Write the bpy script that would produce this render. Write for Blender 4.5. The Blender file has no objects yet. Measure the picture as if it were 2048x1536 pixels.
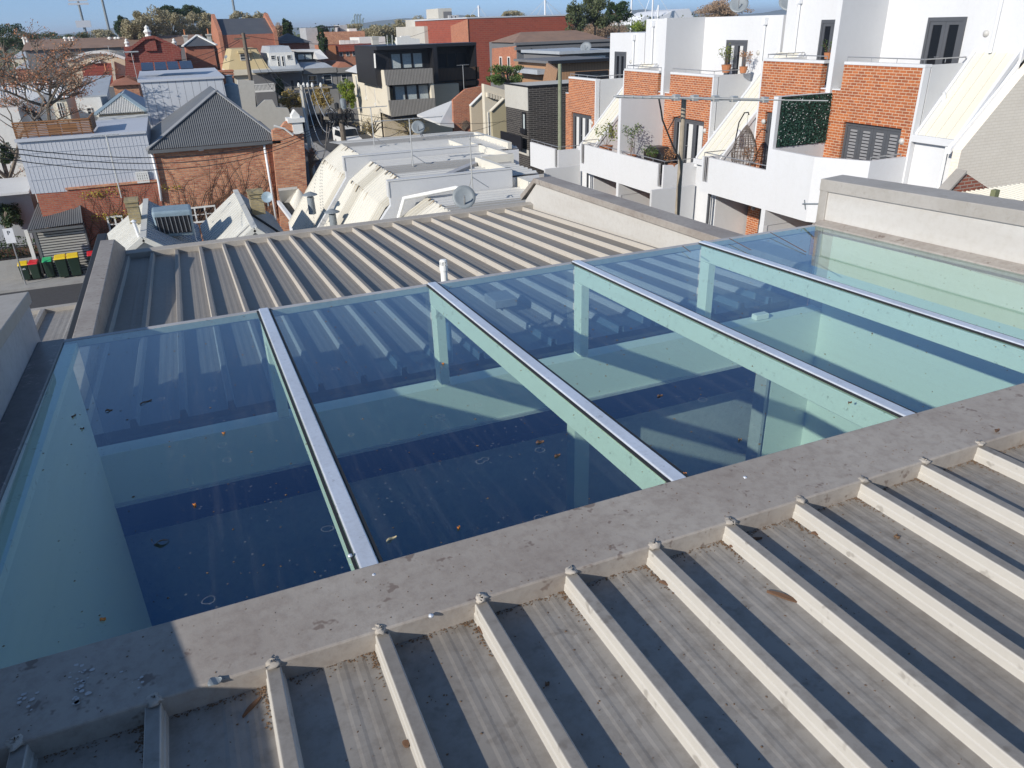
import bpy, math, random
import numpy as np
from mathutils import Vector, Matrix
R = math.radians
rng = random.Random(7)
scene = bpy.context.scene
COL = scene.collection

# ------------------------------------------------------------------ camera
CAM = Vector((0, 0, 10.0))
cd = bpy.data.cameras.new("camera"); cam = bpy.data.objects.new("camera", cd); COL.objects.link(cam)
# rows of M: world axes written in (image right, image down, forward)
M = ((0.91957181, -0.19252766, 0.34252122), (-0.39189824, -0.38652033, 0.83487592), (-0.02834529, -0.90196182, -0.43088445))
cam.matrix_world = Matrix(((M[0][0], -M[0][1], -M[0][2], CAM.x), (M[1][0], -M[1][1], -M[1][2], CAM.y), (M[2][0], -M[2][1], -M[2][2], CAM.z), (0, 0, 0, 1)))
cd.sensor_width = 36; cd.lens = 1510 / 2048 * 36; cd.clip_start = 0.05; cd.clip_end = 12000
scene.camera = cam

# ------------------------------------------------------------------ sky and sun
SUN = Vector((-0.81, -0.385, 0.425)).normalized()          # towards the sun
w = bpy.data.worlds.new("World"); scene.world = w; w.use_nodes = True
nt = w.node_tree; nt.nodes.clear()
sky = nt.nodes.new("ShaderNodeTexSky"); sky.sky_type = 'NISHITA'; sky.sun_disc = False
sky.sun_elevation = math.asin(SUN.z); sky.sun_rotation = math.atan2(SUN.x, SUN.y)
sky.altitude = 30; sky.air_density = 1.0; sky.dust_density = 0.0; sky.ozone_density = 3.0
bg = nt.nodes.new("ShaderNodeBackground"); bg.inputs[1].default_value = 0.14
wo = nt.nodes.new("ShaderNodeOutputWorld")
tcw = nt.nodes.new("ShaderNodeTexCoord"); vm = nt.nodes.new("ShaderNodeVectorMath"); vm.operation = 'ADD'; vm.inputs[1].default_value = (0, 0, 0.16)
nt.links.new(tcw.outputs['Generated'], vm.inputs[0]); nt.links.new(vm.outputs[0], sky.inputs[0])
nt.links.new(sky.outputs[0], bg.inputs[0]); nt.links.new(bg.outputs[0], wo.inputs[0])
sl = bpy.data.lights.new("sun", 'SUN'); sl.energy = 4.6; sl.angle = R(0.53); sl.color = (1.0, 0.945, 0.86)
so = bpy.data.objects.new("sun", sl); COL.objects.link(so); so.rotation_euler = SUN.to_track_quat('Z', 'Y').to_euler()
scene.view_settings.view_transform = 'Standard'; scene.view_settings.look = 'None'
scene.view_settings.exposure = 0.16; scene.view_settings.gamma = 1.0
scene.cycles.transparent_max_bounces = 24; scene.cycles.max_bounces = 8

# ------------------------------------------------------------------ measuring: where a sight line meets a plane of the place
def see(px, py, x=None, y=None, z=None):
    c = (px - 1024.0, py - 768.0, 1510.0)
    r = Vector([sum(M[i][k] * c[k] for k in range(3)) for i in range(3)])
    t = (z - CAM.z) / r.z if z is not None else ((y - CAM.y) / r.y if y is not None else (x - CAM.x) / r.x)
    return CAM + r * t

# ------------------------------------------------------------------ materials
def nodes(name):
    m = bpy.data.materials.new(name); m.use_nodes = True
    t = m.node_tree; b = t.nodes["Principled BSDF"]
    return m, t, b
def N(t, kind, **kw):
    n = t.nodes.new(kind)
    for k, v in kw.items():
        if k in n.inputs: n.inputs[k].default_value = v
        else: setattr(n, k, v)
    return n
def mixc(t, fac, a, b):
    n = t.nodes.new("ShaderNodeMix"); n.data_type = 'RGBA'
    for i, v in ((0, fac), (6, a), (7, b)):
        if isinstance(v, bpy.types.NodeSocket): t.links.new(v, n.inputs[i])
        elif i == 0: n.inputs[0].default_value = v
        else: n.inputs[i].default_value = tuple(v) + (1,) if len(v) == 3 else v
    return n.outputs[2]
def ramp(t, sock, a, b):
    n = t.nodes.new("ShaderNodeMapRange"); n.inputs[1].default_value = a; n.inputs[2].default_value = b
    t.links.new(sock, n.inputs[0]); return n.outputs[0]
def mul(t, a, b):
    n = t.nodes.new("ShaderNodeMath"); n.operation = 'MULTIPLY'
    for i, v in enumerate((a, b)):
        if isinstance(v, bpy.types.NodeSocket): t.links.new(v, n.inputs[i])
        else: n.inputs[i].default_value = v
    return n.outputs[0]
def coords(t, scale=(1, 1, 1)):
    tc = t.nodes.new("ShaderNodeTexCoord"); mp = t.nodes.new("ShaderNodeMapping")
    mp.inputs['Scale'].default_value = scale; t.links.new(tc.outputs['Object'], mp.inputs[0]); return mp.outputs[0]
def noise(t, vec, scale, detail=5, rough=0.6):
    n = N(t, "ShaderNodeTexNoise", Scale=scale, Detail=detail, Roughness=rough); t.links.new(vec, n.inputs['Vector']); return n.outputs['Fac']
def bump(t, b, h, strength, dist=0.01):
    n = t.nodes.new("ShaderNodeBump"); n.inputs['Strength'].default_value = strength; n.inputs['Distance'].default_value = dist
    t.links.new(h, n.inputs['Height']); t.links.new(n.outputs[0], b.inputs['Normal'])
MAT = {}
def N2(t, s, lo):
    n = t.nodes.new('ShaderNodeMath'); n.operation = 'MAXIMUM'; n.inputs[1].default_value = lo; t.links.new(s, n.inputs[0]); return n.outputs[0]
def paint(name, col, rough=0.6, dirt=0.25, dirtcol=(0.12, 0.10, 0.08), scale=1.5, stretch=(1, 1, 1), metal=0.0, bumpy=0.05, spots=0.0, fine=14, spotcol=None, settle=None):
    """a painted or weathered surface: broad stains, fine speckle and scuffs"""
    m, t, b = nodes(name); v = coords(t, stretch); v1 = coords(t)
    big = ramp(t, noise(t, v, scale, 6, 0.65), 0.42, 0.75)
    small = noise(t, v1, scale * fine, 5, 0.7)
    if settle:      # grime lies on the level faces and washes off the steep ones
        tc = t.nodes.new("ShaderNodeTexCoord"); sn = t.nodes.new("ShaderNodeSeparateXYZ"); t.links.new(tc.outputs['Normal'], sn.inputs[0])
        col = mixc(t, ramp(t, sn.outputs[2], 0.80, 0.97), col, settle)
        dirt = mul(t, N2(t, ramp(t, sn.outputs[2], 0.80, 0.97), 0.12), dirt)
    c = mixc(t, mul(t, big, dirt), col, dirtcol)
    c = mixc(t, mul(t, ramp(t, small, 0.45, 0.8), mul(t, dirt, 0.9)), c, dirtcol)
    if spots:
        s = ramp(t, noise(t, v1, scale * fine * 0.45, 3, 0.8), 0.62, 0.67)
        c = mixc(t, mul(t, s, spots), c, spotcol or dirtcol)
    t.links.new(c, b.inputs['Base Color']); b.inputs['Roughness'].default_value = rough; b.inputs['Metallic'].default_value = metal
    if bumpy: bump(t, b, small, bumpy)
    MAT[name] = m; return m
def wallcoords(t):
    """u runs along the wall whichever way it faces, v runs up"""
    tc = t.nodes.new("ShaderNodeTexCoord"); sp = t.nodes.new("ShaderNodeSeparateXYZ"); sn = t.nodes.new("ShaderNodeSeparateXYZ")
    t.links.new(tc.outputs['Object'], sp.inputs[0]); t.links.new(tc.outputs['Normal'], sn.inputs[0])
    ab = t.nodes.new("ShaderNodeMath"); ab.operation = 'ABSOLUTE'; t.links.new(sn.outputs[0], ab.inputs[0])
    gt = t.nodes.new("ShaderNodeMath"); gt.operation = 'GREATER_THAN'; gt.inputs[1].default_value = 0.6; t.links.new(ab.outputs[0], gt.inputs[0])
    mx = t.nodes.new("ShaderNodeMix"); t.links.new(gt.outputs[0], mx.inputs[0]); t.links.new(sp.outputs[0], mx.inputs[2]); t.links.new(sp.outputs[1], mx.inputs[3])
    cb = t.nodes.new("ShaderNodeCombineXYZ"); t.links.new(mx.outputs[0], cb.inputs[0]); t.links.new(sp.outputs[2], cb.inputs[1])
    return cb.outputs[0]
def brick(name, c1, c2, mortar, w=0.24, h=0.086, msize=0.011, vary=0.4, stain=0.3, dark=(0.05, 0.03, 0.025), bumpy=0.4):
    m, t, b = nodes(name); v = wallcoords(t)
    bt = N(t, "ShaderNodeTexBrick"); bt.offset = 0.5
    bt.inputs['Color1'].default_value = (*c1, 1); bt.inputs['Color2'].default_value = (*c2, 1); bt.inputs['Mortar'].default_value = (*mortar, 1)
    bt.inputs['Scale'].default_value = 1; bt.inputs['Mortar Size'].default_value = msize; bt.inputs['Brick Width'].default_value = w
    bt.inputs['Row Height'].default_value = h; bt.inputs['Mortar Smooth'].default_value = 0.2; t.links.new(v, bt.inputs['Vector'])
    c = mixc(t, mul(t, ramp(t, noise(t, coords(t), 1.1, 6, 0.7), 0.4, 0.75), stain), bt.outputs['Color'], dark)
    c = mixc(t, mul(t, ramp(t, noise(t, coords(t), 9, 3, 0.6), 0.45, 0.7), vary * 0.5), c, [x * 0.55 for x in c1])
    t.links.new(c, b.inputs['Base Color']); b.inputs['Roughness'].default_value = 0.85
    inv = t.nodes.new("ShaderNodeMath"); inv.operation = 'SUBTRACT'; inv.inputs[0].default_value = 1; t.links.new(bt.outputs['Fac'], inv.inputs[1])
    bump(t, b, inv.outputs[0], bumpy, 0.008)
    MAT[name] = m; return m
def lines(name, c1, c2, pitch, width=0.12, axis='u', rough=0.7, vary=0.3):
    """boards or battens: thin joints every pitch metres"""
    m, t, b = nodes(name); v = wallcoords(t)
    sp = t.nodes.new("ShaderNodeSeparateXYZ"); t.links.new(v, sp.inputs[0])
    d = t.nodes.new("ShaderNodeMath"); d.operation = 'DIVIDE'; d.inputs[1].default_value = pitch; t.links.new(sp.outputs[0 if axis == 'u' else 1], d.inputs[0])
    f = t.nodes.new("ShaderNodeMath"); f.operation = 'FRACT'; t.links.new(d.outputs[0], f.inputs[0])
    l = t.nodes.new("ShaderNodeMath"); l.operation = 'LESS_THAN'; l.inputs[1].default_value = width; t.links.new(f.outputs[0], l.inputs[0])
    st = (14, 14, 1.2) if axis == 'u' else (1.2, 1.2, 14)
    c = mixc(t, mul(t, ramp(t, noise(t, coords(t, st), 1.0, 5, 0.7), 0.35, 0.7), vary), c1, [x * 0.35 for x in c1])
    c = mixc(t, l.outputs[0], c, c2)
    t.links.new(c, b.inputs['Base Color']); b.inputs['Roughness'].default_value = rough
    MAT[name] = m; return m
def flat(name, col, rough=0.5, metal=0.0, vary=0.15):
    m, t, b = nodes(name)
    c = mixc(t, mul(t, ramp(t, noise(t, coords(t), 6, 4, 0.6), 0.4, 0.7), vary), col, [x * 0.5 for x in col])
    t.links.new(c, b.inputs['Base Color']); b.inputs['Roughness'].default_value = rough; b.inputs['Metallic'].default_value = metal
    MAT[name] = m; return m
def window_glass(name, col=(0.02, 0.03, 0.04)):
    m, t, b = nodes(name); b.inputs['Base Color'].default_value = (*col, 1); b.inputs['Roughness'].default_value = 0.04
    b.inputs['IOR'].default_value = 1.55; MAT[name] = m; return m
def leafmat(name, c1, c2, trans=0.25):
    m, t, b = nodes(name)
    n = ramp(t, noise(t, coords(t), 0.9, 3, 0.6), 0.35, 0.65)
    wn = t.nodes.new("ShaderNodeTexWhiteNoise"); tc = t.nodes.new("ShaderNodeNewGeometry"); t.links.new(tc.outputs['Random Per Island'], wn.inputs[1] if wn.noise_dimensions == '1D' else wn.inputs[0])
    wn.noise_dimensions = '1D'; t.links.new(tc.outputs['Random Per Island'], wn.inputs['W'])
    c = mixc(t, wn.outputs[0], c1, c2)
    t.links.new(c, b.inputs['Base Color']); b.inputs['Roughness'].default_value = 0.6
    tr = t.nodes.new("ShaderNodeBsdfTranslucent"); t.links.new(c, tr.inputs[0])
    ms = t.nodes.new("ShaderNodeMixShader"); ms.inputs[0].default_value = trans
    t.links.new(b.outputs[0], ms.inputs[1]); t.links.new(tr.outputs[0], ms.inputs[2]); t.links.new(ms.outputs[0], t.nodes['Material Output'].inputs[0])
    MAT[name] = m; return m

paint("pan_metal", (0.49, 0.465, 0.42), 0.5, 0.75, (0.13, 0.11, 0.09), 1.6, (1.0, 0.35, 1), bumpy=0.06, spots=0.4, fine=16, settle=(0.285, 0.265, 0.24))
paint("far_pan_metal", (0.47, 0.43, 0.375), 0.55, 0.45, (0.14, 0.12, 0.10), 1.2, (1.5, 0.3, 1), bumpy=0.06, spots=0.2, fine=16, settle=(0.235, 0.215, 0.19))
paint("apron_metal", (0.36, 0.325, 0.285), 0.6, 0.55, (0.15, 0.11, 0.09), 1.8, (1, 1, 1), bumpy=0.10, spots=0.75, fine=18)
paint("cap_metal", (0.38, 0.355, 0.32), 0.6, 0.35, (0.2, 0.17, 0.13), 2.2, spots=0.25)
paint("cream_wall", (0.52, 0.50, 0.465), 0.7, 0.28, (0.30, 0.25, 0.19), 1.5, (1, .6, 3))
paint("blue_grey_wall", (0.42, 0.42, 0.43), 0.7, 0.35, (0.16, 0.15, 0.15), 2.0, spots=0.2)
paint("dark_flashing", (0.12, 0.12, 0.13), 0.4, 0.6, (0.03, 0.03, 0.035), 3, spots=0.5, spotcol=(0.3, 0.29, 0.28))
paint("mullion_metal", (0.72, 0.76, 0.82), 0.28, 0.35, (0.35, 0.35, 0.36), 5, (1, .5, 1), metal=0.35, spots=0.45)
paint("steel_white", (0.80, 0.82, 0.74), 0.5, 0.12, (0.35, 0.33, 0.25), 3, spots=0.55, fine=16)
paint("plaster", (0.66, 0.70, 0.65), 0.8, 0.06, (0.5, 0.48, 0.4), 1)
flat("rubber", (0.02, 0.02, 0.02), 0.6)
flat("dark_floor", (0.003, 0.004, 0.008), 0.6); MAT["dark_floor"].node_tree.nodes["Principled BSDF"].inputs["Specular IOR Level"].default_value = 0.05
flat("sealant", (0.42, 0.38, 0.33), 0.8, vary=0.7)
flat("pvc_white", (0.82, 0.81, 0.77), 0.4, vary=0.08)
flat("bark", (0.13, 0.07, 0.04), 0.9, vary=0.8)
flat("dead_leaf", (0.15, 0.09, 0.05), 0.8, vary=0.8)
flat("orange_leaf", (0.6, 0.2, 0.03), 0.7, vary=0.5)
flat("pale_straw", (0.5, 0.42, 0.25), 0.8, vary=0.4)
flat("dropping", (0.5, 0.49, 0.48), 0.8, vary=0.2)

def skylight_glass():
    m = bpy.data.materials.new("skylight_glass"); m.use_nodes = True; t = m.node_tree; t.nodes.clear()
    out = t.nodes.new("ShaderNodeOutputMaterial")
    tr = t.nodes.new("ShaderNodeBsdfTransparent"); tr.inputs[0].default_value = (0.50, 0.73, 0.70, 1)
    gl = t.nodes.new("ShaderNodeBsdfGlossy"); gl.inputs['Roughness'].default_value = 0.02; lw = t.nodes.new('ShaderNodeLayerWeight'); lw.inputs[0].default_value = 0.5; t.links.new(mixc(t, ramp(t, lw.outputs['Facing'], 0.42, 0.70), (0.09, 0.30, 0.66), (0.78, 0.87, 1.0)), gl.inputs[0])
    fr = t.nodes.new("ShaderNodeFresnel"); fr.inputs[0].default_value = 2.85
    ge = t.nodes.new("ShaderNodeNewGeometry"); fb = t.nodes.new("ShaderNodeMath"); fb.operation = 'SUBTRACT'; fb.inputs[0].default_value = 1; t.links.new(ge.outputs['Backfacing'], fb.inputs[1])
    t.links.new(mixc(t, ge.outputs['Backfacing'], (0.775, 0.93, 0.865), (1, 1, 1)), tr.inputs[0])
    mx = t.nodes.new("ShaderNodeMixShader"); t.links.new(mul(t, fr.outputs[0], fb.outputs[0]), mx.inputs[0]); t.links.new(tr.outputs[0], mx.inputs[1]); t.links.new(gl.outputs[0], mx.inputs[2])
    v = coords(t)
    # dried drops, dust rings and grit on the upper face
    f1 = mul(t, ramp(t, noise(t, v, 2.2, 6, 0.7), 0.35, 0.8), 0.010); f2 = mul(t, ramp(t, noise(t, coords(t, (26, 1.6, 1)), 1.0, 5, 0.7), 0.50, 0.85), 0.06)
    fa = t.nodes.new('ShaderNodeMath'); fa.operation = 'ADD'; t.links.new(f1, fa.inputs[0]); t.links.new(f2, fa.inputs[1]); film = fa.outputs[0]
    vo = N(t, "ShaderNodeTexVoronoi", Scale=44.0); t.links.new(v, vo.inputs['Vector'])
    grit = mul(t, ramp(t, vo.outputs['Distance'], 0.17, 0.05), ramp(t, noise(t, v, 7, 4, 0.7), 0.42, 0.60))
    vo2 = N(t, "ShaderNodeTexVoronoi", Scale=8.0); t.links.new(v, vo2.inputs['Vector'])
    ring = t.nodes.new("ShaderNodeMath"); ring.operation = 'COMPARE'; ring.inputs[1].default_value = 0.19; ring.inputs[2].default_value = 0.010
    wob = t.nodes.new("ShaderNodeMath"); wob.operation = 'ADD'; t.links.new(vo2.outputs['Distance'], wob.inputs[0]); t.links.new(mul(t, noise(t, v, 22, 3, 0.6), 0.16), wob.inputs[1]); t.links.new(wob.outputs[0], ring.inputs[0])
    ringm = mul(t, ring.outputs[0], ramp(t, noise(t, v, 3.3, 2, 0.5), 0.50, 0.54))
    sm = t.nodes.new("ShaderNodeMath"); sm.operation = 'MAXIMUM'; t.links.new(mul(t, grit, 0.24), sm.inputs[0]); t.links.new(mul(t, ringm, 0.17), sm.inputs[1])
    ad = t.nodes.new("ShaderNodeMath"); ad.operation = 'ADD'; ad.use_clamp = True; t.links.new(sm.outputs[0], ad.inputs[0]); t.links.new(film, ad.inputs[1])
    df = t.nodes.new("ShaderNodeBsdfDiffuse"); df.inputs[0].default_value = (0.5, 0.5, 0.48, 1)
    m2 = t.nodes.new("ShaderNodeMixShader"); t.links.new(mul(t, ad.outputs[0], fb.outputs[0]), m2.inputs[0]); t.links.new(mx.outputs[0], m2.inputs[1]); t.links.new(df.outputs[0], m2.inputs[2])
    t.links.new(m2.outputs[0], out.inputs[0]); MAT["skylight_glass"] = m
skylight_glass()
def blue_glass():
    m = bpy.data.materials.new("blue_glass"); m.use_nodes = True; t = m.node_tree; t.nodes.clear()
    out = t.nodes.new("ShaderNodeOutputMaterial"); tr = t.nodes.new("ShaderNodeBsdfTransparent"); gl = t.nodes.new("ShaderNodeBsdfGlossy"); gl.inputs['Roughness'].default_value = 0.02
    ge = t.nodes.new("ShaderNodeNewGeometry"); fb = t.nodes.new("ShaderNodeMath"); fb.operation = 'SUBTRACT'; fb.inputs[0].default_value = 1; t.links.new(ge.outputs['Backfacing'], fb.inputs[1])
    t.links.new(mixc(t, ge.outputs['Backfacing'], (0.40, 0.51, 0.68), (1, 1, 1)), tr.inputs[0])
    mx = t.nodes.new("ShaderNodeMixShader"); t.links.new(mul(t, fb.outputs[0], 0.08), mx.inputs[0]); t.links.new(tr.outputs[0], mx.inputs[1]); t.links.new(gl.outputs[0], mx.inputs[2])
    t.links.new(mx.outputs[0], out.inputs[0]); MAT["blue_glass"] = m
blue_glass()

# ------------------------------------------------------------------ mesh building
class MB:
    def __init__(s): s.v = []; s.f = []
    def add(s, vs, fs):
        n = len(s.v); s.v += [tuple(v) for v in vs]; s.f += [tuple(i + n for i in f) for f in fs]; return s
    def box(s, x0, x1, y0, y1, z0, z1):
        if x0 > x1: x0, x1 = x1, x0
        if y0 > y1: y0, y1 = y1, y0
        if z0 > z1: z0, z1 = z1, z0
        return s.add([(x0, y0, z0), (x1, y0, z0), (x1, y1, z0), (x0, y1, z0), (x0, y0, z1), (x1, y0, z1), (x1, y1, z1), (x0, y1, z1)],
                     [(0, 3, 2, 1), (4, 5, 6, 7), (0, 1, 5, 4), (1, 2, 6, 5), (2, 3, 7, 6), (3, 0, 4, 7)])
    def hexa(s, p):   # 8 points: lower ring then upper ring
        return s.add(p, [(0, 3, 2, 1), (4, 5, 6, 7), (0, 1, 5, 4), (1, 2, 6, 5), (2, 3, 7, 6), (3, 0, 4, 7)])
    def prism(s, pts, d):   # polygon swept by vector d
        n = len(pts); d = Vector(d); a = [Vector(p) for p in pts]; b = [p + d for p in a]
        nrm = Vector((0, 0, 0))
        for i in range(n): nrm += a[i].cross(a[(i + 1) % n])
        fl = nrm.dot(d) > 0
        f = [tuple(range(n))[::-1] if fl else tuple(range(n)), tuple(range(n, 2 * n)) if fl else tuple(range(n, 2 * n))[::-1]]
        for i in range(n):
            j = (i + 1) % n; q = (i, j, j + n, i + n); f.append(q if fl else q[::-1])
        return s.add(a + b, f)
    def quad(s, a, b, c, d): return s.add([a, b, c, d], [(0, 1, 2, 3)])
    def beam(s, a, b, w, h=None):   # rectangular bar between two points
        a = Vector(a); b = Vector(b); h = h or w; d = (b - a).normalized()
        up = Vector((0, 0, 1)) if abs(d.z) < 0.95 else Vector((0, 1, 0))
        r = d.cross(up).normalized(); u = r.cross(d)
        ring = lambda p: [p - r * w / 2 - u * h / 2, p + r * w / 2 - u * h / 2, p + r * w / 2 + u * h / 2, p - r * w / 2 + u * h / 2]
        return s.add(ring(a) + ring(b), [(0, 1, 2, 3)[::-1], (4, 5, 6, 7), (0, 1, 5, 4), (1, 2, 6, 5), (2, 3, 7, 6), (3, 0, 4, 7)])
    def tube(s, pts, r, n=8, cap=True):
        pts = [Vector(p) for p in pts]; rs = r if isinstance(r, (list, tuple)) else [r] * len(pts); base = len(s.v); rings = []
        prev = None
        for i, p in enumerate(pts):
            d = (pts[min(i + 1, len(pts) - 1)] - pts[max(i - 1, 0)]).normalized()
            if prev is None: up = Vector((0, 0, 1)) if abs(d.z) < 0.9 else Vector((1, 0, 0)); x = d.cross(up).normalized()
            else: x = (prev - d * prev.dot(d)).normalized()
            prev = x; y = d.cross(x)
            s.v += [tuple(p + x * math.cos(2 * math.pi * k / n) * rs[i] + y * math.sin(2 * math.pi * k / n) * rs[i]) for k in range(n)]
        for i in range(len(pts) - 1):
            for k in range(n):
                a = base + i * n + k; b = base + i * n + (k + 1) % n; s.f.append((a, b, b + n, a + n))
        if cap: s.f.append(tuple(base + k for k in range(n))[::-1]); s.f.append(tuple(base + (len(pts) - 1) * n + k for k in range(n)))
        return s
    def lathe(s, prof, c, n=20, axis='z'):   # profile of (radius, height) about a vertical axis at c
        base = len(s.v); c = Vector(c)
        for r, h in prof:
            for k in range(n):
                a = 2 * math.pi * k / n; q = (r * math.cos(a), r * math.sin(a), h)
                if axis == 'x': q = (h, q[0], q[1])
                if axis == 'y': q = (q[1], h, q[0])
                s.v.append(tuple(c + Vector(q)))
        for i in range(len(prof) - 1):
            for k in range(n):
                a = base + i * n + k; b = base + i * n + (k + 1) % n; s.f.append((a, b, b + n, a + n))
        if prof[0][0] > 1e-4: s.f.append(tuple(base + k for k in range(n))[::-1])
        if prof[-1][0] > 1e-4: s.f.append(tuple(base + (len(prof) - 1) * n + k for k in range(n)))
        return s
    def sheet(s, a, b, tops, n, kind='corr', amp=0.02, pitch=None, thick=0.0, flip=False, width=None):
        """profiled metal: ribs run from the base line a-b to the line through tops [(u, point)...]"""
        a = Vector(a); b = Vector(b); tops = [(u, Vector(p)) for u, p in tops]
        def top(u):
            for (u0, p0), (u1, p1) in zip(tops, tops[1:]):
                if u <= u1 + 1e-9: return p0.lerp(p1, (u - u0) / (u1 - u0) if u1 > u0 else 0)
            return tops[-1][1]
        mid = top(0.5) - a.lerp(b, 0.5)
        nm = (b - a).cross(mid).normalized()
        if flip: nm = -nm
        if kind == 'corr': prof = [(k / 6, math.sin(2 * math.pi * k / 6) * 0.5 + 0.5) for k in range(6)]
        elif kind == 'seam': prof = [(0, 0), (0.90, 0), (0.905, 1), (0.985, 1), (0.99, 0)]
        elif kind == 'trim': prof = [(0, 0), (0.55, 0), (0.65, 1), (0.85, 1), (0.95, 0)]
        elif kind == 'lok': prof = KL
        us = []
        for i in range(n):
            for q, hh in prof: us.append(((i + q) / n, hh))
        us.append((1.0, prof[0][1]))
        base = len(s.v)
        for u, hh in us:
            p = a.lerp(b, u); q = top(u); s.v.append(tuple(p + nm * hh * amp)); s.v.append(tuple(q + nm * hh * amp))
        for i in range(len(us) - 1):
            q = base + 2 * i; f = (q, q + 2, q + 3, q + 1); s.f.append(f if not flip else f[::-1])
        return s
    def build(s, name, mat, parent=None, smooth=False, bevel=0.0, seg=1, loc=None, solid=0.0):
        me = bpy.data.meshes.new(name); off = Vector(parent.get("base", (0, 0, 0))) if parent is not None else (Vector(loc) if loc else Vector((0, 0, 0)))
        me.from_pydata([tuple(Vector(v) - off) for v in s.v], [], s.f)
        me.materials.append(MAT[mat] if isinstance(mat, str) else mat)
        if smooth: me.polygons.foreach_set("use_smooth", [True] * len(me.polygons))
        me.update()
        o = bpy.data.objects.new(name, me); COL.objects.link(o)
        if parent is not None:
            o.parent = parent; o["base"] = tuple(off)
        elif loc: o.location = loc; o["base"] = tuple(off)
        if bevel:
            md = o.modifiers.new("bevel", 'BEVEL'); md.width = bevel; md.segments = seg; md.limit_method = 'ANGLE'; md.angle_limit = R(35)
        if solid:
            md = o.modifiers.new("thickness", 'SOLIDIFY'); md.thickness = solid; md.offset = -1
        return o
# klip profile: broad pan with two little flutes, then a tall box rib
KL = [(0.0, 0), (0.355, 0), (0.385, 0.026), (0.435, 0.026), (0.465, 0), (0.53, 0), (0.56, 0.026), (0.61, 0.026), (0.64, 0), (0.752, 0), (0.757, 0.42), (0.767, 0.46), (0.771, 0.95), (0.782, 1.0), (0.893, 1.0), (0.903, 0.95), (0.907, 0.46), (0.918, 0.42), (0.923, 0)]

def tag(o, label=None, cat=None, group=None, kind=None):
    if label: o['label'] = label
    if cat: o['category'] = cat
    if group: o['group'] = group
    if kind: o['kind'] = kind
    return o
def thing(name, label, cat, loc=(0, 0, 0), group=None, rz=0):
    o = bpy.data.objects.new(name, None); COL.objects.link(o); o.location = loc; o.empty_display_size = 0.2
    o.rotation_euler[2] = rz; o["base"] = tuple(loc) if not rz else (0, 0, 0)
    return tag(o, label, cat, group)
def local(name, label, cat, loc=(0, 0, 0), rz=0, group=None, scale=1.0):
    """a thing whose parts are modelled about its own base point"""
    o = thing(name, label, cat, loc, group, rz); o["base"] = (0, 0, 0); o.scale = (scale,) * 3; return o
def copy_tree(o, parent=None):
    c = o.copy(); COL.objects.link(c)
    if parent is not None: c.parent = parent
    for ch in list(o.children): copy_tree(ch, c)
    return c

# ------------------------------------------------------------------ our own rooftop
P_ = 0.2174                                     # rib pitch
SL = 0.0385                                     # fall of the near roof and the glass away from us
Y0 = 1.40; YF = 3.60                            # near and far edge of the glass
gz = lambda y: 8.884 - (y - Y0) * SL            # top of the glass
own = thing("rooftop_building", "building under our feet with grey ribbed metal roofs and a sloping glass roof", "building", (1.5, 2, 0))
# near roof
nx0 = -1.0; nr = 24
x_first = -0.030 - 0.838 * P_                    # so that a rib stands where the photograph has one
xa = x_first - 5 * P_; xb = xa + nr * P_
pz = lambda y: 8.884 - 0.046 + (1.2 - y) * SL
mb = MB(); mb.sheet((xa, 1.215, pz(1.215)), (xb, 1.215, pz(1.215)), [(0, (xa, -1.6, pz(-1.6))), (1, (xb, -1.6, pz(-1.6)))], nr, 'lok', 0.041, flip=True)
mb.build("near_roof_sheet", "pan_metal", own, bevel=0.003, seg=2)
# apron flashing between the ribs and the glass
mb = MB(); xr = 4.1
mb.hexa([(-0.98, 1.2, 8.79), (xr, 1.2, 8.79), (xr, Y0 + 0.004, 8.79), (-0.98, Y0 + 0.004, 8.79), (-0.98, 1.2, 8.888), (xr, 1.2, 8.888), (xr, Y0 + 0.004, 8.896), (-0.98, Y0 + 0.004, 8.896)])
ap = mb.build("apron_flashing", "apron_metal", own, bevel=0.004, seg=2)
mb = MB()
for i in range(nr):
    x = xa + (i + 0.838) * P_
    mb = MB()
    mb.lathe([(0.016, -0.005), (0.0135, -0.0005), (0.009, 0.0018), (0.004, 0.003), (0, 0.0028)], (x + rng.uniform(-.004, .004), 1.206, 8.8885), 13)
    mb.v = [(vx + rng.gauss(0, .0026), vy + rng.gauss(0, .0026), vz + rng.gauss(0, .0009)) for vx, vy, vz in mb.v]
    mb.build("sealant", "sealant", own, smooth=True)

# skylight
sk = MB()
sky_x = [-0.585, 0.212, 1.052, 1.885, 2.722, 3.58]
TH = 0.03
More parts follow.
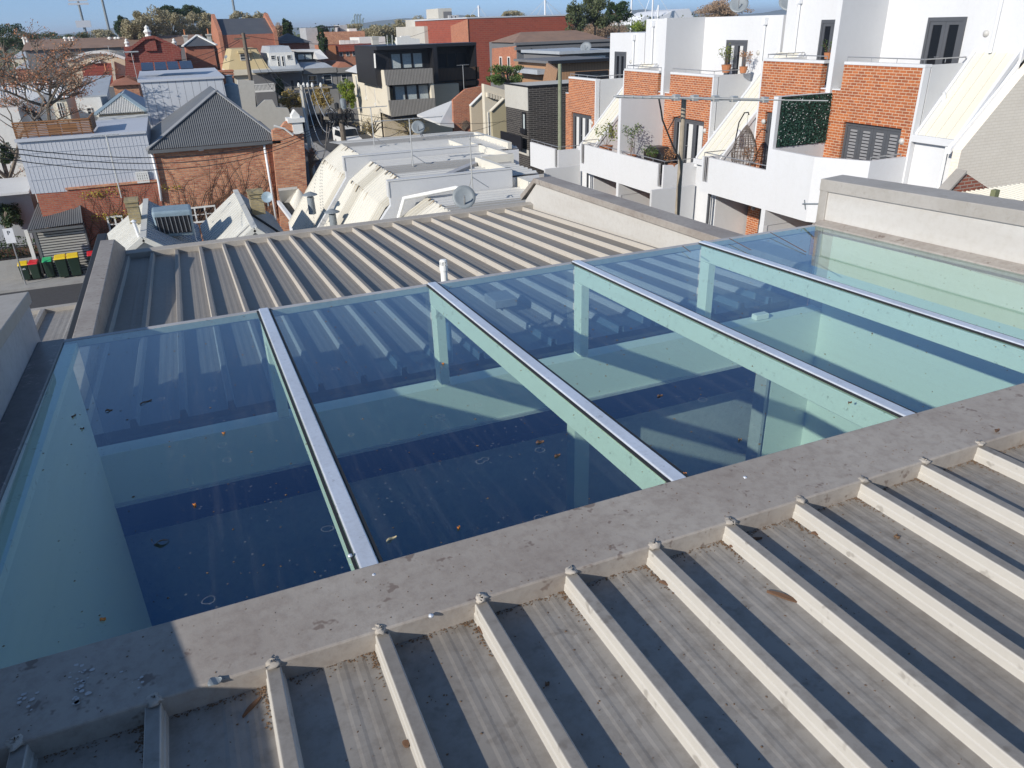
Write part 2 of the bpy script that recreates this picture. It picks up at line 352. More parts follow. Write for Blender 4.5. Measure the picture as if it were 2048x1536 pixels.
# kerb frame round the glass
sk.box(-0.64, 3.62, YF - 0.01, YF + 0.02, gz(YF) - 0.035, gz(YF) + 0.002)
skl = sk.build("skylight", "blue_grey_wall", own)
for i in range(5):
    x0, x1 = sky_x[i] + (0.0 if i else -0.05), sky_x[i + 1]
    if i == 4: x1 += 0.02
    MB().hexa([(x0 + .004, Y0, gz(Y0) - .002), (x1 - .004, Y0, gz(Y0) - .002), (x1 - .004, YF, gz(YF) - .002), (x0 + .004, YF, gz(YF) - .002), (x0 + .004, Y0, gz(Y0)), (x1 - .004, Y0, gz(Y0)), (x1 - .004, YF, gz(YF)), (x0 + .004, YF, gz(YF))]).build("glass_pane", "skylight_glass", skl)
    if i:
        c = sky_x[i]; m = MB(); h = 0.010
        for (a, b, e, mt) in ((-0.024, 0.024, h, 0),):
            m.hexa([(c + a, Y0 - 0.03, gz(Y0)), (c + b, Y0 - 0.03, gz(Y0)), (c + b, YF + 0.012, gz(YF)), (c + a, YF + 0.012, gz(YF)), (c + a + .003, Y0 - 0.03, gz(Y0) + e), (c + b - .003, Y0 - 0.03, gz(Y0) + e), (c + b - .003, YF + 0.012, gz(YF) + e), (c + a + .003, YF + 0.012, gz(YF) + e)])
        m.build("glazing_cap", "mullion_metal", skl, bevel=0.003, seg=2)
        m = MB()
        for a, b in ((-0.033, -0.0245), (0.0245, 0.033)):
            m.hexa([(c + a, Y0, gz(Y0)), (c + b, Y0, gz(Y0)), (c + b, YF, gz(YF)), (c + a, YF, gz(YF)), (c + a, Y0, gz(Y0) + .005), (c + b, Y0, gz(Y0) + .005), (c + b, YF, gz(YF) + .005), (c + a, YF, gz(YF) + .005)])
        m.build("gasket", "rubber", skl)
for i, c in enumerate(sky_x[:-1]):
    if i == 0: continue
    D = 0.085; t = 0.026; m = MB()
    m.hexa([(c - t, Y0 + .01, gz(Y0) - .012 - D), (c + t, Y0 + .01, gz(Y0) - .012 - D), (c + t, YF - .02, gz(YF) - .012 - D), (c - t, YF - .02, gz(YF) - .012 - D), (c - t, Y0 + .01, gz(Y0) - .012), (c + t, Y0 + .01, gz(Y0) - .012), (c + t, YF - .02, gz(YF) - .012), (c - t, YF - .02, gz(YF) - .012)])
    m.build("rafter", "steel_white", skl, bevel=0.003)
    m = MB(); m.box(c - t, c + t, YF - 0.105, YF - 0.022, 8.275, gz(YF) - .0125 - D)
    m.build("post", "steel_white", skl, bevel=0.003)
for i in range(5):
    a, b = sky_x[i] + .03 - (0 if i else .03), sky_x[i + 1] - .03 + (.05 if i == 4 else 0)
    MB().box(a, b, YF - .018, YF - .010, 8.28, gz(YF) - .03).build("upright_pane", "blue_glass", skl)
MB().hexa([(-.66, Y0 + .01, gz(Y0) - .04), (-.585, Y0 + .01, gz(Y0) - .04), (-.585, YF - .02, gz(YF) - .04), (-.64, YF - .02, gz(YF) - .04), (-.66, Y0 + .01, gz(Y0) - .008), (-.585, Y0 + .01, gz(Y0) - .008), (-.585, YF - .02, gz(YF) - .008), (-.64, YF - .02, gz(YF) - .008)]).build('edge_ledge', 'steel_white', skl)
# rod lines on the glass at the far right (thin stays)
m = MB()
for (a, b) in (((1365, 492), (1381, 504)), ((1459, 477), (1502, 500)), ((1541, 465), (1612, 504))):
    p, q = see(*a, z=gz(3.4) + .012), see(*b, z=gz(3.2) + .012); m.tube([p, q], 0.002, 6)
m.build("stay_rod", "bark", skl)

# light well below the glass
m = MB()
m.box(-0.70, -0.615, Y0 + .006, 3.50, 5.4, gz(3.5) - 0.02)                # left wall
m.box(3.63, 3.72, Y0 + .006, 3.50, 5.4, 8.78)                               # right wall
m.box(-0.70, 3.72, 3.50, 3.60, 8.0, 8.262)                               # far beam
m.box(3.29, 3.72, 3.50, 3.60, 5.4, 8.0)
m.box(1.83, 1.93, 3.50, 3.60, 5.4, 8.0)                                 # column in the opening
m.box(-0.70, 3.72, 1.30, Y0 + .006, 5.4, 8.79)
m.build("light_well", "plaster", own)
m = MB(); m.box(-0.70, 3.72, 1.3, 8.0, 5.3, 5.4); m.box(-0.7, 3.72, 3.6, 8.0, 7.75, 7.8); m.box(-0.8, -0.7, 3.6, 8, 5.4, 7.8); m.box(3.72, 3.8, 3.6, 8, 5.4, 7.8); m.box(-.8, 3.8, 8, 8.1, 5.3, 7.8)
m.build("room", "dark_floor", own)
m = MB(); m.box(3.24, 3.262, 3.49, 3.60, 5.4, 8.0); m.box(-0.615, 3.29, 3.485, 3.50, 7.985, 8.0); m.build("opening_trim", "blue_grey_wall", own)

# left parapet box
LX = -0.74
m = MB(); m.hexa([(-1.75, -2.2, 5), (LX, -2.2, 5), (LX, 3.70, 5), (-1.75, 3.70, 5), (-1.75, -2.2, 9.34), (LX, -2.2, 9.34), (LX, 3.70, 8.98), (-1.75, 3.70, 8.98)])
m.build("left_upstand_wall", "blue_grey_wall", own, bevel=0.003)
m = MB(); m.hexa([(-1.8, -2.25, 9.33), (LX + .012, -2.25, 9.33), (LX + .012, 3.712, 8.96), (-1.8, 3.712, 8.94), (-1.8, -2.25, 9.385), (LX + .012, -2.25, 9.385), (LX + .012, 3.712, 9.01), (-1.8, 3.712, 9.0)])
m.build("left_wall_cap", "cap_metal", own, bevel=0.004, seg=2)
m = MB(); m.hexa([(LX, Y0, 8.80), (-0.655, Y0, 8.80), (-0.635, YF + .03, 8.74), (LX, YF + .03, 8.74), (LX, Y0, gz(Y0) + .006), (-0.655, Y0, gz(Y0) + .004), (-0.635, YF + .03, gz(YF) + .004), (LX, YF + .03, gz(YF) + .006)])
m.build("left_flashing", "dark_flashing", own, bevel=0.004)
# right parapet box
m = MB(); m.hexa([(3.64, -2.2, 5), (3.78, -2.2, 5), (3.78, 3.64, 5), (3.64, 3.64, 5), (3.64, -2.2, 9.28), (3.78, -2.2, 9.3), (3.78, 3.64, 9.04), (3.64, 3.64, 9.04)])
m.build("right_upstand_wall", "cream_wall", own, bevel=0.003)
m = MB(); m.hexa([(3.625, -2.25, 9.245), (3.80, -2.25, 9.255), (3.80, 3.665, 9.01), (3.625, 3.665, 9.0), (3.625, -2.25, 9.32), (3.80, -2.25, 9.335), (3.80, 3.665, 9.082), (3.625, 3.665, 9.072)])
m.box(3.628, 3.67, 3.60, 3.662, 8.8, 9.05)
m.build("right_wall_cap", "cap_metal", own, bevel=0.004, seg=2)
m = MB(); m.hexa([(3.57, Y0, 8.86), (3.64, Y0, 8.86), (3.64, YF + .03, 8.77), (3.57, YF + .03, 8.77), (3.57, Y0, gz(Y0) + .006), (3.64, Y0, gz(Y0) + .03), (3.64, YF + .03, gz(YF) + .03), (3.57, YF + .03, gz(YF) + .006)])
m.build("right_flashing", "apron_metal", own, bevel=0.004)

# far roof
FS = 0.0641; fz = lambda y: 8.235 - (y - 3.8) * FS
yb = 8.47
PF = 0.2325; k0 = 0.68 - 0.838 * PF; fxa = k0 - 6 * PF; fn = 20; fxb = fxa + fn * PF
m = MB(); m.sheet((fxa, 3.8, fz(3.8)), (fxb, 3.8, fz(3.8)), [(0, (fxa, yb, fz(yb))), (1, (fxb, yb, fz(yb)))], fn, 'lok', 0.044)
m.build("far_roof_sheet", "far_pan_metal", own, bevel=0.003)
m = MB(); m.box(-0.85, 3.9, 3.60, 3.82, 8.10, 8.16); m.build("box_gutter", "dark_flashing", own)
m = MB(); m.hexa([(-.85, yb, 7.5), (4.35, yb, 7.5), (4.35, yb + .09, 7.5), (-.85, yb + .09, 7.5), (-.85, yb, 7.995), (4.35, yb, 7.995), (4.35, yb + .09, 8.01), (-.85, yb + .09, 8.01)])
m.build("back_flashing", "cap_metal", own, bevel=0.004)
m = MB(); m.hexa([(-.85, 3.74, 7), (-.73, 3.74, 7), (-.73, 7.80, 7), (-.85, 7.80, 7), (-.85, 3.74, 8.33), (-.73, 3.74, 8.325), (-.73, 7.80, 8.30), (-.85, 7.80, 8.305)])
m.prism([(-.85, 7.8, 7), (-.85, 8.6, 7), (-.85, 8.6, 8.03), (-.85, 7.8, 8.30)], (.12, 0, 0)); m.build("left_parapet", "apron_metal", own, bevel=0.006, seg=2)
m = MB(); m.box(-.95, -.86, 3.9, 8.6, 8.05, 8.2); m.build("gutter", "rubber", own, bevel=.01)
# right parapet of the far roof, with a raked return at its far end
m = MB(); m.prism([(3.83, 4.0, 7.2), (3.83, 8.7, 7.2), (3.83, 8.7, 8.0), (3.83, 8.35, 8.27), (3.83, 4.0, 8.40)], (0.17, 0, 0))
m.build("right_parapet", "cream_wall", own)
m = MB(); m.hexa([(3.80, 3.66, 8.37), (4.03, 3.66, 8.37), (4.03, 8.38, 8.265), (3.80, 8.38, 8.265), (3.80, 3.66, 8.44), (4.03, 3.66, 8.44), (4.03, 8.38, 8.325), (3.80, 8.38, 8.325)])
m.hexa([(3.80, 8.38, 8.265), (4.03, 8.38, 8.265), (4.03, 8.78, 7.99), (3.80, 8.78, 7.99), (3.80, 8.38, 8.325), (4.03, 8.38, 8.325), (4.03, 8.80, 8.05), (3.80, 8.80, 8.05)])
m.build("right_parapet_cap", "apron_metal", own, bevel=0.004)
m = MB(); m.box(-.9, 4.3, 3.75, 8.5, 0, 7.7); m.box(-1.7, 4.4, -2.1, 3.6, 0, 5.3); m.build("building_wall", "blue_grey_wall", own)
# lower roof left of the parapet
m = MB(); m.sheet((-4.3, 3.8, 7.75), (-.87, 3.8, 7.75), [(0, (-4.3, 8.2, 7.58)), (1, (-.87, 8.2, 7.58))], 11, 'lok', 0.044); m.build("lower_roof_sheet", "pan_metal", own)
m = MB(); m.box(-4.3, -.87, 8.2, 8.28, 6.5, 7.62); m.box(-4.3, -.87, 8.28, 8.48, 6.5, 7.52); m.box(-4.3, -.9, 3.8, 8.2, 3, 7.5); m.build("lower_roof_edge", "cap_metal", own)

# vent pipe standing on the far roof behind the glass
vp = thing("vent_pipe", "white plastic vent pipe with slotted cap standing on the far ribbed roof behind the glass", "pipe", tuple(see(891, 590, y=3.86)))
b0 = Vector(vp.location); b0.z = fz(3.86)
m = MB(); zt = see(888, 530, y=3.86).z
m.lathe([(0.019, 0), (0.019, zt - b0.z - .03), (0.0225, zt - b0.z - .03), (0.0225, zt - b0.z)], (b0.x, 3.86, b0.z), 18); m.build("pipe", "pvc_white", vp, smooth=False)
m = MB()
for k in range(8):
    a = k * math.pi / 4; m.box(b0.x + .018 * math.cos(a) - .003, b0.x + .018 * math.cos(a) + .003, 3.86 + .018 * math.sin(a) - .003, 3.86 + .018 * math.sin(a) + .003, zt, zt + .022)
m.lathe([(0.021, 0.022), (0.018, 0.03), (0.0, 0.033)], (b0.x, 3.86, zt), 16); m.build("cap", "pvc_white", vp)

# ------------------------------------------------------------------ white terrace of townhouses on the right
paint("white_render", (0.645, 0.65, 0.66), 0.75, 0.2, (0.45, 0.44, 0.41), 0.5, (1, 1, .25), bumpy=0.02)
paint("grey_and_shaded_render", (0.55, 0.555, 0.56), 0.75, 0.12, (0.35, 0.35, 0.35), 0.5, (1, 1, .25), bumpy=0.02)  # also on sides of the white walls, with their shade put into the colour
paint("cream_metal", (0.66, 0.63, 0.54), 0.5, 0.12, (0.5, 0.42, 0.28), 1.2)
brick("orange_brick", (0.50, 0.15, 0.045), (0.30, 0.08, 0.03), (0.60, 0.48, 0.35), msize=0.009, vary=0.6, stain=0.2)
brick("painted_brick", (0.86, 0.78, 0.66), (0.83, 0.75, 0.63), (0.76, 0.68, 0.56), vary=0.15, stain=0.25, dark=(0.58, 0.51, 0.42), bumpy=0.3)
flat("frame_grey", (0.085, 0.09, 0.10), 0.45); flat("rail_steel", (0.42, 0.42, 0.42), 0.35, 0.6); window_glass("dark_glass", (0.012, 0.015, 0.02)); MAT["dark_glass"].node_tree.nodes["Principled BSDF"].inputs["IOR"].default_value = 1.28
flat("blind_white", (0.62, 0.62, 0.60), 0.8); flat("blind_grey", (0.25, 0.25, 0.26), 0.8); flat("fitting", (0.5, 0.49, 0.46), 0.5); flat("black_metal", (0.02, 0.02, 0.022), 0.4)
flat("terracotta", (0.45, 0.18, 0.08), 0.8); flat("wicker", (0.16, 0.13, 0.11), 0.8, vary=0.6); flat("red_cloth", (0.45, 0.03, 0.03), 0.7)
flat("downpipe_white", (0.74, 0.75, 0.76), 0.4)
leafmat("hedge_leaf", (0.012, 0.05, 0.035), (0.03, 0.10, 0.07), 0.1); leafmat("plant_leaf", (0.08, 0.13, 0.02), (0.25, 0.26, 0.05))
leafmat("green_leaf", (0.05, 0.10, 0.02), (0.12, 0.18, 0.04)); leafmat("dry_leaf", (0.25, 0.12, 0.06), (0.4, 0.2, 0.08))

def leaves(mb, centre, radii, n, size, r=None, shell=0.0, flatten=1.0, squash=None):
    r = r or rng
    c = Vector(centre)
    for _ in range(n):
        while True:
            p = Vector((r.uniform(-1, 1), r.uniform(-1, 1), r.uniform(-1, 1)))
            if shell < p.length < 1: break
        q = c + Vector((p.x * radii[0], p.y * radii[1], p.z * radii[2]))
        a = Vector((r.gauss(0, 1), r.gauss(0, 1), r.gauss(0, 1))).normalized(); b = a.cross(Vector((r.gauss(0, 1), r.gauss(0, 1), r.gauss(0, 1)))).normalized()
        s = size * r.uniform(0.6, 1.3)
        mb.add([q - a * s, q + b * s * 0.45, q + a * s, q - b * s * 0.45], [(0, 1, 2, 3)])
def french_door(parent, x, y0, y1, z0, z1, leavesn, blind=None, sign=-1, glassm="dark_glass"):
    """glazed door in a wall facing -X; x is the wall face"""
    f = MB(); fw = 0.085
    f.box(x + .0, x + .09, y0, y0 + fw, z0, z1); f.box(x, x + .09, y1 - fw, y1, z0, z1); f.box(x, x + .09, y0 + fw, y1 - fw, z1 - fw * 1.3, z1)
    n = leavesn; wd = (y1 - y0 - 2 * fw) / n
    for i in range(n):
        a = y0 + fw + i * wd; st = min(.12, wd * .22)
        f.box(x + .02, x + .07, a + .003, a + st, z0, z1 - fw * 1.3); f.box(x + .02, x + .07, a + wd - st, a + wd - .003, z0, z1 - fw * 1.3)
        f.box(x + .02, x + .07, a + st, a + wd - st, z1 - fw * 1.3 - .1, z1 - fw * 1.3 - .002); f.box(x + .02, x + .07, a + st, a + wd - st, z0, z0 + .18)
    d = f.build("door", "frame_grey", parent)
    MB().box(x + .045, x + .055, y0 + fw, y1 - fw, z0 + .1, z1 - .1).build("pane", glassm, d)
    if blind:
        b = MB()
        for i in range(n):
            a = y0 + fw + i * wd; st = min(.12, wd * .22)
            if blind == 'curtain': MB().box(x + .030, x + .042, a + st + wd * .0, a + wd - st - wd * .22, z0 + .18, z1 - .2).build('curtain', 'blind_white', d)
            else:
                zz = z1 - .22
                b = MB()
                while zz > z0 + 0.55: b.box(x + .034, x + .042, a + st, a + wd - st, zz - .07, zz); zz -= .10
                b.build('blind', 'blind_grey', d)
    h = MB(); h.tube([(x - .03, y0 + (y1 - y0) * .5 + .05, z0 + 1.0), (x + .02, y0 + (y1 - y0) * .5 + .05, z0 + 1.0)], .012, 6); h.tube([(x - .03, y0 + (y1 - y0) * .5 + .05, z0 + 1.0), (x - .03, y0 + (y1 - y0) * .5 + .15, z0 + 1.0)], .01, 6)
    h.build("handle", "rail_steel", d)
    return d
def rail(mb, pts, up=0.0, r=0.018):
    mb.tube(pts, r, 6)
    for a, b in zip(pts, pts[1:]):
        a = Vector(a); b = Vector(b); n = max(1, int((b - a).length / 0.8))
        for i in range(n + 1):
            p = a.lerp(b, i / n); mb.tube([p, p - Vector((0, 0, .12 + up))], .010, 5)

def townhouses(name, label, yf, T, parts, right_h=0.0, hedge=False):
    """a mirrored pair of houses sharing a party wall at y = yf; T is the top of the brick fronts; walls look towards -X"""
    t = thing(name, label, "townhouses", (20, yf, 0), "white and orange brick townhouses in a stepped row")
    XB, XU, XF = 20.0, 21.85, 17.8
    fl = T - 3.9                       # balcony floor
    if 'near' in parts: y_hi, y_lo = yf - 3.55, yf - 4.98
    ya = yf - 3.5 if 'near' in parts else yf; yb_ = yf + 3.4 if 'far' in parts else yf
    wy0 = yf - 4.98 if 'near' in parts else yf; wy1 = yf + 4.6 if 'far' in parts else yf
    # main body, set back, and its roof edge
    m = MB()
    if 'far' in parts: m.box(XU, XU + 6, wy0, wy1, 0, T + 2.08)
    else: m.box(XU, XU + 6, wy0, yf - 1.6, 0, T + 2.08); m.box(XU, XU + 6, yf - 1.6, yf + .1, 0, T - .5)
    m.build("upper_wall", "white_render", t)
    m = MB()
    if 'near' in parts: m.box(XB, XU, ya, yf - .1, -1, fl)
    if 'far' in parts: m.box(XB, XU, yf + .1, yb_, -1, fl)
    m.build("lower_storey", "orange_brick", t)
    # upper brick fronts
    sides = []
    if 'near' in parts: sides.append(-1)
    if 'far' in parts: sides.append(1)
    for s in sides:
        y0, y1 = (ya, yf - .45) if s < 0 else (yf + .42, yb_)
        dy0, dy1 = (yf - 3.08, yf - .80) if s < 0 else (yf + .95, yf + 3.0)
        dz = T - 1.79
        m = MB()
        m.box(XB, XB + .22, y0 + .08, y1, dz, T - .09); m.box(XB, XB + .22, y0 + .08, dy0, fl, dz); m.box(XB, XB + .22, dy1, y1, fl, dz)
        if s < 0: m.box(XB, XB + .22, y1, yf - .1, fl, T - .87)
        else: m.box(XB, XB + .22, yf + .1, y0, fl, T - .87); 
        m.build("brick_front", "orange_brick", t)
        m = MB(); m.box(XB - .02, XB + .26, y0, y1, T - .088, T); 
        m.box(XB - .012, XB + .22, *( (y0, y0 + .078) if s < 0 else (y1 - .002, y1 + .076)), fl, T - .09)
        yy = (y1, yf - .1) if s < 0 else (yf + .1, y0); m.box(XB - .02, XB + .24, yy[0] + .002, yy[1] - .002, T - .868, T - .83)
        m.build("coping", "white_render", t, bevel=.006)
        # side return of the roof terrace (normal -Y or +Y)
        ys = y0 if s < 0 else y1
        m = MB(); m.prism([(XB + .262, ys + (.002 if s < 0 else -.1), fl - 1), (XU, ys + (.002 if s < 0 else -.1), fl - 1), (XU, ys + (.002 if s < 0 else -.1), T - .02), (XB + .262, ys + (.002 if s < 0 else -.1), T - .02)], (0, .1, 0)); m.build("terrace_side_wall", "grey_and_shaded_render", t)
        m = MB(); m.box(XB + .22, XU, min(y0, y1) + .1, max(y0, y1) - .1, T - .95, T - .9); m.build("terrace_floor", "grey_and_shaded_render", t)
        french_door(t, XU - .062, *((yf - (3.05 if 'far' in parts else 3.3), yf - (1.75 if 'far' in parts else 2.2)) if s < 0 else (yf + 1.55, yf + 2.7)), T - .9, T + 1.2, 2, blind='curtain' if s < 0 and not hedge and 'far' in parts else None)
        french_door(t, XB + .10, dy0, dy1, fl, dz, 4 if hedge else (3 if s > 0 else 3), blind='slats' if hedge and s < 0 else 'curtain')
        m = MB(); m.lathe([(0.0, -.06), (0.06, -.05), (.10, 0), (.10, .02)], (XB - .01, (y0 + .34) if s < 0 else (y1 - .35), dz - .35), 12, 'x'); m.build("wall_lamp", "fitting", t, smooth=True)
        m = MB(); m.lathe([(0.0, -.06), (0.06, -.05), (.10, 0), (.10, .02)], (XU - .01, yf - 3.75 if s < 0 else yf + 1.15, T + .75), 12, 'x'); m.build("wall_lamp", "fitting", t, smooth=True)
        m = MB(); rail(m, [(XB + .1, y1 if s < 0 else y0, T + .13), (XB + .1, y0 + .15 if s < 0 else y1 - .1, T + .13), (XU - .1, y0 + .15 if s < 0 else y1 - .1, T + .13)]); m.build("railing", "rail_steel", t)
    # party wall: upper fin, privacy wall and lower pier
    if 'far' not in parts: pt = T - 3.2
    else:
      m = MB(); m.box(XB - .085, XU, yf - .1, yf + .1, fl, T + 2.1); m.build("party_fin", "grey_and_shaded_render", t)  # same paint as the fin's edge; the side's shade is in the grey
      m = MB(); m.box(XB - .10, XB - .085, yf - .1, yf + .1, fl, T + 2.1); m.build("fin_edge", "white_render", t)
    pt = T - .95
    if 'far' in parts:
        fin = MB(); fin.box(XF + .015, XB - .10, yf - .1, yf + .1, fl - 1.2, pt); fin.build("privacy_wall", "grey_and_shaded_render", t)  # side darker than its white edge: shade put into the colour
        fin = MB(); fin.box(XF, XF + .015, yf - .1, yf + .1, fl - 1.2, pt); fin.build("privacy_wall_edge", "white_render", t)
    MB().box(XF - .01, XF + .16, yf - .11, yf + .11, -1, fl - 1.2).build("pier", "white_render", t)
    MB().box(XF + .16, XB, yf - .08, yf + .08, -1, fl - 1.2).build("lower_party_wall", "grey_and_shaded_render", t)
    # balconies
    for s in sides:
        bt = T - 3.27; bb = T - 4.55; ye = yf + s * 3.62
        if hedge and s < 0: bt = T - 2.56
        m = MB()
        if hedge and s < 0:
            y1 = yf - 2.0; xs = XF + 2.2
            pts = [(XF, yf - .1), (XF, y1), (XF + .75, y1 - 1.45), (XB + .1, y1 - 1.45), (XB + .1, y1 - 1.33), (XF + .82, y1 - 1.33), (XF + .12, y1 + .05), (XF + .12, yf - .1)]
            m.prism([(a, b, bb) for a, b in pts], (0, 0, bt - bb)); 
            m.build("balcony_parapet", "white_render", t)
            m = MB(); m.prism([(XF + .1, yf - .1, bb + .05), (XF + .1, y1 + .05, bb + .05), (XF + .8, y1 - 1.35, bb + .05), (XB, y1 - 1.35, bb + .05), (XB, yf - .1, bb + .05)], (0, 0, .4)); m.build("balcony_floor", "grey_and_shaded_render", t)
        else:
            yn, yfar = sorted((yf + s * .1, ye)); slot = .42
            m.box(XF, XF + .12, yn + (slot if s < 0 else 0), yfar - (slot if s > 0 else 0), bb, bt)
            o0, o1 = (yn + .10, yn + slot) if s < 0 else (yfar - slot, yfar - .10)
            m.box(XF, XF + .12, o0, o1, bb, bb + .38)
            c0, c1 = (yn, yn + .10) if s < 0 else (yfar - .10, yfar); m.box(XF, XF + .12, c0, c1, bb, bt)
            m.build("balcony_parapet", "white_render", t)
            m = MB(); m.box(XF + .12, XB, *((yn, yn + .1) if s < 0 else (yfar - .1, yfar)), bb, bt - .02); m.build("balcony_side", "white_render", t)
            m = MB(); m.box(XF + .12, XB, yn + .1, yfar - .1, bb + .2, bb + .4); m.build("balcony_floor", "grey_and_shaded_render", t)
            m = MB()
            for k in range(3): yy = o0 + (o1 - o0) * (k + .5) / 3; m.box(XF + .04, XF + .06, yy - .008, yy + .008, bb + .38, bt)
            m.build("slot_bars", "black_metal", t)
        m = MB(); m.box(XF + .3, XF + .38, yf + s * 3.45 - .04, yf + s * 3.45 + .04, -1, bb); m.build("balcony_post", "frame_grey", t)
        m = MB()
        if hedge and s < 0: rail(m, [(XB - .2, y1 - 1.39, bt + .1), (XF + .8, y1 - 1.39, bt + .1)])
        else: rail(m, [(XF + .06, yf + s * .15, bt + .14), (XF + .06, ye - s * .05, bt + .14), (XB - .1, ye - s * .05, bt + .14)])
        m.build("balcony_railing", "rail_steel", t)
        # ground floor behind
        m = MB(); y0, y1 = sorted((yf + s * 1.5, yf + s * 2.7)); m.box(XB - .015, XB + .02, y0, y1, -1, bb - .35); dd = m.build("door", "frame_grey", t)
        MB().box(XB - .03, XB - .02, y0 + .1, y0 + .5, -1, bb - .5).build("blind", "blind_white", dd); MB().box(XB - .03, XB - .02, y0 + .7, y0 + 1.08, -1, bb - .5).build("blind", "blind_white", dd)
        m = MB(); m.lathe([(0.0, -.06), (0.06, -.05), (.10, 0), (.10, .02)], (XB - .01, yf + s * 3.1, bb - .8), 12, 'x'); m.build("wall_lamp", "fitting", t, smooth=True)
    # steep metal roofs between the pairs
    for s in sides:
        ya0, ya1 = sorted((yf + s * 3.5, yf + s * 4.9))
        if s < 0 and hedge: ztop = T + .25; zb = T - 1.95; xb0 = 20.1
        elif s < 0: ztop = T - .75; zb = T - 3.3; xb0 = 19.4
        else: ztop = T + .1; zb = T - 3.6; xb0 = 18.45
        m = MB(); m.sheet((xb0, ya1, zb), (xb0, ya0, zb), [(0, (XU, ya1, ztop)), (1, (XU, ya0, ztop))], 4, 'seam', 0.03)
        m.build("steep_roof", "cream_metal", t)
        m = MB()
        for yy in (ya0 + .03, ya1 - .03): MB().prism([(xb0, yy - .05, zb - .1), (XU, yy - .05, ztop - .1), (XU, yy - .05, ztop + .09), (xb0, yy - .05, zb + .09)], (0, .1, 0)).build("roof_verge", "white_render", t)
        m = MB(); m.box(xb0 - .12, xb0 + .02, ya0, ya1, zb - .16, zb + .04); m.build("gutter", "white_render", t, bevel=.01)
        m = MB(); m.prism([(xb0 + .06, ya0 + .01, -1), (XU, ya0 + .01, -1), (XU, ya0 + .01, ztop - .12), (xb0 + .06, ya0 + .01, zb - .12)], (0, ya1 - ya0 - .02, 0)); m.build("slot_wall", "white_render", t)
        m = MB(); yy = ya0 + .22; m.tube([(xb0 - .05, yy, zb - .16), (xb0 - .05, yy, 0)], .045, 8); m.build("downpipe", "downpipe_white", t, smooth=True)
        m = MB(); yv = yf + s * 3.50 ; m.tube([(xb0 + .75, yv - .12, zb + .65), (xb0 + .75, yv - .12, zb + 1.05), (xb0 + .82, yv - .02, zb + 1.15)], .05, 8); m.build("vent", "downpipe_white", t, smooth=True)
        m = MB(); yd = yf + s * 4.05 if s < 0 else yf + 3.9; m.tube([(XU - .07, yd, ztop), (XU - .07, yd, T + 1.75)], .05, 8); m.box(XU - .16, XU - .02, yd - .09, yd + .09, T + 1.75, T + 2.0); m.build("downpipe", "downpipe_white", t)
    # boundary wall between this pair and the next, towards the lane
    if 'near' in parts:
        m = MB(); m.box(16.4, XF + .6, yf - 4.98, yf - 4.86, -1, T - 3.9); m.build("boundary_wall", "grey_and_shaded_render", t)
    return t
T1 = townhouses("townhouses", "nearest pair of white and orange brick townhouses, with an artificial hedge on its privacy wall", 20.38, 8.6, ('near', 'far'), hedge=True)
T2 = townhouses("townhouses", "middle pair of white and orange brick townhouses, with a covered barbecue on the balcony", 30.1, 7.92, ('near', 'far'))
T3 = townhouses("townhouses", "farthest white and orange brick townhouse, its lower balcony next to the dark brick building", 39.75, 7.32, ('near',))
# leafy artificial hedge on the privacy wall of the nearest pair
h = MB(); r = random.Random(3)
for _ in range(9000):
    x = r.uniform(17.93, 20.0); z = r.uniform(6.10, 7.62)
    q = Vector((x, 20.27 - abs(r.gauss(0, .03)), z)); a = Vector((r.gauss(0, 1), r.gauss(0, .6), r.gauss(0, 1))).normalized(); b = a.cross(Vector((r.gauss(0, 1), r.gauss(0, 1), r.gauss(0, 1)))).normalized(); s = r.uniform(.015, .035)
    h.add([q - a * s, q + b * s * .5, q + a * s, q - b * s * .5], [(0, 1, 2, 3)])
hp = thing("artificial_hedge", "dark green artificial hedge panel with tiny white flowers covering the balcony privacy wall", "hedge", (18.9, 20.27, 6.1))
MB().box(17.93, 20.0, 20.262, 20.279, 6.08, 7.64).build("backing", "black_metal", hp); h.build("foliage", "hedge_leaf", hp)
h = MB()
for _ in range(110):
    x = r.uniform(17.95, 19.98); z = r.uniform(6.12, 7.6); s = .018
    h.add([(x - s, 20.215, z), (x, 20.205, z - s), (x + s, 20.215, z), (x, 20.215, z + s)], [(0, 1, 2, 3)])
h.build("flowers", "blind_white", hp)
# painted brick gable of the next building
pg = thing("painted_brick_building", "building with bare gable wall of beige painted brick at the right edge", "building", (22, 15.0, 0))
A = [see(1915, 291, y=15.3), see(2048, 128, y=15.3)]
m = MB(); k = (A[1].z - A[0].z) / (A[1].x - A[0].x)
x0 = A[0].x; z0 = A[0].z - .12
m.prism([(x0 - .05, 15.15, -1), (x0 + 9, 15.15, -1), (x0 + 9, 15.15, z0 + 9 * k), (x0, 15.15, z0)], (0, .25, 0)); m.build("gable_wall", "painted_brick", pg)
m = MB(); m.prism([(x0 - .1, 15.4, z0 - .12), (x0 + 9, 15.4, z0 + 9 * k - .12), (x0 + 9, 15.4, z0 + 9 * k + .05), (x0 - .1, 15.4, z0 + .05)], (0, .12, 0)); m.build("verge", "downpipe_white", pg)
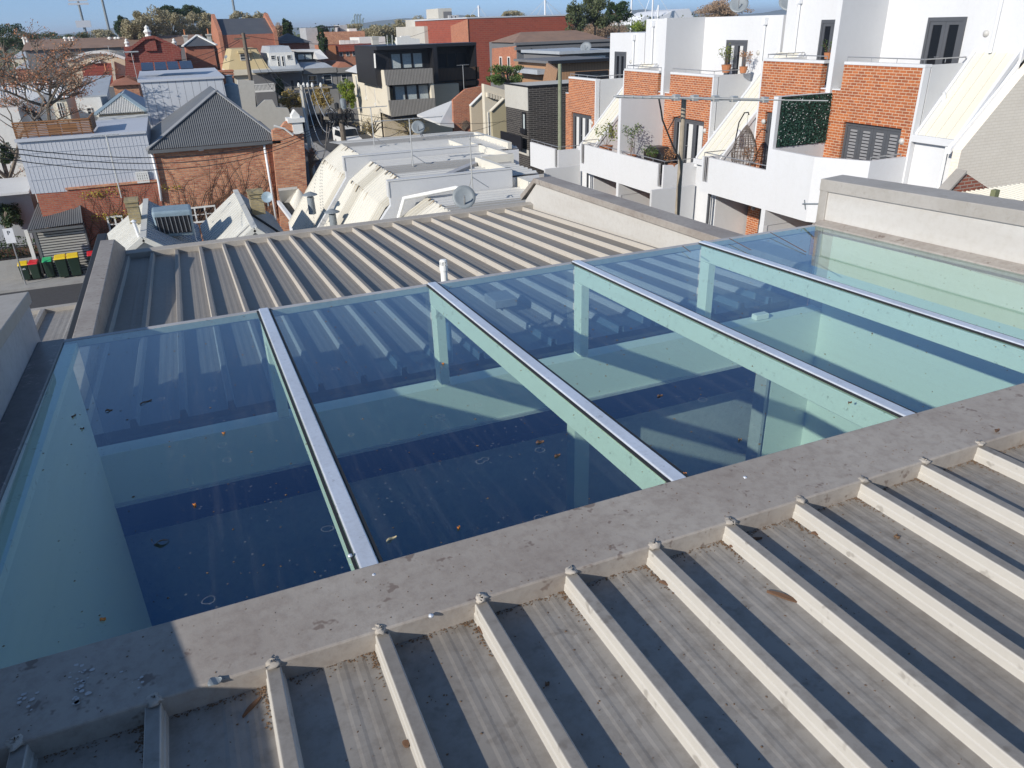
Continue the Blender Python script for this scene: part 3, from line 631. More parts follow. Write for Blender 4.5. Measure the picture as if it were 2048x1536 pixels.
# small brick gable and timber post in front of it
bg_ = thing("brick_shed", "small red brick gable with a pale metal roof in front of the beige painted wall", "shed", (17, 12.5, 0))
yp = 13.0; a = see(1893, 385, y=yp); b = see(1930, 345, y=yp); c = see(1976, 380, y=yp)
brick("red_brick_small", (0.30, 0.09, 0.05), (0.22, 0.07, 0.045), (0.35, 0.3, 0.25))
m = MB(); m.prism([(a.x - .4, yp, 0), (c.x + .6, yp, 0), (c.x + .6, yp, c.z - .25), (b.x, yp, b.z), (a.x - .4, yp, a.z - .35)], (0, .2, 0)); m.build("gable", "red_brick_small", bg_)
m = MB(); m.prism([(a.x - .5, yp - .05, a.z - .38), (b.x, yp - .05, b.z + .06), (b.x, yp - .05, b.z), (a.x - .5, yp - .05, a.z - .46)], (0, .3, 0)); m.build("verge", "cap_metal", bg_)
m = MB(); m.sheet((b.x - .15, yp - 1.2, c.z - .02), (c.x + 2.4, yp - 1.2, c.z - .02), [(0, (b.x - .15, yp - .06, c.z + .05)), (1, (c.x + 2.4, yp - .06, c.z + .05))], 22, 'trim', .03); m.build("roof", "cream_metal", bg_)
tp = thing("timber_post", "short green-stained square timber post in front of the beige painted wall", "post", tuple(see(1992, 400, y=11.6)))
b = see(1992, 398, y=11.6); m = MB(); m.box(b.x - .07, b.x + .07, 11.6, 11.72, 0, see(1992, 381, y=11.6).z); flat("mossy_wood", (0.18, 0.19, 0.10), 0.9, vary=.5); m.build("post_shaft", "mossy_wood", tp)
# things on the balconies
def pot_plant(px, py, y, size, label, mat="plant_leaf", x=None, n=260, tall=1.2):
    c = see(px, py, x=x) if x else see(px, py, y=y)
    if x and x < 20: c.z -= .45; size *= 1.25
    t = thing("potted_plant", label, "plant", tuple(c)); m = MB(); m.lathe([(size * .3, 0), (size * .42, size * .6), (size * .45, size * .6)], c, 12); m.build("pot", "terracotta", t)
    m = MB(); st = MB()
    for k in range(7):
        a = rng.uniform(0, 6.28); p = c + Vector((math.cos(a) * size * .5, math.sin(a) * size * .5, size * .6 + rng.uniform(.4, 1) * size * tall)); st.tube([c + Vector((0, 0, size * .55)), p], .006, 4)
        leaves(m, p, (size * .35, size * .35, size * .4), n // 7, size * .08)
    m.build("foliage", mat, t); st.build("stems", "bark", t); return t
pot_plant(1212, 292, 0, .62, "bushy potted shrub with yellow-green leaves on the middle townhouses' far balcony", x=18.4)
pot_plant(1262, 306, 0, .5, "leggy green pot plant beside the grey privacy wall of the barbecue balcony", "green_leaf", x=18.3, tall=2)
pot_plant(1300, 318, 0, .4, "low green pot plant in front of the covered barbecue", "green_leaf", x=18.25)
pot_plant(1345, 318, 0, .35, "straggly reddish pot plant at the door of the barbecue balcony", "dry_leaf", x=18.3)
pot_plant(1452, 145, 0, .5, "yellow-green pot plant left of the roof terrace door of the middle townhouses", x=21.3)
pot_plant(1486, 146, 0, .4, "sparse reddish pot plant in front of the roof terrace door of the middle townhouses", "dry_leaf", x=21.2)
pot_plant(1655, 118, 0, .35, "broad-leafed green pot plant on the roof terrace left of the nearest party wall", "green_leaf", x=21.3, tall=.9)
pot_plant(1503, 318, 0, .35, "reddish dry pot plant behind the hanging egg chair", "dry_leaf", x=18.8)
bq = thing("barbecue", "barbecue under a black cover on the balcony of the middle townhouses", "barbecue", tuple(see(1310, 310, x=18.5)))
c = see(1305, 300, x=18.7); 
m = MB(); m.prism([(c.x, c.y - .75, c.z - .9), (c.x, c.y + .6, c.z - .9), (c.x, c.y + .75, c.z - .15), (c.x, c.y + .35, c.z + .12), (c.x, c.y - .35, c.z + .14), (c.x, c.y - .75, c.z - .15)], (.6, 0, 0)); m.build("cover", "black_metal", bq, bevel=.05, seg=3)
m = MB(); m.tube([(c.x - .03, c.y - .3, c.z - .08), (c.x - .03, c.y + .1, c.z - .08)], .02, 6); m.build("handle", "rail_steel", bq)
# hanging egg chair
ec = thing("egg_chair", "woven grey hanging egg chair on the balcony left of the hedge panel", "chair", tuple(see(1490, 320, x=18.6)))
c = see(1489, 300, x=18.6); m = MB()
prof = [(0.02, .85), (.12, .72), (.25, .5), (.38, .2), (.45, -.1), (.42, -.35), (.3, -.55), (.1, -.65)]
for k in range(22):
    a = k * 2 * math.pi / 22; m.tube([c + Vector((r_ * math.cos(a), r_ * math.sin(a), h_)) for r_, h_ in prof], .012, 4, cap=False)
for r_, h_ in [(.12, .72), (.2, .6), (.28, .44), (.34, .3), (.39, .15), (.43, 0), (.45, -.12), (.43, -.3), (.36, -.45), (.25, -.58)]:
    m.tube([c + Vector((r_ * math.cos(a * .3), r_ * math.sin(a * .3), h_)) for a in range(22)], .012, 4, cap=False)
m.build("basket", "wicker", ec)
m = MB(); m.tube([c + Vector((.0, .5, -.9)), c + Vector((0, .55, .3)), c + Vector((0, .45, .9)), c + Vector((0, .2, 1.25)), c + Vector((0, 0, 1.28)), c + Vector((0, -.05, 1.2))], .022, 8); m.tube([c + Vector((0, 0, 1.25)), c + Vector((0, 0, .85))], .006, 5); m.lathe([(.4, 0), (.4, .03), (0, .03)], c + Vector((0, .2, -.93)), 16)
m.build("stand", "black_metal", ec)
# large satellite dishes
flat("dish_grey", (0.21, 0.235, 0.25), 0.5, vary=.25)
def dish(px, py, rad_px, label, base_px, mat="dish_grey", aim=(-.55, -.6, .55), **pl):
    c = see(px, py, **pl); e = see(px + rad_px, py, **({'y': c.y})); rad = abs(e.x - c.x) * 1.0
    b = see(*base_px, y=c.y + .1)
    t = thing("satellite_dish", label, "satellite dish", tuple(b)); a = Vector(aim).normalized(); q = a.to_track_quat('Z', 'Y')
    m = MB(); n = 24; R_ = []
    for r_, h_ in ((0.02, 0), (.35, .02), (.7, .08), (1, .17), (1.0, .185), (.7, .10), (.35, .035), (.02, .015)): R_.append((r_ * rad, h_ * rad))
    m.lathe(R_, (0, 0, 0), n); m.v = [tuple(c + q @ Vector(v)) for v in m.v]; m.build("reflector", mat, t, smooth=True)
    m = MB(); tip = c + a * rad * .9 - Vector((0, 0, rad * .55)); m.tube([c - Vector((0, 0, rad * .8)) + a * .1 * rad, tip + Vector((0, 0, rad * .35))], .02 * max(1, rad), 6)
    m.lathe([(.05 * rad, 0), (.07 * rad, .16 * rad)], tip + Vector((0, 0, rad * .35)), 8); m.build("feed_arm", "rail_steel", t)
    m = MB(); m.tube([b, Vector((b.x, b.y, c.z - .1 * rad)), c], .03 * max(.8, rad), 6); m.tube([b + Vector((.35 * rad, 0, 0)), Vector((b.x, b.y, c.z - rad * .45))], .018, 5); m.build("bracket", "rail_steel", t); return t
dish(1478, 10, 15, "large grey satellite dish on the roof of the middle townhouses, the one wholly in view", (1478, 27), x=23)
dish(1580, 4, 17, "grey satellite dish left of the nearest townhouses, cut off by the photo's top", (1580, 16), x=23)

# ------------------------------------------------------------------ row of cream metal roofs below us, in the middle
paint("white_sheet", (0.60, 0.595, 0.58), 0.5, 0.18, (0.35, 0.33, 0.28), 0.9, (1, 1, 1), spots=.1)
paint("cream_sheet", (0.66, 0.63, 0.55), 0.5, 0.14, (0.5, 0.42, 0.3), 0.9)
paint("rust_stain", (0.42, 0.30, 0.16), 0.8, 0.9, (0.10, 0.07, 0.04), 3, spots=.6)
def ribbed(name, col, groove, pitch, y0=0.0):
    """ribbed sheet with darker troughs: a dark line every pitch metres across the fall"""
    paint(name, col, 0.5, 0.16, [c * .5 for c in col], 0.9); t = MAT[name].node_tree; b = t.nodes["Principled BSDF"]; src = b.inputs['Base Color'].links[0].from_socket
    tc = t.nodes.new("ShaderNodeTexCoord"); sp = t.nodes.new("ShaderNodeSeparateXYZ"); t.links.new(tc.outputs['Object'], sp.inputs[0])
    d = t.nodes.new("ShaderNodeMath"); d.operation = 'DIVIDE'; d.inputs[1].default_value = pitch; t.links.new(sp.outputs[1], d.inputs[0]); f = t.nodes.new("ShaderNodeMath"); f.operation = 'FRACT'; t.links.new(d.outputs[0], f.inputs[0])
    l = t.nodes.new("ShaderNodeMath"); l.operation = 'LESS_THAN'; l.inputs[1].default_value = .3; t.links.new(f.outputs[0], l.inputs[0])
    t.links.new(mixc(t, mul(t, l.outputs[0], .75), src, groove), b.inputs['Base Color'])
ribbed("flat_ribbed", (0.54, 0.535, 0.515), (0.20, 0.19, 0.175), .30); ribbed("slope_ribbed", (0.66, 0.63, 0.55), (0.40, 0.37, 0.30), .222)
def metal_bay(label, y0, y1, zf, xt, xr, knee=True, near=None, group="cream metal roofs of the row below"):
    t = thing("metal_roofed_house", label, "house", (xt, y0, 0), group)
    xk, zk = (4.92, zf - .53) if knee else (xt - .75, zf - .45)
    xb, zb = (3.30, zf - 2.75) if knee else (xt - 1.6, zf - 1.5)
    n = int((y1 - y0) / .3)
    m = MB(); m.sheet((xt, y0, zf), (xt, y1, zf), [(0, (xr, y0, zf - .02)), (1, (xr, y1, zf - .02))], n, 'trim', .05, flip=True); m.build("flat_roof_sheet", "flat_ribbed", t)
    m = MB(); m.sheet((xk, y1, zk), (xk, y0, zk), [(0, (xt + .04, y1, zf + .03)), (1, (xt + .04, y0, zf + .03))], int(n * 1.35), 'trim', .045); m.build("upper_slope_sheet", "slope_ribbed", t)
    m = MB(); m.sheet((xb, y1, zb), (xb, y0, zb), [(0, (xk + .03, y1, zk + .03)), (1, (xk + .03, y0, zk + .03))], int(n * 1.35), 'trim', .045); m.build("steep_slope_sheet", "slope_ribbed", t)
    # grime where the sheets lap
    r = random.Random(int(y0)); m = MB()
    for i in range(n):
        y = y0 + (i + .5) * (y1 - y0) / n
        for (xx, zz, dx, dz) in ((xt + .03, zf + .035, -.75, -.53), (xk + .02, zk + .035, -.6, -.85)):
            if r.random() < .5:
                L = r.uniform(.08, .30); d = Vector((dx, 0, dz)).normalized(); a = Vector((xx, y, zz)) + Vector((-.02, 0, .035)) - d * .02
                m.add([a + Vector((0, -.035, 0)), a + Vector((0, .03, 0)), a + d * L + Vector((0, .015, 0)), a + d * L + Vector((0, -.02, 0))], [(0, 1, 2, 3)])
    m.build("lap_stains", "rust_stain", t)
    # body under the sheets
    m = MB(); m.prism([(xr, y0, 0), (xr, y0, zf - .06), (xt, y0, zf - .06), (xk, y0, zk - .06), (xb, y0, zb - .06), (xb, y0, 0)], (0, y1 - y0, 0)); m.build("house_body", "white_render", t)
    return t
def upstand(t, y, zf, xt, xr, z_out, x_out, body="white_render"):
    """parapet wall between two bays, following the roof line a little above it"""
    m = MB(); zt = zf + .22
    pts = [(xr, y, zf - .3), (xr, y, zt), (x_out, y, zt), (x_out, y, 5.52), (3.16, y, 3.26), (3.4, y, 3.1), (x_out + .35, y, 5.2)]
    m.prism(pts, (0, .16, 0)); m.build("party_upstand", "grey_and_shaded_render", t)
    m = MB(); m.box(x_out - .04, xr + .02, y - .02, y + .18, zt, zt + .03)
    m.prism([(x_out - .04, y - .02, zt), (x_out - .005, y - .02, zt), (x_out - .005, y - .02, zt - .42), (x_out - .05, y - .02, zt - .42)], (0, .2, 0)); m.build("upstand_cap", "white_sheet", t)
BA = metal_bay("farthest bay of the cream metal roofs, ending at the parked white car", 25.95, 30.6, 5.95, 5.68, 11.2)
upstand(BA, 25.78, 5.95, 5.6, 9.75, (4.3, 4.6), 4.86)
m = MB(); m.sheet((5.68, 30.6, 5.95), (5.68, 33.0, 5.75), [(0, (11.5, 30.6, 5.93)), (1, (11.5, 33.0, 5.75))], 15, 'trim', .03, flip=True); m.build("back_roof_sheet", "flat_ribbed", BA)
m = MB(); m.box(9.3, 9.45, 26.1, 28.2, 5.9, 6.12); m.box(10.8, 10.95, 26.0, 29.5, 5.85, 6.15); m.build("end_parapet", "cream_sheet", BA)
BB = metal_bay("middle bay of the cream metal roofs, with the rusty lap marks and the small dormer", 20.98, 25.76, 5.95, 5.68, 9.7)
upstand(BB, 20.8, 5.95, 5.6, 8.75, (4.3, 4.6), 5.06)
m = MB(); m.hexa([(9.7, 23.3, 5.8), (9.85, 23.3, 5.8), (9.72, 26.6, 5.8), (9.57, 26.6, 5.8), (9.7, 23.3, 6.2), (9.85, 23.3, 6.2), (9.72, 26.6, 6.2), (9.57, 26.6, 6.2)])
m.hexa([(8.6, 20.9, 5.8), (8.75, 20.9, 5.8), (8.68, 23.3, 5.8), (8.53, 23.3, 5.8), (8.6, 20.9, 6.2), (8.75, 20.9, 6.2), (8.68, 23.3, 6.2), (8.53, 23.3, 6.2)]); m.box(8.75, 9.85, 23.25, 23.35, 4.5, 6.2); m.build("end_parapet", "cream_sheet", BB)
m = MB(); m.beam((9.5, 24.3, 6.01), (6.4, 21.0, 6.01), .22, .10); m.build("valley_gutter", "blue_grey_wall", BB)
BC = metal_bay("nearest bay of the cream metal roofs, beside the big grey dish and the white pipe", 15.4, 20.78, 5.62, 6.05, 9.0, knee=False)
m = MB(); m.box(8.95, 9.1, 15.4, 21.0, 5.4, 5.9); m.build("end_parapet", "cream_sheet", BC)
m = MB(); m.tube([(5.0, 20.6, 4.7), (5.38, 20.55, 5.72), (6.9, 20.55, 5.86), (7.15, 20.2, 5.8)], .06, 10); m.build("white_pipe", "pvc_white", BC, smooth=True)
# dormer window set in the steep slope of the middle bay
a = see(738, 392, y=21.6); 
m = MB(); P = [see(737, 396, x=4.62), see(786, 430, x=4.62)]
m.prism([see(738, 393, y=23.2), see(781, 425, y=21.1), see(780, 432, y=21.1), see(735, 400, y=23.2)], (-.10, 0, .02)); m.build("dormer_fascia", "white_sheet", BB)
m = MB(); m.prism([see(741, 396, y=23.2), see(776, 428, y=21.2), see(770, 446, y=21.0), see(724, 446, y=22.8)], (.06, 0, .06)); m.build("dormer_window", "dark_glass", BB)
m = MB(); m.tube([see(752, 402, y=22.6), see(746, 447, y=22.6)], .03, 4); m.tube([see(764, 412, y=21.9), see(756, 447, y=21.9)], .03, 4); m.build("dormer_mullion", "downpipe_white", BB)
# low lean-to roof in front
LT = thing("lean_to", "low cream ribbed lean-to roof with a black gutter below the brick house's corner", "lean-to", (2.8, 22, 0))
q = [see(594, 375, z=3.9), see(612, 393, z=3.6), see(616, 456, z=3.2), see(578, 406, z=3.2)]
m = MB(); m.sheet(q[3], q[2], [(0, q[0]), (1, q[1])], 16, 'trim', .03, flip=True); m.build("roof_sheet", "cream_sheet", LT)
m = MB(); m.prism([see(556, 377, z=3.95), see(594, 373, z=3.95), see(578, 406, z=3.2), see(561, 407, z=3.2)], (0, -.02, -.1)); m.build("end_wall", "cream_wall", LT)
a, b = see(568, 405, z=3.2), see(608, 456, z=3.1); m = MB(); m.beam(a, b, .28, .1); m.build("gutter", "rubber", LT)
m = MB(); m.beam(a - Vector((.22, 0, -.03)), b - Vector((.22, 0, -.03)), .14, .16); m.build("fascia", "downpipe_white", LT)
def cowl(px, py, x, label, hgt=.45):
    b = see(px, py, x=x); t = thing("vent_cowl", label, "vent", tuple(b), "round roof vents on the steep cream slope")
    m = MB(); m.lathe([(.12, -.25), (.11, hgt * .65)], b, 14); m.lathe([(.05, hgt * .62), (.05, hgt * .8)], b, 8); m.build("flue", "dish_grey", t, smooth=False)
    m = MB(); m.lathe([(.24, hgt * .78), (.22, hgt * .83), (.05, hgt), (0, hgt)], b, 16); m.build("cap", "dish_grey", t)
cowl(623, 412, 3.5, "grey round roof vent with flat cowl standing highest on the steep cream slope"); cowl(667, 447, 3.9, "grey round roof vent with flat cowl half hidden behind the ribbed roof edge")
dish(928, 395, 22, "big grey satellite dish standing on the near cream roof behind the ribbed roof", (936, 414), aim=(-.25, -.85, .4), y=17.2)
dish(836, 255, 13, "grey satellite dish on the far end of the cream metal roofs", (842, 275), aim=(-.2, -.85, .45), y=30.5)
flat("aerial_metal", (0.55, 0.55, 0.53), 0.4, .5)
def aerial(px, top, base, label, y, boom=(60, 4), n=8, el=24, thick=.014, mast=.02, brace=True):
    """roof aerial: mast from base pixel to top pixel, boom with cross rods"""
    b = see(*base, y=y); c = see(*top, y=y); t = thing("tv_aerial", label, "aerial", tuple(b)); c = Vector((b.x, b.y, c.z))
    m = MB(); m.tube([b, c], mast, 6); m.build("mast", "aerial_metal", t)
    e = see(top[0] + boom[0], top[1] + boom[1], y=y) - see(top[0], top[1], y=y); L = e.length
    d = Vector((e.x, 0, 0)).normalized() if abs(e.x) > .01 else Vector((1, 0, 0)); m = MB(); s = c - d * L * .5; m.tube([s, s + d * L], thick, 5)
    k = see(top[0] + el, top[1], y=y).x - see(top[0], top[1], y=y).x
    for i in range(n):
        p = s + d * L * (i / (n - 1)); w_ = k * (0.45 + .55 * i / (n - 1)) / 2; v_ = Vector((.35, .9, 0)); m.tube([p - v_ * w_, p + v_ * w_], thick * .6, 4)
    m.build("antenna", "aerial_metal", t)
    if brace: m = MB(); m.tube([b + Vector((.5, .1, 0)), Vector((b.x, b.y, b.z + (c.z - b.z) * .25))], .012, 4); m.tube([b + Vector((.1, .5, 0)), Vector((b.x, b.y, b.z + (c.z - b.z) * .25))], .012, 4); m.build("brace", "aerial_metal", t)
    return t
aerial(0, (942, 272), (945, 380), "tall thin roof aerial with a wide rake of rods above the nearest cream roof", 19.1, (70, 3), 9, 34)
aerial(0, (815, 238), (826, 332), "thin roof aerial with a wide boom above the middle cream roof", 24, (130, 3), 10, 30)
aerial(0, (746, 214), (749, 293), "thin roof aerial on the far cream roof in front of the beige building", 28.8, (64, 0), 8, 20)
# the big aerial on its timber mast, between us and the townhouses
ba = thing("tv_aerial", "big long television aerial on a wooden mast before the townhouses", "aerial", tuple(see(1352, 470, y=11)))
yb2 = 11.0; flat("grey_timber", (0.34, 0.29, 0.22), 0.9, vary=.6)
tp0 = see(1368, 198, y=yb2); bt0 = see(1351, 480, y=yb2); m = MB(); m.tube([(bt0.x, yb2, bt0.z - 3), (bt0.x - .0, yb2, see(1352, 330, y=yb2).z), (tp0.x, yb2, tp0.z)], [.045, .045, .042], 10); m.build("mast", "grey_timber", ba)
c = see(1368, 195, y=yb2); m = MB(); l = see(1232, 193, y=yb2 - .25); rr = see(1533, 200, y=yb2 + .1); m.beam(l, rr, .03, .045); m.build("boom", "aerial_metal", ba)
m = MB()
for i in range(7):
    p = l.lerp(rr, .0 + i * .048); v = Vector((.16, -.42, -.0)) * (.35 + i * .05); m.tube([p - v * .3, p + v], .012, 5)
for f_, k in ((.37, .75), (.49, .95), (.63, 1.15), (.76, 1.4), (.985, 1.75)):
    p = l.lerp(rr, f_); v = Vector((.62, -.72, -.0)) * k * .62; m.tube([p - v, p + v], .010, 5); m.box(p.x - .05, p.x + .05, p.y - .05, p.y + .05, p.z - .04, p.z + .05)
m.build("rods", "aerial_metal", ba)
m = MB(); pts = [see(1318, 198, y=yb2), see(1322, 220, y=yb2 - .02), see(1325, 240, y=yb2 - .02), see(1345, 290, y=yb2 - .04), see(1360, 320, y=yb2 - .06), see(1362, 345, y=yb2 - .06), see(1357, 372, y=yb2 - .07), see(1354, 480, y=yb2 - .07)]; m.tube(pts, .014, 6); m.tube([see(1362, 232, y=yb2 - .05), see(1350, 235, y=yb2 - .05), see(1336, 260, y=yb2 - .05)], .009, 5); m.build("cable", "rubber", ba)
# small fitting at the end of the right upstand
sf = thing("wall_bracket", "small grey cross-shaped bracket fixed to the end of the cream upstand wall", "bracket", (3.6, 3.66, 8.95))
a = see(1606, 408, y=3.9); b = see(1636, 408, y=3.7); m = MB(); m.tube([a, b], .006, 6); m.tube([see(1609, 400, y=3.88), see(1611, 419, y=3.88)], .004, 5); m.build("arm", "dish_grey", sf)
# small boxes on the far roof, seen through the glass
cb = thing("roof_box", "small flat box lying across the ribs of the far roof, seen through the blue glass", "box", (1.5, 4.2, 8.3))
m = MB(); p = see(1005, 590, z=8.30); m.box(p.x - .10, p.x + .07, p.y - .10, p.y + .10, 8.24, 8.30); m.build("housing", "cap_metal", cb, bevel=.006)
cb = thing("junction_box", "little white box on the sill inside the glass roof near the fourth glazing bar", "box", (2.9, 3.55, 8.26))
p = see(1507, 632, z=8.262); m = MB(); m.box(p.x - .05, p.x + .05, 3.52, 3.57, 8.265, 8.30); m.build("housing", "pvc_white", cb, bevel=.004)

# ------------------------------------------------------------------ neighbours on the left, just beyond our roof
paint("zinc_and_shaded_iron", (0.40, 0.43, 0.46), 0.5, 0.3, (0.2, 0.2, 0.2), 1.2, spots=.2)  # also colours the cottages' right slopes, darkened there for their shade
paint("old_cream_iron", (0.62, 0.61, 0.56), 0.55, 0.3, (0.3, 0.28, 0.22), 1.2, spots=.2)
brick("old_brick", (0.44, 0.14, 0.07), (0.74, 0.36, 0.19), (0.42, 0.31, 0.23), vary=0.7, stain=0.35, dark=(0.10, 0.05, 0.04))
brick("red_brick", (0.38, 0.09, 0.05), (0.46, 0.15, 0.08), (0.30, 0.2, 0.15), vary=0.5, stain=0.25)
brick("yellow_brick", (0.42, 0.34, 0.18), (0.30, 0.24, 0.13), (0.3, 0.26, 0.18), w=.22, h=.08, vary=.7, stain=.5)
paint("dark_iron", (0.13, 0.135, 0.14), 0.5, 0.25, (0.05, 0.05, 0.05), 1.0)
paint("cladding", (0.52, 0.54, 0.58), 0.45, 0.12, (0.35, 0.36, 0.4), 0.6)
flat("asphalt", (0.055, 0.055, 0.058), 0.9, vary=.4); paint("concrete", (0.34, 0.33, 0.31), 0.85, .35, (0.15, .14, .13), 2, spots=.2)
lines("roller", (0.42, 0.41, 0.38), (0.05, 0.05, 0.05), 0.12, 0.42, 'v', vary=.25); lines("dark_slats", (0.05, 0.05, 0.05), (0.01, 0.01, 0.01), .12, .3)
lines("timber", (0.30, 0.14, 0.055), (0.06, 0.03, 0.015), .11, .22, 'v', vary=.5)
flat("bin_green", (0.013, 0.032, 0.018), 0.5, vary=.2); flat("lid_yellow", (0.80, 0.55, 0.02), 0.45, vary=.1); flat("lid_red", (0.60, 0.02, 0.03), 0.45, vary=.1); flat("lid_green", (0.03, 0.42, 0.16), 0.45, vary=.1)
flat("cooler_blue", (0.25, 0.33, 0.38), 0.5, vary=.3); flat("sign_white", (0.8, 0.8, 0.8), 0.5)
flat("cap_grey", (0.26, 0.265, 0.27), .5); flat("window_white", (0.72, 0.71, 0.67), 0.6)
leafmat("ivy_yellow", (0.35, 0.33, 0.03), (0.5, 0.4, 0.05)); leafmat("dark_leaf", (0.015, 0.04, 0.012), (0.05, 0.09, 0.025)); leafmat("ochre_leaf", (0.27, 0.21, 0.06), (0.44, 0.32, 0.10)); leafmat("rust_leaf", (0.38, 0.14, 0.06), (0.55, 0.26, 0.13)); leafmat("gum_leaf", (0.06, 0.085, 0.035), (0.12, 0.14, 0.06)); leafmat("bright_leaf", (0.10, 0.20, 0.02), (0.30, 0.34, 0.04))

def gable_house(label, x0, xr, x1, y0, y1, zr, ze, mats, wall="grey_and_shaded_render", name="cottage", group=None):
    t = thing(name, label, "house", (xr, y0, 0), group)
    n = int((y1 - y0) / .3)
    m = MB(); m.sheet((x0, y1, ze), (x0, y0, ze), [(0, (xr, y1, zr)), (1, (xr, y0, zr))], n, 'seam', .02); m.build("left_slope", mats[0], t)
    m = MB(); m.sheet((x1, y0, ze), (x1, y1, ze), [(0, (xr, y0, zr)), (1, (xr, y1, zr))], n, 'seam', .02); m.build("right_slope", mats[1], t)
    m = MB(); m.prism([(x0 + .1, y0 + .15, 0), (x1 - .1, y0 + .15, 0), (x1 - .1, y0 + .15, ze - .05), (xr, y0 + .15, zr - .06), (x0 + .1, y0 + .15, ze - .05)], (0, y1 - y0 - .3, 0)); m.build("walls", wall, t)
    m = MB(); m.beam((xr, y0 - .02, zr + .02), (xr, y1 + .02, zr + .02), .16, .04); 
    for xx in (x0, x1): m.beam((xx, y0 - .02, ze), (xr, y0 - .02, zr), .05, .14)
    m.build("ridge_cap", "old_cream_iron", t); return t
c1 = gable_house("cottage with a metal gable roof carrying the evaporative cooler", -2.95, -1.43, 0.03, 22.6, 28.4, 5.0, 3.95, ("old_cream_iron", "zinc_and_shaded_iron"))  # right slope's blue-grey puts its shade into the colour
c2 = gable_house("cottage with a pale gable roof, a roof window and a row of conduit clips", 0.08, 1.45, 2.6, 22.2, 28.4, 5.0, 3.95, ("old_cream_iron", "zinc_and_shaded_iron"))  # one roof again: lit slope cream, shaded slope painted blue-grey
# near lower extensions
m = MB(); m.sheet((-2.95, 22.55, 3.95), (-2.95, 18, 3.95), [(0, (-1.9, 22.55, 4.35)), (1, (-1.9, 18, 4.35))], 14, 'seam', .02); m.build("lean_to_roof", "old_cream_iron", c1)
m = MB(); a = see(497, 437, z=4.35); 
for i in range(9):
    f = i / 8; p = see(422 + 80 * f, 470 - 55 * f, x=.35 + 1.0 * f); 
    p = Vector((.25 + 1.15 * f, 22.9, 4.02 + .88 * f * .86 + .05)); m.box(p.x - .03, p.x + .03, p.y - .04, p.y + .04, p.z, p.z + .07)
m.beam((.2, 22.9, 4.10), (1.4, 22.9, 4.98), .04, .03); m.build("conduit", "rail_steel", c2)
m = MB(); m.hexa([(.55, 22.3, 4.25), (.95, 22.3, 4.55), (.95, 22.75, 4.55), (.55, 22.75, 4.25), (.5, 22.3, 4.36), (.9, 22.3, 4.68), (.9, 22.75, 4.68), (.5, 22.75, 4.36)]); rw = m.build("roof_window", "frame_grey", c2)
m = MB(); m.hexa([(.54, 22.36, 4.375), (.86, 22.36, 4.63), (.86, 22.69, 4.63), (.54, 22.69, 4.375), (.53, 22.36, 4.39), (.85, 22.36, 4.65), (.85, 22.69, 4.65), (.53, 22.69, 4.39)]); m.build("pane", "dark_glass", rw)
m = MB(); m.beam((1.5, 24.6, 5.0), (2.5, 23.6, 4.25), .06, .05); m.build("flashing_strip", "rubber", c2)
def chimney(px0, px1, ptop, pbot, y, label, mat="yellow_brick", capm="yellow_brick", name="chimney", parent=None, dep=None):
    a = see(px0, ptop, y=y); b = see(px1, ptop, y=y); zb = see(px0, pbot, y=y).z; w_ = b.x - a.x; dep = dep or w_ * .8; h = a.z - zb
    m = MB(); m.box(a.x + w_ * .08, b.x - w_ * .08, y, y + dep, zb, a.z - h * .28); m.box(a.x + w_ * .02, b.x - w_ * .02, y - .03, y + dep + .03, a.z - h * .28, a.z - h * .22); m.box(a.x + w_ * .06, b.x - w_ * .06, y - .01, y + dep + .01, a.z - h * .22, a.z - h * .1); m.box(a.x, b.x, y - .05, y + dep + .05, a.z - h * .1, a.z)
    if parent is not None: return m.build(name, mat, parent)
    t = thing(name, label, "chimney", ((a.x + b.x) / 2, y, zb)); m.build("shaft", mat, t); return t
ch1 = chimney(247, 276, 402, 450, 25, "", parent=c1, dep=.5); ch2 = chimney(495, 527, 385, 432, 25.2, "", parent=c2, dep=.5)
m = MB(); p = see(268, 440, y=24.2); m.tube([see(279, 476, y=23.4), see(267, 443, y=23.4)], .045, 8); m.lathe([(.09, 0), (.02, .05)], see(267, 443, y=23.4), 10); m.build("flue_pipe", "downpipe_white", c1)
m = MB(); p = see(535, 395, y=24.5); m.tube([see(537, 412, y=24.5), p], .02, 6); q = Vector((-.3, -.85, .4)).to_track_quat('Z', 'Y'); mm = MB(); mm.lathe([(0, 0), (.17, .05), (.17, .06), (0, .01)], (0, 0, 0), 16); mm.v = [tuple(p + q @ Vector(v)) for v in mm.v]; m.add(mm.v, mm.f)
sd = thing("satellite_dish", "small blue-grey satellite dish right of the second cottage's chimney", "satellite dish", tuple(see(537, 412, y=24.5))); m.build("reflector", "cooler_blue", sd)
# evaporative cooler
ev = thing("evaporative_cooler", "boxy blue-grey evaporative cooler with a slatted face on the cottage roof", "cooler", (-.9, 25, 4.6))
z0 = 4.55; m = MB(); cx, cy = -.62, 24.9
m.hexa([(cx - .5, cy - .42, z0), (cx + .5, cy - .42, z0 - .05), (cx + .5, cy + .42, z0 - .05), (cx - .5, cy + .42, z0), (cx - .56, cy - .48, z0 + .78), (cx + .54, cy - .48, z0 + .74), (cx + .54, cy + .48, z0 + .74), (cx - .56, cy + .48, z0 + .78)]); m.build("body", "cooler_blue", ev, bevel=.07, seg=3)
m = MB(); m.hexa([(cx - .47, cy - .475, z0 + .12), (cx + .44, cy - .475, z0 + .08), (cx + .44, cy - .4, z0 + .08), (cx - .47, cy - .4, z0 + .12), (cx - .49, cy - .49, z0 + .62), (cx + .46, cy - .49, z0 + .58), (cx + .46, cy - .4, z0 + .58), (cx - .49, cy - .4, z0 + .62)]); m.build("filter_panel", "black_metal", ev)
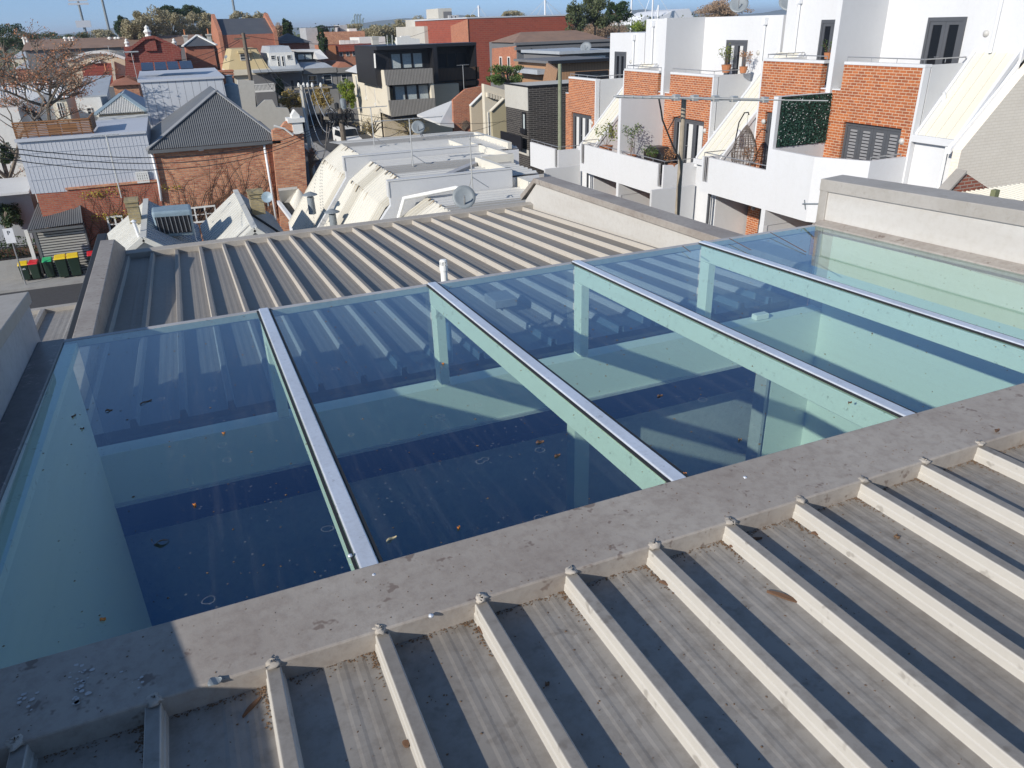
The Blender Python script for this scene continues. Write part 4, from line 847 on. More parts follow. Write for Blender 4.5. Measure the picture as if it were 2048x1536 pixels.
for i in range(8):
    xx = cx - .43 + i * .12; m = MB(); m.beam((xx, cy - .49, z0 + .11), (xx - .02, cy - .50, z0 + .61), .02, .02); m.build("slat", "rail_steel", ev)
m = MB(); m.tube([(cx + .5, cy - .2, z0 + .1), (cx + .5, cy - .2, z0 - .25), (cx + .95, cy - .4, z0 - .55), (cx + .98, cy - .8, z0 - .6)], .02, 6); m.build("drain_pipe", "downpipe_white", ev)

# ------------------------------------------------------------------ street on the left, at y = 36 to 39
tag(MB().box(-26, 3, 33.2, 37.7, 0.0, .01).build("road", "asphalt"), kind="structure")
tag(MB().box(-26, 3, 37.7, 37.9, 0, .12).build("kerb", "concrete"), kind="structure")
tag(MB().box(-26, 3, 37.9, 39.9, 0, .11).build("pavement", "concrete"), kind="structure")
WY = 40.0
bh = thing("brick_house", "tall old brick house with a dark hipped iron roof and bare creeper on its wall", "house", (2, WY, 0))
xl, xr_ = see(300, 297, y=WY).x, see(548, 275, y=WY).x; ze = see(300, 297, y=WY).z
x6 = see(612, 240, y=WY - .3).x
m = MB(); m.box(xl, xr_ + .3, WY, WY + 9, 0, ze); m.build("wall", "old_brick", bh)
ap_ = see(432, 183, y=WY + 3.0); n = 64
a_, b_ = Vector((xl - .12, WY - .2, ze - .05)), Vector((xr_ + .25, WY - .2, ze - .05)); u = (ap_.x - a_.x) / (b_.x - a_.x)
m = MB(); m.sheet(a_, b_, [(0, a_ + Vector((0, .02, .01))), (u, ap_), (1, b_ + Vector((0, .02, .01)))], n, 'corr', .035); m.build("hip_roof_sheet", "dark_iron", bh)
m = MB(); back = Vector((ap_.x, WY + 8, ap_.z)); m.quad(a_, ap_, back, Vector((a_.x, WY + 9, a_.z))); m.quad(b_, Vector((b_.x, WY + 9, b_.z)), back, ap_); m.build("side_slopes", "dark_iron", bh)
m = MB(); m.beam(a_ + Vector((.0, 0, .05)), ap_ + Vector((0, 0, .05)), .22, .05); m.beam(b_ + Vector((.0, 0, .05)), ap_ + Vector((0, 0, .05)), .16, .05); m.build("hip_caps", "cap_grey", bh)
m = MB(); m.box(a_.x, b_.x, WY - .3, WY - .18, ze - .2, ze - .06); m.build("gutter", "dark_iron", bh)
# scrolled parapet with capped pier at the right
P0 = [(545, 262), (551, 258), (561, 257), (569, 246), (579, 241), (583, 246), (590, 262), (607, 268), (618, 430), (555, 430), (545, 285)]
P0 = [see(*p, y=WY - .3) for p in P0]; m = MB(); m.prism([Vector((p.x, WY - .3, p.z)) for p in P0[:-2]] + [Vector((P0[-2].x, WY - .3, 0)), Vector((P0[-1].x, WY - .3, P0[-1].z))], (0, .45, 0)); m.build("scrolled_parapet", "old_brick", bh)
a = see(573, 240, y=WY - .45); b = see(609, 240, y=WY - .45); m = MB(); zt = a.z
m.box(a.x + .25, b.x - .12, WY - .42, WY + .3, see(0, 268, y=WY).z if False else zt - .6, zt - .15); m.box(a.x + .05, b.x, WY - .5, WY + .4, zt - .15, zt + .05); m.box(a.x + .28, b.x - .2, WY - .4, WY + .25, zt + .05, zt + .2); m.box(a.x + .2, b.x - .1, WY - .45, WY + .3, zt - .68, zt - .6)
m.prism([(a.x + .3, WY - .4, zt + .2), (b.x - .22, WY - .4, zt + .2), ((a.x + b.x) / 2 + .04, WY - .4, zt + .42)], (0, .6, 0)); m.build("capped_pier", "window_white", bh)
m = MB(); m.tube([see(585, 240, y=WY - .5) + Vector((-.9, 0, -.2)), see(583, 250, y=WY - .5) + Vector((-.35, 0, -.15)), see(585, 262, y=WY - .5) + Vector((0, 0, -.2))], .05, 6); m.build("scroll_edge", "window_white", bh)
for (x0, y0, x1, y1) in ((527, 282, 549, 440), (551, 292, 567, 405)):
    a = see(x0, y0, y=WY - .12); b = see(x1, y1, y=WY - .12); m = MB(); m.tube([a, (a.x, WY - .12, b.z)], .06, 8); m.build("downpipe", "downpipe_white", bh, smooth=True)
a = see(313, 285, y=WY - .1); m = MB(); m.tube([see(302, 300, y=WY - .1), see(314, 350, y=WY - .1), see(318, 368, y=WY - .1), see(323, 402, y=WY - .1)], .06, 8); m.build("downpipe", "downpipe_white", bh, smooth=True)
def sash(parent, x0, x1, z0, z1, y, n=2, dark="dark_glass", face=-1, mat="window_white", bars=1):
    f = MB(); f.box(x0, x1, y - .05, y + .02, z1 - .08, z1); f.box(x0, x1, y - .07, y + .02, z0, z0 + .08)
    for i in range(n + 1): xx = x0 + (x1 - x0 - .07) * i / n; f.box(xx, xx + .07, y - .045, y + .02, z0 + .08, z1 - .08)
    for i in range(bars): zz = z0 + (z1 - z0) * (i + 1) / (bars + 1); f.box(x0 + .07, x1 - .07, y - .04, y + .015, zz - .025, zz + .025)
    w_ = f.build("window", mat, parent); MB().box(x0 + .05, x1 - .05, y - .02, y - .012, z0 + .07, z1 - .07).build("pane", dark, w_); return w_
def sashpx(parent, p0, p1, y, **k):
    a, b = see(*p0, y=y), see(*p1, y=y); return sash(parent, a.x, b.x, b.z, a.z, y, **k)
sashpx(bh, (366, 416), (436, 441), WY, n=3); 
m = MB(); a = see(401, 297, y=WY - .15); m.box(a.x - .1, a.x + .13, WY - .22, WY, a.z - .1, a.z + .1); m.build("floodlight", "sign_white", bh, bevel=.02)
# lower brick wing with pale standing-seam upper storey
lw = thing("side_wing", "brick wing left of the tall brick house with a pale standing-seam metal upper storey", "house", (-4, WY, 0))
def X(px, py, y=WY): return see(px, py, y=y)
zL = X(35, 282).z; zb1 = X(70, 388).z; zb2 = X(240, 366).z
xA = X(67, 390).x + .2; xB = X(140, 400).x; xC = xl - .01
m = MB(); m.box(xA - .1, xB, WY + .02, WY + 8, 0, zb1); m.box(xB, xC, WY - .05, WY + 8, 0, zb2); m.build("wall", "red_brick", lw)
m = MB(); m.sheet((xA - .25, WY + .0, zb1 + .01), (xC, WY + .0, zb2 - .25), [(0, (xA - .25, WY + .02, zL)), (1, (xC, WY + .02, zL - .05))], 32, 'seam', .008); m.build("metal_cladding", "cladding", lw)
m = MB(); m.box(xA - .25, xC, WY + .05, WY + 8, zb1 + .02, zL - .06); m.build("upper_storey", "cladding", lw)
m = MB(); m.box(xA - .3, xC, WY - .08, WY + .2, zL - .06, zL + .06)
for f_ in (.26, .52, .76): m.box(xA - .2, xC - .05, WY - .025, WY - .02, zb1 + (zL - zb1) * f_, zb1 + (zL - zb1) * f_ + .014)
m.build("trim", "cladding", lw)
m = MB(); m.box(xB - .05, xC, WY - .12, WY - .05, zb2 - .08, zb2 + .02); m.build("string_course", "old_brick", lw)
sashpx(lw, (212, 433), (252, 462), WY - .06, n=2); g_ = sashpx(lw, (270, 344), (300, 364), WY - .06, n=5, bars=3)
# roller-shutter shed
rs = thing("garage", "small garage with a grey iron roof and a corrugated roller shutter behind the bins", "garage", (-5.8, 39.6, 0))
a = X(76, 474, y=39.5); b = X(160, 440, y=39.5); zt = 2.28
x0, x1 = a.x - .15, b.x + .05
m = MB(); m.box(x0 + .12, x1 - .02, 39.5, 39.56, 0.1, zt - .05); m.build("roller_shutter", "roller", rs)
m = MB(); m.box(x0, x0 + .12, 39.48, 39.95, 0.1, zt - .03); m.build("jamb", "dark_iron", rs); m = MB(); m.box(x1 - .02, x1 + .05, 39.48, 39.95, .1, zt - .03); m.build("jamb", "dark_iron", rs)
m = MB(); m.sheet((x0 - .15, 39.2, zt), (x1 + .08, 39.2, zt + .08), [(0, (x0 + .3, 41.5, zt + .9)), (1, (x1 + .08, 39.96, zt + .75))], 24, 'trim', .02); m.build("roof_sheet", "dark_iron", rs)
m = MB(); m.box(x0 - .12, x1 + .06, 39.18, 39.26, zt - .12, zt - .02); m.build("gutter", "dark_iron", rs)
# low fence wall with hedge left of the shed
fw_ = thing("front_fence", "low grey wall with black railings at the left edge beside the garage", "fence", (-8.5, 39.7, 0))
m = MB(); m.box(-14, x0 - .1, 39.7, 39.85, 0, .95); m.build("wall", "concrete", fw_)
m = MB()
for i in range(40): xx = x0 - .2 - i * .13; m.tube([(xx, 39.78, .95), (xx, 39.78, 1.55)], .012, 4)
m.box(-12, x0 - .1, 39.76, 39.80, 1.5, 1.54); m.box(-12, x0 - .1, 39.76, 39.80, 1.0, 1.04); m.build("railings", "black_metal", fw_)
m = MB(); m.box(x0 - .35, x0 - .2, 39.65, 39.85, 0, 2.2); m.build("post", "window_white", fw_)
hd = thing("hedge", "dense dark hedge behind the black railings at the left edge", "hedge", (-9, 40.4, 0)); m = MB(); leaves(m, (-9.2, 40.5, 1.0), (2.8, .6, 1.0), 3200, .07); m.build("foliage", "dark_leaf", hd); MB().box(-11.8, -6.8, 40.3, 40.6, 0, 1.3).build("stems", "bark", hd)
# wheelie bins
def wheelie(lid, x, y, label, h=.93, w_=.5, rot=0, first=None):
    if first is None:
        t = local("wheelie_bin", label, "bin", (x, y, .11), rot, "wheelie bins on the pavement")
    t["label"] = label; s = h / .93; d = .52 * s; W = w_ / 2
    m = MB(); m.hexa([(-W * .82, -d * .36, .06), (W * .82, -d * .36, .06), (W * .82, d * .30, .06), (-W * .82, d * .30, .06), (-W, -d * .5, h - .08), (W, -d * .5, h - .08), (W, d * .5, h - .08), (-W, d * .5, h - .08)]); m.build("body", "bin_green", t, bevel=.025, seg=2)
    m = MB(); m.hexa([(-W * 1.06, -d * .56, h - .08), (W * 1.06, -d * .56, h - .08), (W * 1.06, d * .58, h - .06), (-W * 1.06, d * .58, h - .06), (-W * .98, -d * .5, h - .02), (W * .98, -d * .5, h - .02), (W * .96, d * .52, h + .04), (-W * .96, d * .52, h + .04)]); m.build("lid", lid, t, bevel=.02, seg=2)
    m = MB(); m.tube([(-W * .8, d * .62, h - .07), (W * .8, d * .62, h - .07)], .018, 6); m.build("handle", "bin_green", t)
    for sx in (-1, 1): m = MB(); m.lathe([(.10, -.025), (.10, .025)], (sx * W * .9, d * .38, .10), 14, 'x'); m.build("wheel", "rubber", t)
    return t
for (px, pyb, lid, lab, h, w_) in ((46, 545, "lid_yellow", "small yellow-lidded green bin, the one next to the sign post", .82, .38), (68, 541, "lid_red", "bright red-lidded bin standing between a small yellow-lidded bin and the green-lidded one", .82, .38), (97, 537, "lid_green", "green-lidded bin, the only one with a green lid", .86, .38), (120, 553, "lid_yellow", "large yellow-lidded bin right next to the green-lidded one", .98, .46), (146, 551, "lid_yellow", "large yellow-lidded bin, the rightmost yellow one", .98, .46), (190, 520, "lid_red", "red-lidded bin at the far right, half hidden by our roof parapet", .9, .44)):
    p = see(px, pyb, z=.12); yy = 39.0 if h < .95 else 38.7; p = see(px, 530 if h < .95 else 516, y=yy)
    if px == 190: p = see(184, 505, y=39.0)
    wheelie(lid, p.x, yy, lab, h, w_, R(4 * math.sin(px)))
# parking sign
sg = thing("parking_sign", "white parking sign on a thin leaning steel pole beside the bins", "sign", (-8.1, 38.2, .1))
a = see(9, 458, y=38.3); bq_ = see(37, 545, y=38.3); m = MB(); m.tube([(a.x + .13, 38.3, a.z), (a.x + .13, 38.3, .1)], .03, 8); m.build("pole", "rail_steel", sg)
pl = MB().box(a.x - .08, a.x + .3, 38.24, 38.26, a.z - .62, a.z + .02).build("sign_plate", "sign_white", sg)
def text(body, size, loc, mat, parent, rot=(math.pi / 2, 0, 0), name="lettering", align='CENTER'):
    cu = bpy.data.curves.new(name, 'FONT'); cu.body = body; cu.size = size; cu.extrude = .003; cu.align_x = align; cu.materials.append(MAT[mat])
    o = bpy.data.objects.new(name, cu); COL.objects.link(o)
    dg = bpy.context.evaluated_depsgraph_get(); me = bpy.data.meshes.new_from_object(o.evaluated_get(dg)); bpy.data.objects.remove(o); bpy.data.curves.remove(cu)
    o = bpy.data.objects.new(name, me); COL.objects.link(o)
    o.parent = parent; o.location = Vector(loc) - Vector(parent.get("base", (0, 0, 0))); o.rotation_euler = rot; return o
text("P", .24, (a.x + .11, 38.235, a.z - .25), "black_metal", sg)
# number painted on the first small bin
for o in list(COL.objects):
    if o.name.startswith("wheelie_bin") and o.get("label", "").startswith("small yellow"): text("185", .11, (0, -.235, .55), "sign_white", o)
# bare creeper on the walls
def creeper(label, x0, x1, zmax, y, n, seed, leafn=0, leafm="ivy_yellow", spots=()):
    t = thing("creeper", label, "creeper", ((x0 + x1) / 2, y, 0)); r = random.Random(seed); m = MB()
    for _ in range(n):
        p = Vector((r.uniform(x0, x1), y, r.uniform(0, zmax * .4))); a = r.uniform(.5, 1.9); pts = [p]
        for k in range(r.randint(5, 14)):
            a += r.gauss(0, .22); p = p + Vector((math.cos(a) * .3, 0, math.sin(a) * .3)); 
            if p.z > zmax or not x0 < p.x < x1: break
            pts.append(p.copy())
        if len(pts) > 2: m.tube(pts, [.013 * (1 - .8 * i / len(pts)) for i in range(len(pts))], 3, cap=False)
    m.build("stems", "bark", t)
    if spots:
        m = MB()
        for (sx, sz, q) in spots: leaves(m, (sx, y - .05, sz), (q * 1.4, .05, q * .5), int(60 * q * 2), .05, r)
        m.build("leaves", leafm, t)
P2 = lambda px, py, q: (see(px, py, y=WY).x, see(px, py, y=WY).z, q)
creeper("bare climbing stems spread over the tall brick house wall", xl + .1, xr_ + 1.1, ze - .1, WY - .04, 170, 5, spots=(P2(338, 375, .4),))
creeper("creeper with a few yellow leaves on the lower brick wing", xB + .1, xC - .1, zb2, WY - .10, 100, 8, spots=(P2(185, 388, .5), P2(215, 382, .5), P2(207, 433, .4), P2(238, 428, .4)))

# ------------------------------------------------------------------ middle distance: across the street and beyond
GZ = -1.6
paint("slate", (0.07, 0.075, 0.085), 0.6, .3, (.15, .15, .15), .6); paint("tile_red", (0.36, 0.14, 0.075), 0.8, .5, (.12, .08, .06), 1.5); paint("tile_brown", (0.27, 0.17, 0.12), 0.85, .5, (.10, .08, .07), .8)
paint("beige_render", (0.58, 0.49, 0.36), 0.8, .2, (.3, .25, .18), .5); paint("beige_cream", (0.66, 0.60, 0.48), 0.8, .15, (.4, .33, .25), .6); paint("dark_render", (0.16, 0.16, 0.165), 0.8, .2, (.08, .08, .08), .5); paint("grey_stone", (0.27, 0.26, 0.24), 0.85, .4, (.1, .1, .1), .7)
paint("concrete_pale", (0.50, 0.48, 0.43), 0.85, .3, (.3, .28, .24), .25, (1, 1, .3)); paint("olive_render", (0.42, 0.37, 0.24), 0.8, .2, (.25, .2, .13), .6)
paint("ochre_render", (0.50, 0.40, 0.22), 0.8, .2, (.3, .2, .1), .5); flat("near_black", (0.015, 0.015, 0.018), .45)
brick("wall_red", (0.33, 0.065, 0.035), (0.26, 0.05, 0.03), (0.28, 0.12, 0.08), w=.9, h=.3, msize=.03, vary=.4, stain=.15)
brick("wall_plum", (0.26, 0.05, 0.04), (0.22, 0.045, 0.035), (0.30, 0.14, 0.10), w=.5, h=.17, msize=.02, vary=.6, stain=.2)
brick("black_brick", (0.045, 0.04, 0.036), (0.02, 0.018, 0.017), (0.18, 0.165, 0.15), w=.46, h=.12, msize=.013, vary=.3, stain=.1, bumpy=.3)
brick("terrace_brick", (0.50, 0.17, 0.08), (0.36, 0.11, 0.06), (0.4, 0.3, 0.22), w=.3, h=.1, vary=.5, stain=.2)
lines("weathered_screen", (0.33, 0.31, 0.28), (0.07, 0.065, 0.06), .16, .3, 'u', vary=.5); lines("brown_boards", (0.42, 0.24, 0.13), (0.14, 0.08, 0.05), .14, .18, 'u', vary=.2); lines("dark_boards", (0.10, 0.055, 0.03), (0.03, 0.02, 0.015), .16, .3, 'u', vary=.4)
lines("red_door", (0.28, 0.06, 0.04), (0.10, 0.02, 0.015), .3, .12, 'v', vary=.2); lines("clad_light", (0.55, 0.57, 0.60), (0.16, 0.17, 0.19), .42, .05, 'u', rough=.4, vary=.08)
lines("pale_weatherboard", (0.62, 0.62, 0.58), (0.35, 0.35, 0.33), .2, .15, 'v', vary=.1)
flat("curtain", (0.45, 0.50, 0.50), .8, vary=.5); flat("solar", (0.02, 0.03, 0.06), .25); flat("trunk_grey", (0.16, 0.13, 0.10), .9, vary=.6); flat("mast_white", (0.75, 0.76, 0.78), .5)
flat("car_white", (0.75, 0.75, 0.74), .25, vary=.02); flat("car_silver", (0.42, 0.44, 0.47), .25, .3, vary=.02); flat("car_dark", (0.02, 0.022, 0.028), .2, vary=.02); flat("tail_red", (0.6, 0.01, 0.01), .3); flat("hill_blue", (0.10, 0.14, 0.16), .95); flat("fence_timber", (0.10, 0.06, 0.04), .9, vary=.5)
window_glass("far_glass", (0.03, 0.04, 0.05))

def wallY(parent, name, mat, y, px, depth=.3, base=None):
    """a wall facing us in the plane at distance y, outlined by pixel corners; base drops the last two corners to that height"""
    p = [see(a, b, y=y) for a, b in px]
    if base is not None: p[-1] = Vector((p[-1].x if False else p[0].x, y, base)); p[-2] = Vector((p[-3].x, y, base))
    return MB().prism([Vector((q.x, y, q.z)) for q in p], (0, depth, 0)).build(name, mat, parent)
def wallX(parent, name, mat, x, px, depth=.3):
    p = [see(a, b, x=x) for a, b in px]; return MB().prism([Vector((x, q.y, q.z)) for q in p], (depth, 0, 0)).build(name, mat, parent)
def block(parent, name, mat, y, xl, xr, ytop, depth, base=GZ - 1):
    """box standing on the ground whose front top corners sit at pixels (xl, ytop[0]) and (xr, ytop[1])"""
    a = see(xl, ytop[0], y=y); b = see(xr, ytop[1], y=y); z = (a.z + b.z) / 2
    MB().box(a.x, b.x, y, y + depth, base, z).build(name, mat, parent); return a.x, b.x, z
def winY(parent, y, px, frame="window_white", glass="far_glass", n=1, bars=1, proud=.06, name="window"):
    a = see(px[0], px[1], y=y); b = see(px[2], px[3], y=y); x0, x1 = sorted((a.x, b.x)); z1, z0 = max(a.z, b.z), min(a.z, b.z); t_ = max(.05, (x1 - x0) * .06)
    f = MB(); yy = y - proud; f.box(x0, x1, yy, y, z1 - t_, z1); f.box(x0, x1, yy - .04, y, z0, z0 + t_)
    for i in range(n + 1): xx = x0 + (x1 - x0 - t_) * i / n; f.box(xx, xx + t_, yy, y, z0 + t_, z1 - t_)
    for i in range(bars): zz = z0 + (z1 - z0) * (i + 1) / (bars + 1); f.box(x0 + t_, x1 - t_, yy + .01, y, zz - t_ * .3, zz + t_ * .3)
    w_ = f.build(name, frame, parent); MB().box(x0 + t_ * .5, x1 - t_ * .5, y - .02, y - .012, z0 + .02, z1 - .02).build("pane", glass, w_); return w_
def winX(parent, x, px, frame="window_white", glass="far_glass", proud=.06):
    a = see(px[0], px[1], x=x); b = see(px[2], px[3], x=x); y0, y1 = sorted((a.y, b.y)); z0, z1 = sorted((a.z, b.z)); t_ = .12
    f = MB(); f.box(x - proud, x, y0, y1, z1 - t_, z1); f.box(x - proud - .1, x, y0 - .1, y1 + .1, z0 - t_ * 1.5, z0 + t_); f.box(x - proud, x, y0, y0 + t_, z0 + t_, z1 - t_); f.box(x - proud, x, y1 - t_, y1, z0 + t_, z1 - t_)
    w_ = f.build("window", frame, parent); MB().box(x - .02, x - .012, y0 + .05, y1 - .05, z0 + .05, z1 - .05).build("pane", glass, w_); return w_
def hiproof(parent, mat, x0, x1, y0, y1, ze, zr, inset=None, name="roof", ridge_y=True):
    i = inset if inset is not None else (x1 - x0) / 2
    m = MB(); xm = (x0 + x1) / 2
    if ridge_y: r0, r1 = (xm, y0 + i, zr), (xm, y1 - i, zr); v = [(x0, y0, ze), (x1, y0, ze), (x1, y1, ze), (x0, y1, ze), r0, r1]; m.add(v, [(0, 1, 4), (1, 2, 5, 4), (2, 3, 5), (3, 0, 4, 5), (3, 2, 1, 0)])
    else: ym = (y0 + y1) / 2; r0, r1 = (x0 + i, ym, zr), (x1 - i, ym, zr); v = [(x0, y0, ze), (x1, y0, ze), (x1, y1, ze), (x0, y1, ze), r0, r1]; m.add(v, [(0, 1, 5, 4), (1, 2, 5), (2, 3, 4, 5), (3, 0, 4), (3, 2, 1, 0)])
    return m.build(name, mat, parent)
def chim(parent, y, x, ytop, ybot, wpx, mat="terrace_brick", pot=True):
    a = see(x - wpx / 2, ytop, y=y); b = see(x + wpx / 2, ytop, y=y); zb = see(x, ybot, y=y).z; w_ = b.x - a.x
    m = MB(); m.box(a.x, b.x, y, y + w_, zb, a.z - .15); m.box(a.x - .1, b.x + .1, y - .1, y + w_ + .1, a.z - .15, a.z); c = m.build("chimney", mat, parent)
    if pot: m = MB(); m.lathe([(w_ * .22, 0), (w_ * .16, .5), (w_ * .2, .55)], ((a.x + b.x) / 2, y + w_ / 2, a.z), 8); m.build("chimney_pot", "terracotta", c)
def T(name, label, px, py, y, cat="house", group=None):
    p = see(px, py, y=y); return thing(name, label, cat, (p.x, y, GZ), group)

# --- ground surfaces of the side street
tag(MB().box(6, 22, 50, 108, GZ, GZ + .02).build("road", "asphalt"), kind="structure")
tag(MB().box(-8, 60, 108, 116, GZ, GZ + .021).build("road", "asphalt"), kind="structure")
tag(MB().box(12.2, 14.0, 56, 90, GZ + .02, GZ + .14).build("pavement", "concrete"), kind="structure")

# --- beige building with the black and timber-screened storeys
Y_ = 86.0
bb = T("apartment_block", "beige rendered block with a black upper storey and grey timber-screened balconies", 780, 250, Y_, "apartment building")
cx = see(760, 175, y=Y_).x
wallX(bb, "beige_side_wall", "beige_cream", cx, [(704, 148), (742, 152), (761, 178), (770, 300), (725, 285)], 6)
m = MB(); ya = see(703, 146, x=cx).y; z1_ = see(703, 146, x=cx).z
m.box(cx, cx + 9, Y_, Y_ + 1, GZ, see(762, 176, y=Y_).z); m.build("front_wall", "beige_render", bb)
for (a, b, c_, d) in ((711, 150, 718, 192), (729, 154, 734, 196), (749, 176, 753, 208)): winX(bb, cx, (a, b, c_, d))
zE = see(703, 143, x=cx).z; yR0, yR1 = see(742, 150, x=cx).y, see(701, 142, x=cx).y
hiproof(bb, "white_sheet", cx - .4, cx + 7, yR0 - 1, yR1 + 1.5, zE, zE + 2.1, ridge_y=True, inset=3.5)
a = see(740, 92, x=cx - .8)
m = MB(); zt = see(762, 92, y=Y_ - 2).z; zb = see(762, 172, y=Y_ - 2).z; m.box(cx - .8, cx + 5.8, Y_ - 2, Y_ + 7, zb, zt); m.build("black_storey", "near_black", bb)
wallX(bb, "slit_window", "window_white", cx - .82, [(747, 107), (750, 107), (752, 136), (749, 136)], .02)
x0 = see(777, 104, y=Y_ - 2).x; x1 = see(849, 104, y=Y_ - 2).x
winY(bb, Y_ - 2.0, (777, 104, 849, 138), "near_black", "curtain", 3, 0, .08)
m = MB(); m.box(cx - .8, see(865, 92, y=Y_ - 2).x, Y_ - 3.4, Y_ - 2, zt - .35, zt + .02); m.box(see(857, 92, y=Y_ - 2).x, see(865, 92, y=Y_ - 2).x, Y_ - 3.4, Y_ - 2, zb, zt - .35); m.build("black_surround", "near_black", bb)
def screen(px, y, mat="weathered_screen"):
    p = [see(a, b, y=y) for a, b in px]; m = MB(); m.prism([Vector((q.x, y, q.z)) for q in p], (0, .12, 0)); return m.build("timber_screen", mat, bb)
ys = Y_ - 4; screen([(768, 140), (865, 136), (867, 166), (772, 171)], ys); screen([(777, 201), (870, 196), (871, 224), (783, 234)], ys)
m = MB(); p = [see(a, b, y=ys + .2) for a, b in ((770, 141), (775, 141), (784, 233), (779, 231))]; m.prism(p, (0, 4, 0)); p = [see(a, b, y=ys + .2) for a, b in ((861, 166), (867, 166), (870, 197), (864, 197))]; m.prism(p, (0, 3, 0)); m.build("white_cheek", "beige_cream", bb)
winY(bb, ys + 1.0, (784, 168, 862, 203), "near_black", "curtain", 3, 0, .08)
m = MB(); a = see(783, 232, y=ys + .3); b = see(871, 224, y=ys + .3); m.box(a.x, b.x, ys + .3, ys + 4, a.z - .3, a.z); m.build("balcony_floor", "near_black", bb)
# black stack of balconies to its right
yb3 = Y_ + 4; x0, x1, zz = block(bb, "dark_wing", "near_black", yb3, 863, 952, (91, 87), 8)
for (yt, ybm) in ((138, 163), (166, 175)): 
    a = see(866, yt, y=yb3 - 3); b = see(958, yt - 2, y=yb3 - 3); zb = see(866, ybm, y=yb3 - 3).z
    m = MB(); m.box(a.x, b.x, yb3 - 3, yb3 - 2.9, zb, a.z); m.build("balcony_screen", "dark_boards", bb)
winY(bb, yb3, (872, 104, 935, 136), "near_black", "far_glass", 3, 0, .08); winY(bb, yb3, (875, 168, 920, 198), "near_black", "far_glass", 3, 0, .08)
m = MB(); a = see(863, 88, y=yb3 - 3); b = see(952, 86, y=yb3 - 3); m.box(a.x, b.x, yb3 - 3.1, yb3, a.z - .3, a.z); m.box(b.x - .2, b.x, yb3 - 3, yb3, GZ, a.z - .3); m.build("balcony_roof", "near_black", bb)
r = random.Random(12)
for k in range(5):
    x = 790 + k * 9; p = see(x, 90, y=Y_ + 2); m = MB(); m.box(p.x, p.x + .5, Y_ + 1, Y_ + 1.6, zt, zt + .5 + r.random() * .5); m.build("roof_plant", "window_white", bb)
m = MB(); [m.tube([see(775 + i * 10, 92, y=Y_ + 3), see(774 + i * 10, 70, y=Y_ + 3)], .03, 4) for i in range(5)]; m.build("roof_posts", "aerial_metal", bb)

# --- grey white sloping roof and the stepped party walls
rw_ = T("row_house", "row house with a plain white roof and a red brick party wall with sloping top", 905, 250, 62, group="old row houses with sloping party walls")
p = [see(834, 232, y=68), see(906, 200, y=64), see(908, 250, y=60), see(868, 240, y=62)]
m = MB(); m.prism([see(834, 229, y=66), see(906, 200, y=66), see(908, 252, y=61.5), see(880, 247, y=61.5)], (0, 0, -.15)); m.build("roof", "white_sheet", rw_)
wallY(rw_, "party_wall", "terrace_brick", 62, [(906, 200), (932, 178), (965, 172), (968, 190), (945, 210), (944, 300), (909, 300)], .35)
m = MB(); p = see(933, 230, y=61.9); 
for i in range(9): a = see(917 + i * 3, 238 + abs(i - 4) * 2, y=61.9); m.tube([see(928, 262, y=61.9), a], .025, 4)
m.build("bare_climber", "trunk_grey", rw_)
r2 = T("row_house", "narrow row house with a plain beige party wall and a cream cornice", 960, 250, 57, group="old row houses with sloping party walls")
wallY(r2, "party_wall", "beige_render", 57, [(942, 212), (967, 187), (972, 195), (975, 300), (946, 300)], .35)
m = MB(); m.prism([see(942, 210.5, y=56.9), see(967, 185.5, y=56.9), see(967, 187.5, y=56.9), see(942, 212.5, y=56.9)], (0, .4, 0)); m.build("coping", "window_white", r2)
p = [see(968, 168, y=54.5), see(1010, 180, y=54.5), see(1010, 200, y=54.5), see(985, 222, y=54.5), see(988, 320, y=54.5), see(974, 320, y=54.5)]
m = MB(); m.prism(p, (0, .5, 0)); m.build("cream_front", "beige_cream", r2)
for i in range(7): a = see(975 + i * 5.5, 185 + i * 1.6, y=54.4); m = MB(); m.box(a.x - .08, a.x + .08, 54.2, 54.5, a.z - .3, a.z); m.build("cornice_bracket", "beige_cream", r2)
winY(r2, 54.5, (975, 224, 982, 275), "window_white", "far_glass", 1, 1)
r3 = T("row_house", "narrow row house with an olive rendered party wall next to the dark brick building", 1000, 250, 51, group="old row houses with sloping party walls")
wallY(r3, "party_wall", "olive_render", 51, [(983, 223), (1009, 198), (1014, 200), (1020, 330), (990, 330)], .35)
m = MB(); m.prism([see(983, 221, y=50.9), see(1009, 196, y=50.9), see(1009, 198.5, y=50.9), see(983, 223.5, y=50.9)], (0, .4, 0)); m.build("coping", "beige_cream", r3)

# --- dark brick building at the end of the townhouses
db = T("dark_brick_building", "modern building of thin black bricks with a concrete band, behind the farthest townhouse", 1100, 250, 45, "building")
yk = 45.0; x0, x1, zz = block(db, "brick_wall", "black_brick", yk, 1056, 1215, (175, 165), 3.6)
m = MB(); m.box(x0 - .06, x1, yk - .05, yk, zz, zz + .1); m.box(x0 - .06, x0, yk, yk + 3.7, zz, zz + .1); m.build("roof_edge", "near_black", db); MB().box(x0, x1, yk, yk + 3.65, zz, zz + .05).build("roof_deck", "concrete_pale", db)
zb = see(1056, 222, y=yk).z; m = MB(); m.box(x0 - .05, x0 - .002, yk - .02, yk + 3.62, zb, zz); m.build("concrete_band", "concrete_pale", db); MB().box(x0 - .05, x0 + .0, yk - .02, yk + 3.6, 2.4, 2.75).build("concrete_ledge", "concrete_pale", db)
ww = winX(db, x0 - .004, (1045, 223, 1053, 262), "near_black", "curtain"); 
m = MB(); m.box(x0 - .5, x0 - .4, yk + .1, yk + 3.5, 2.75, 3.6); m.build("balcony_screen", "near_black", db)
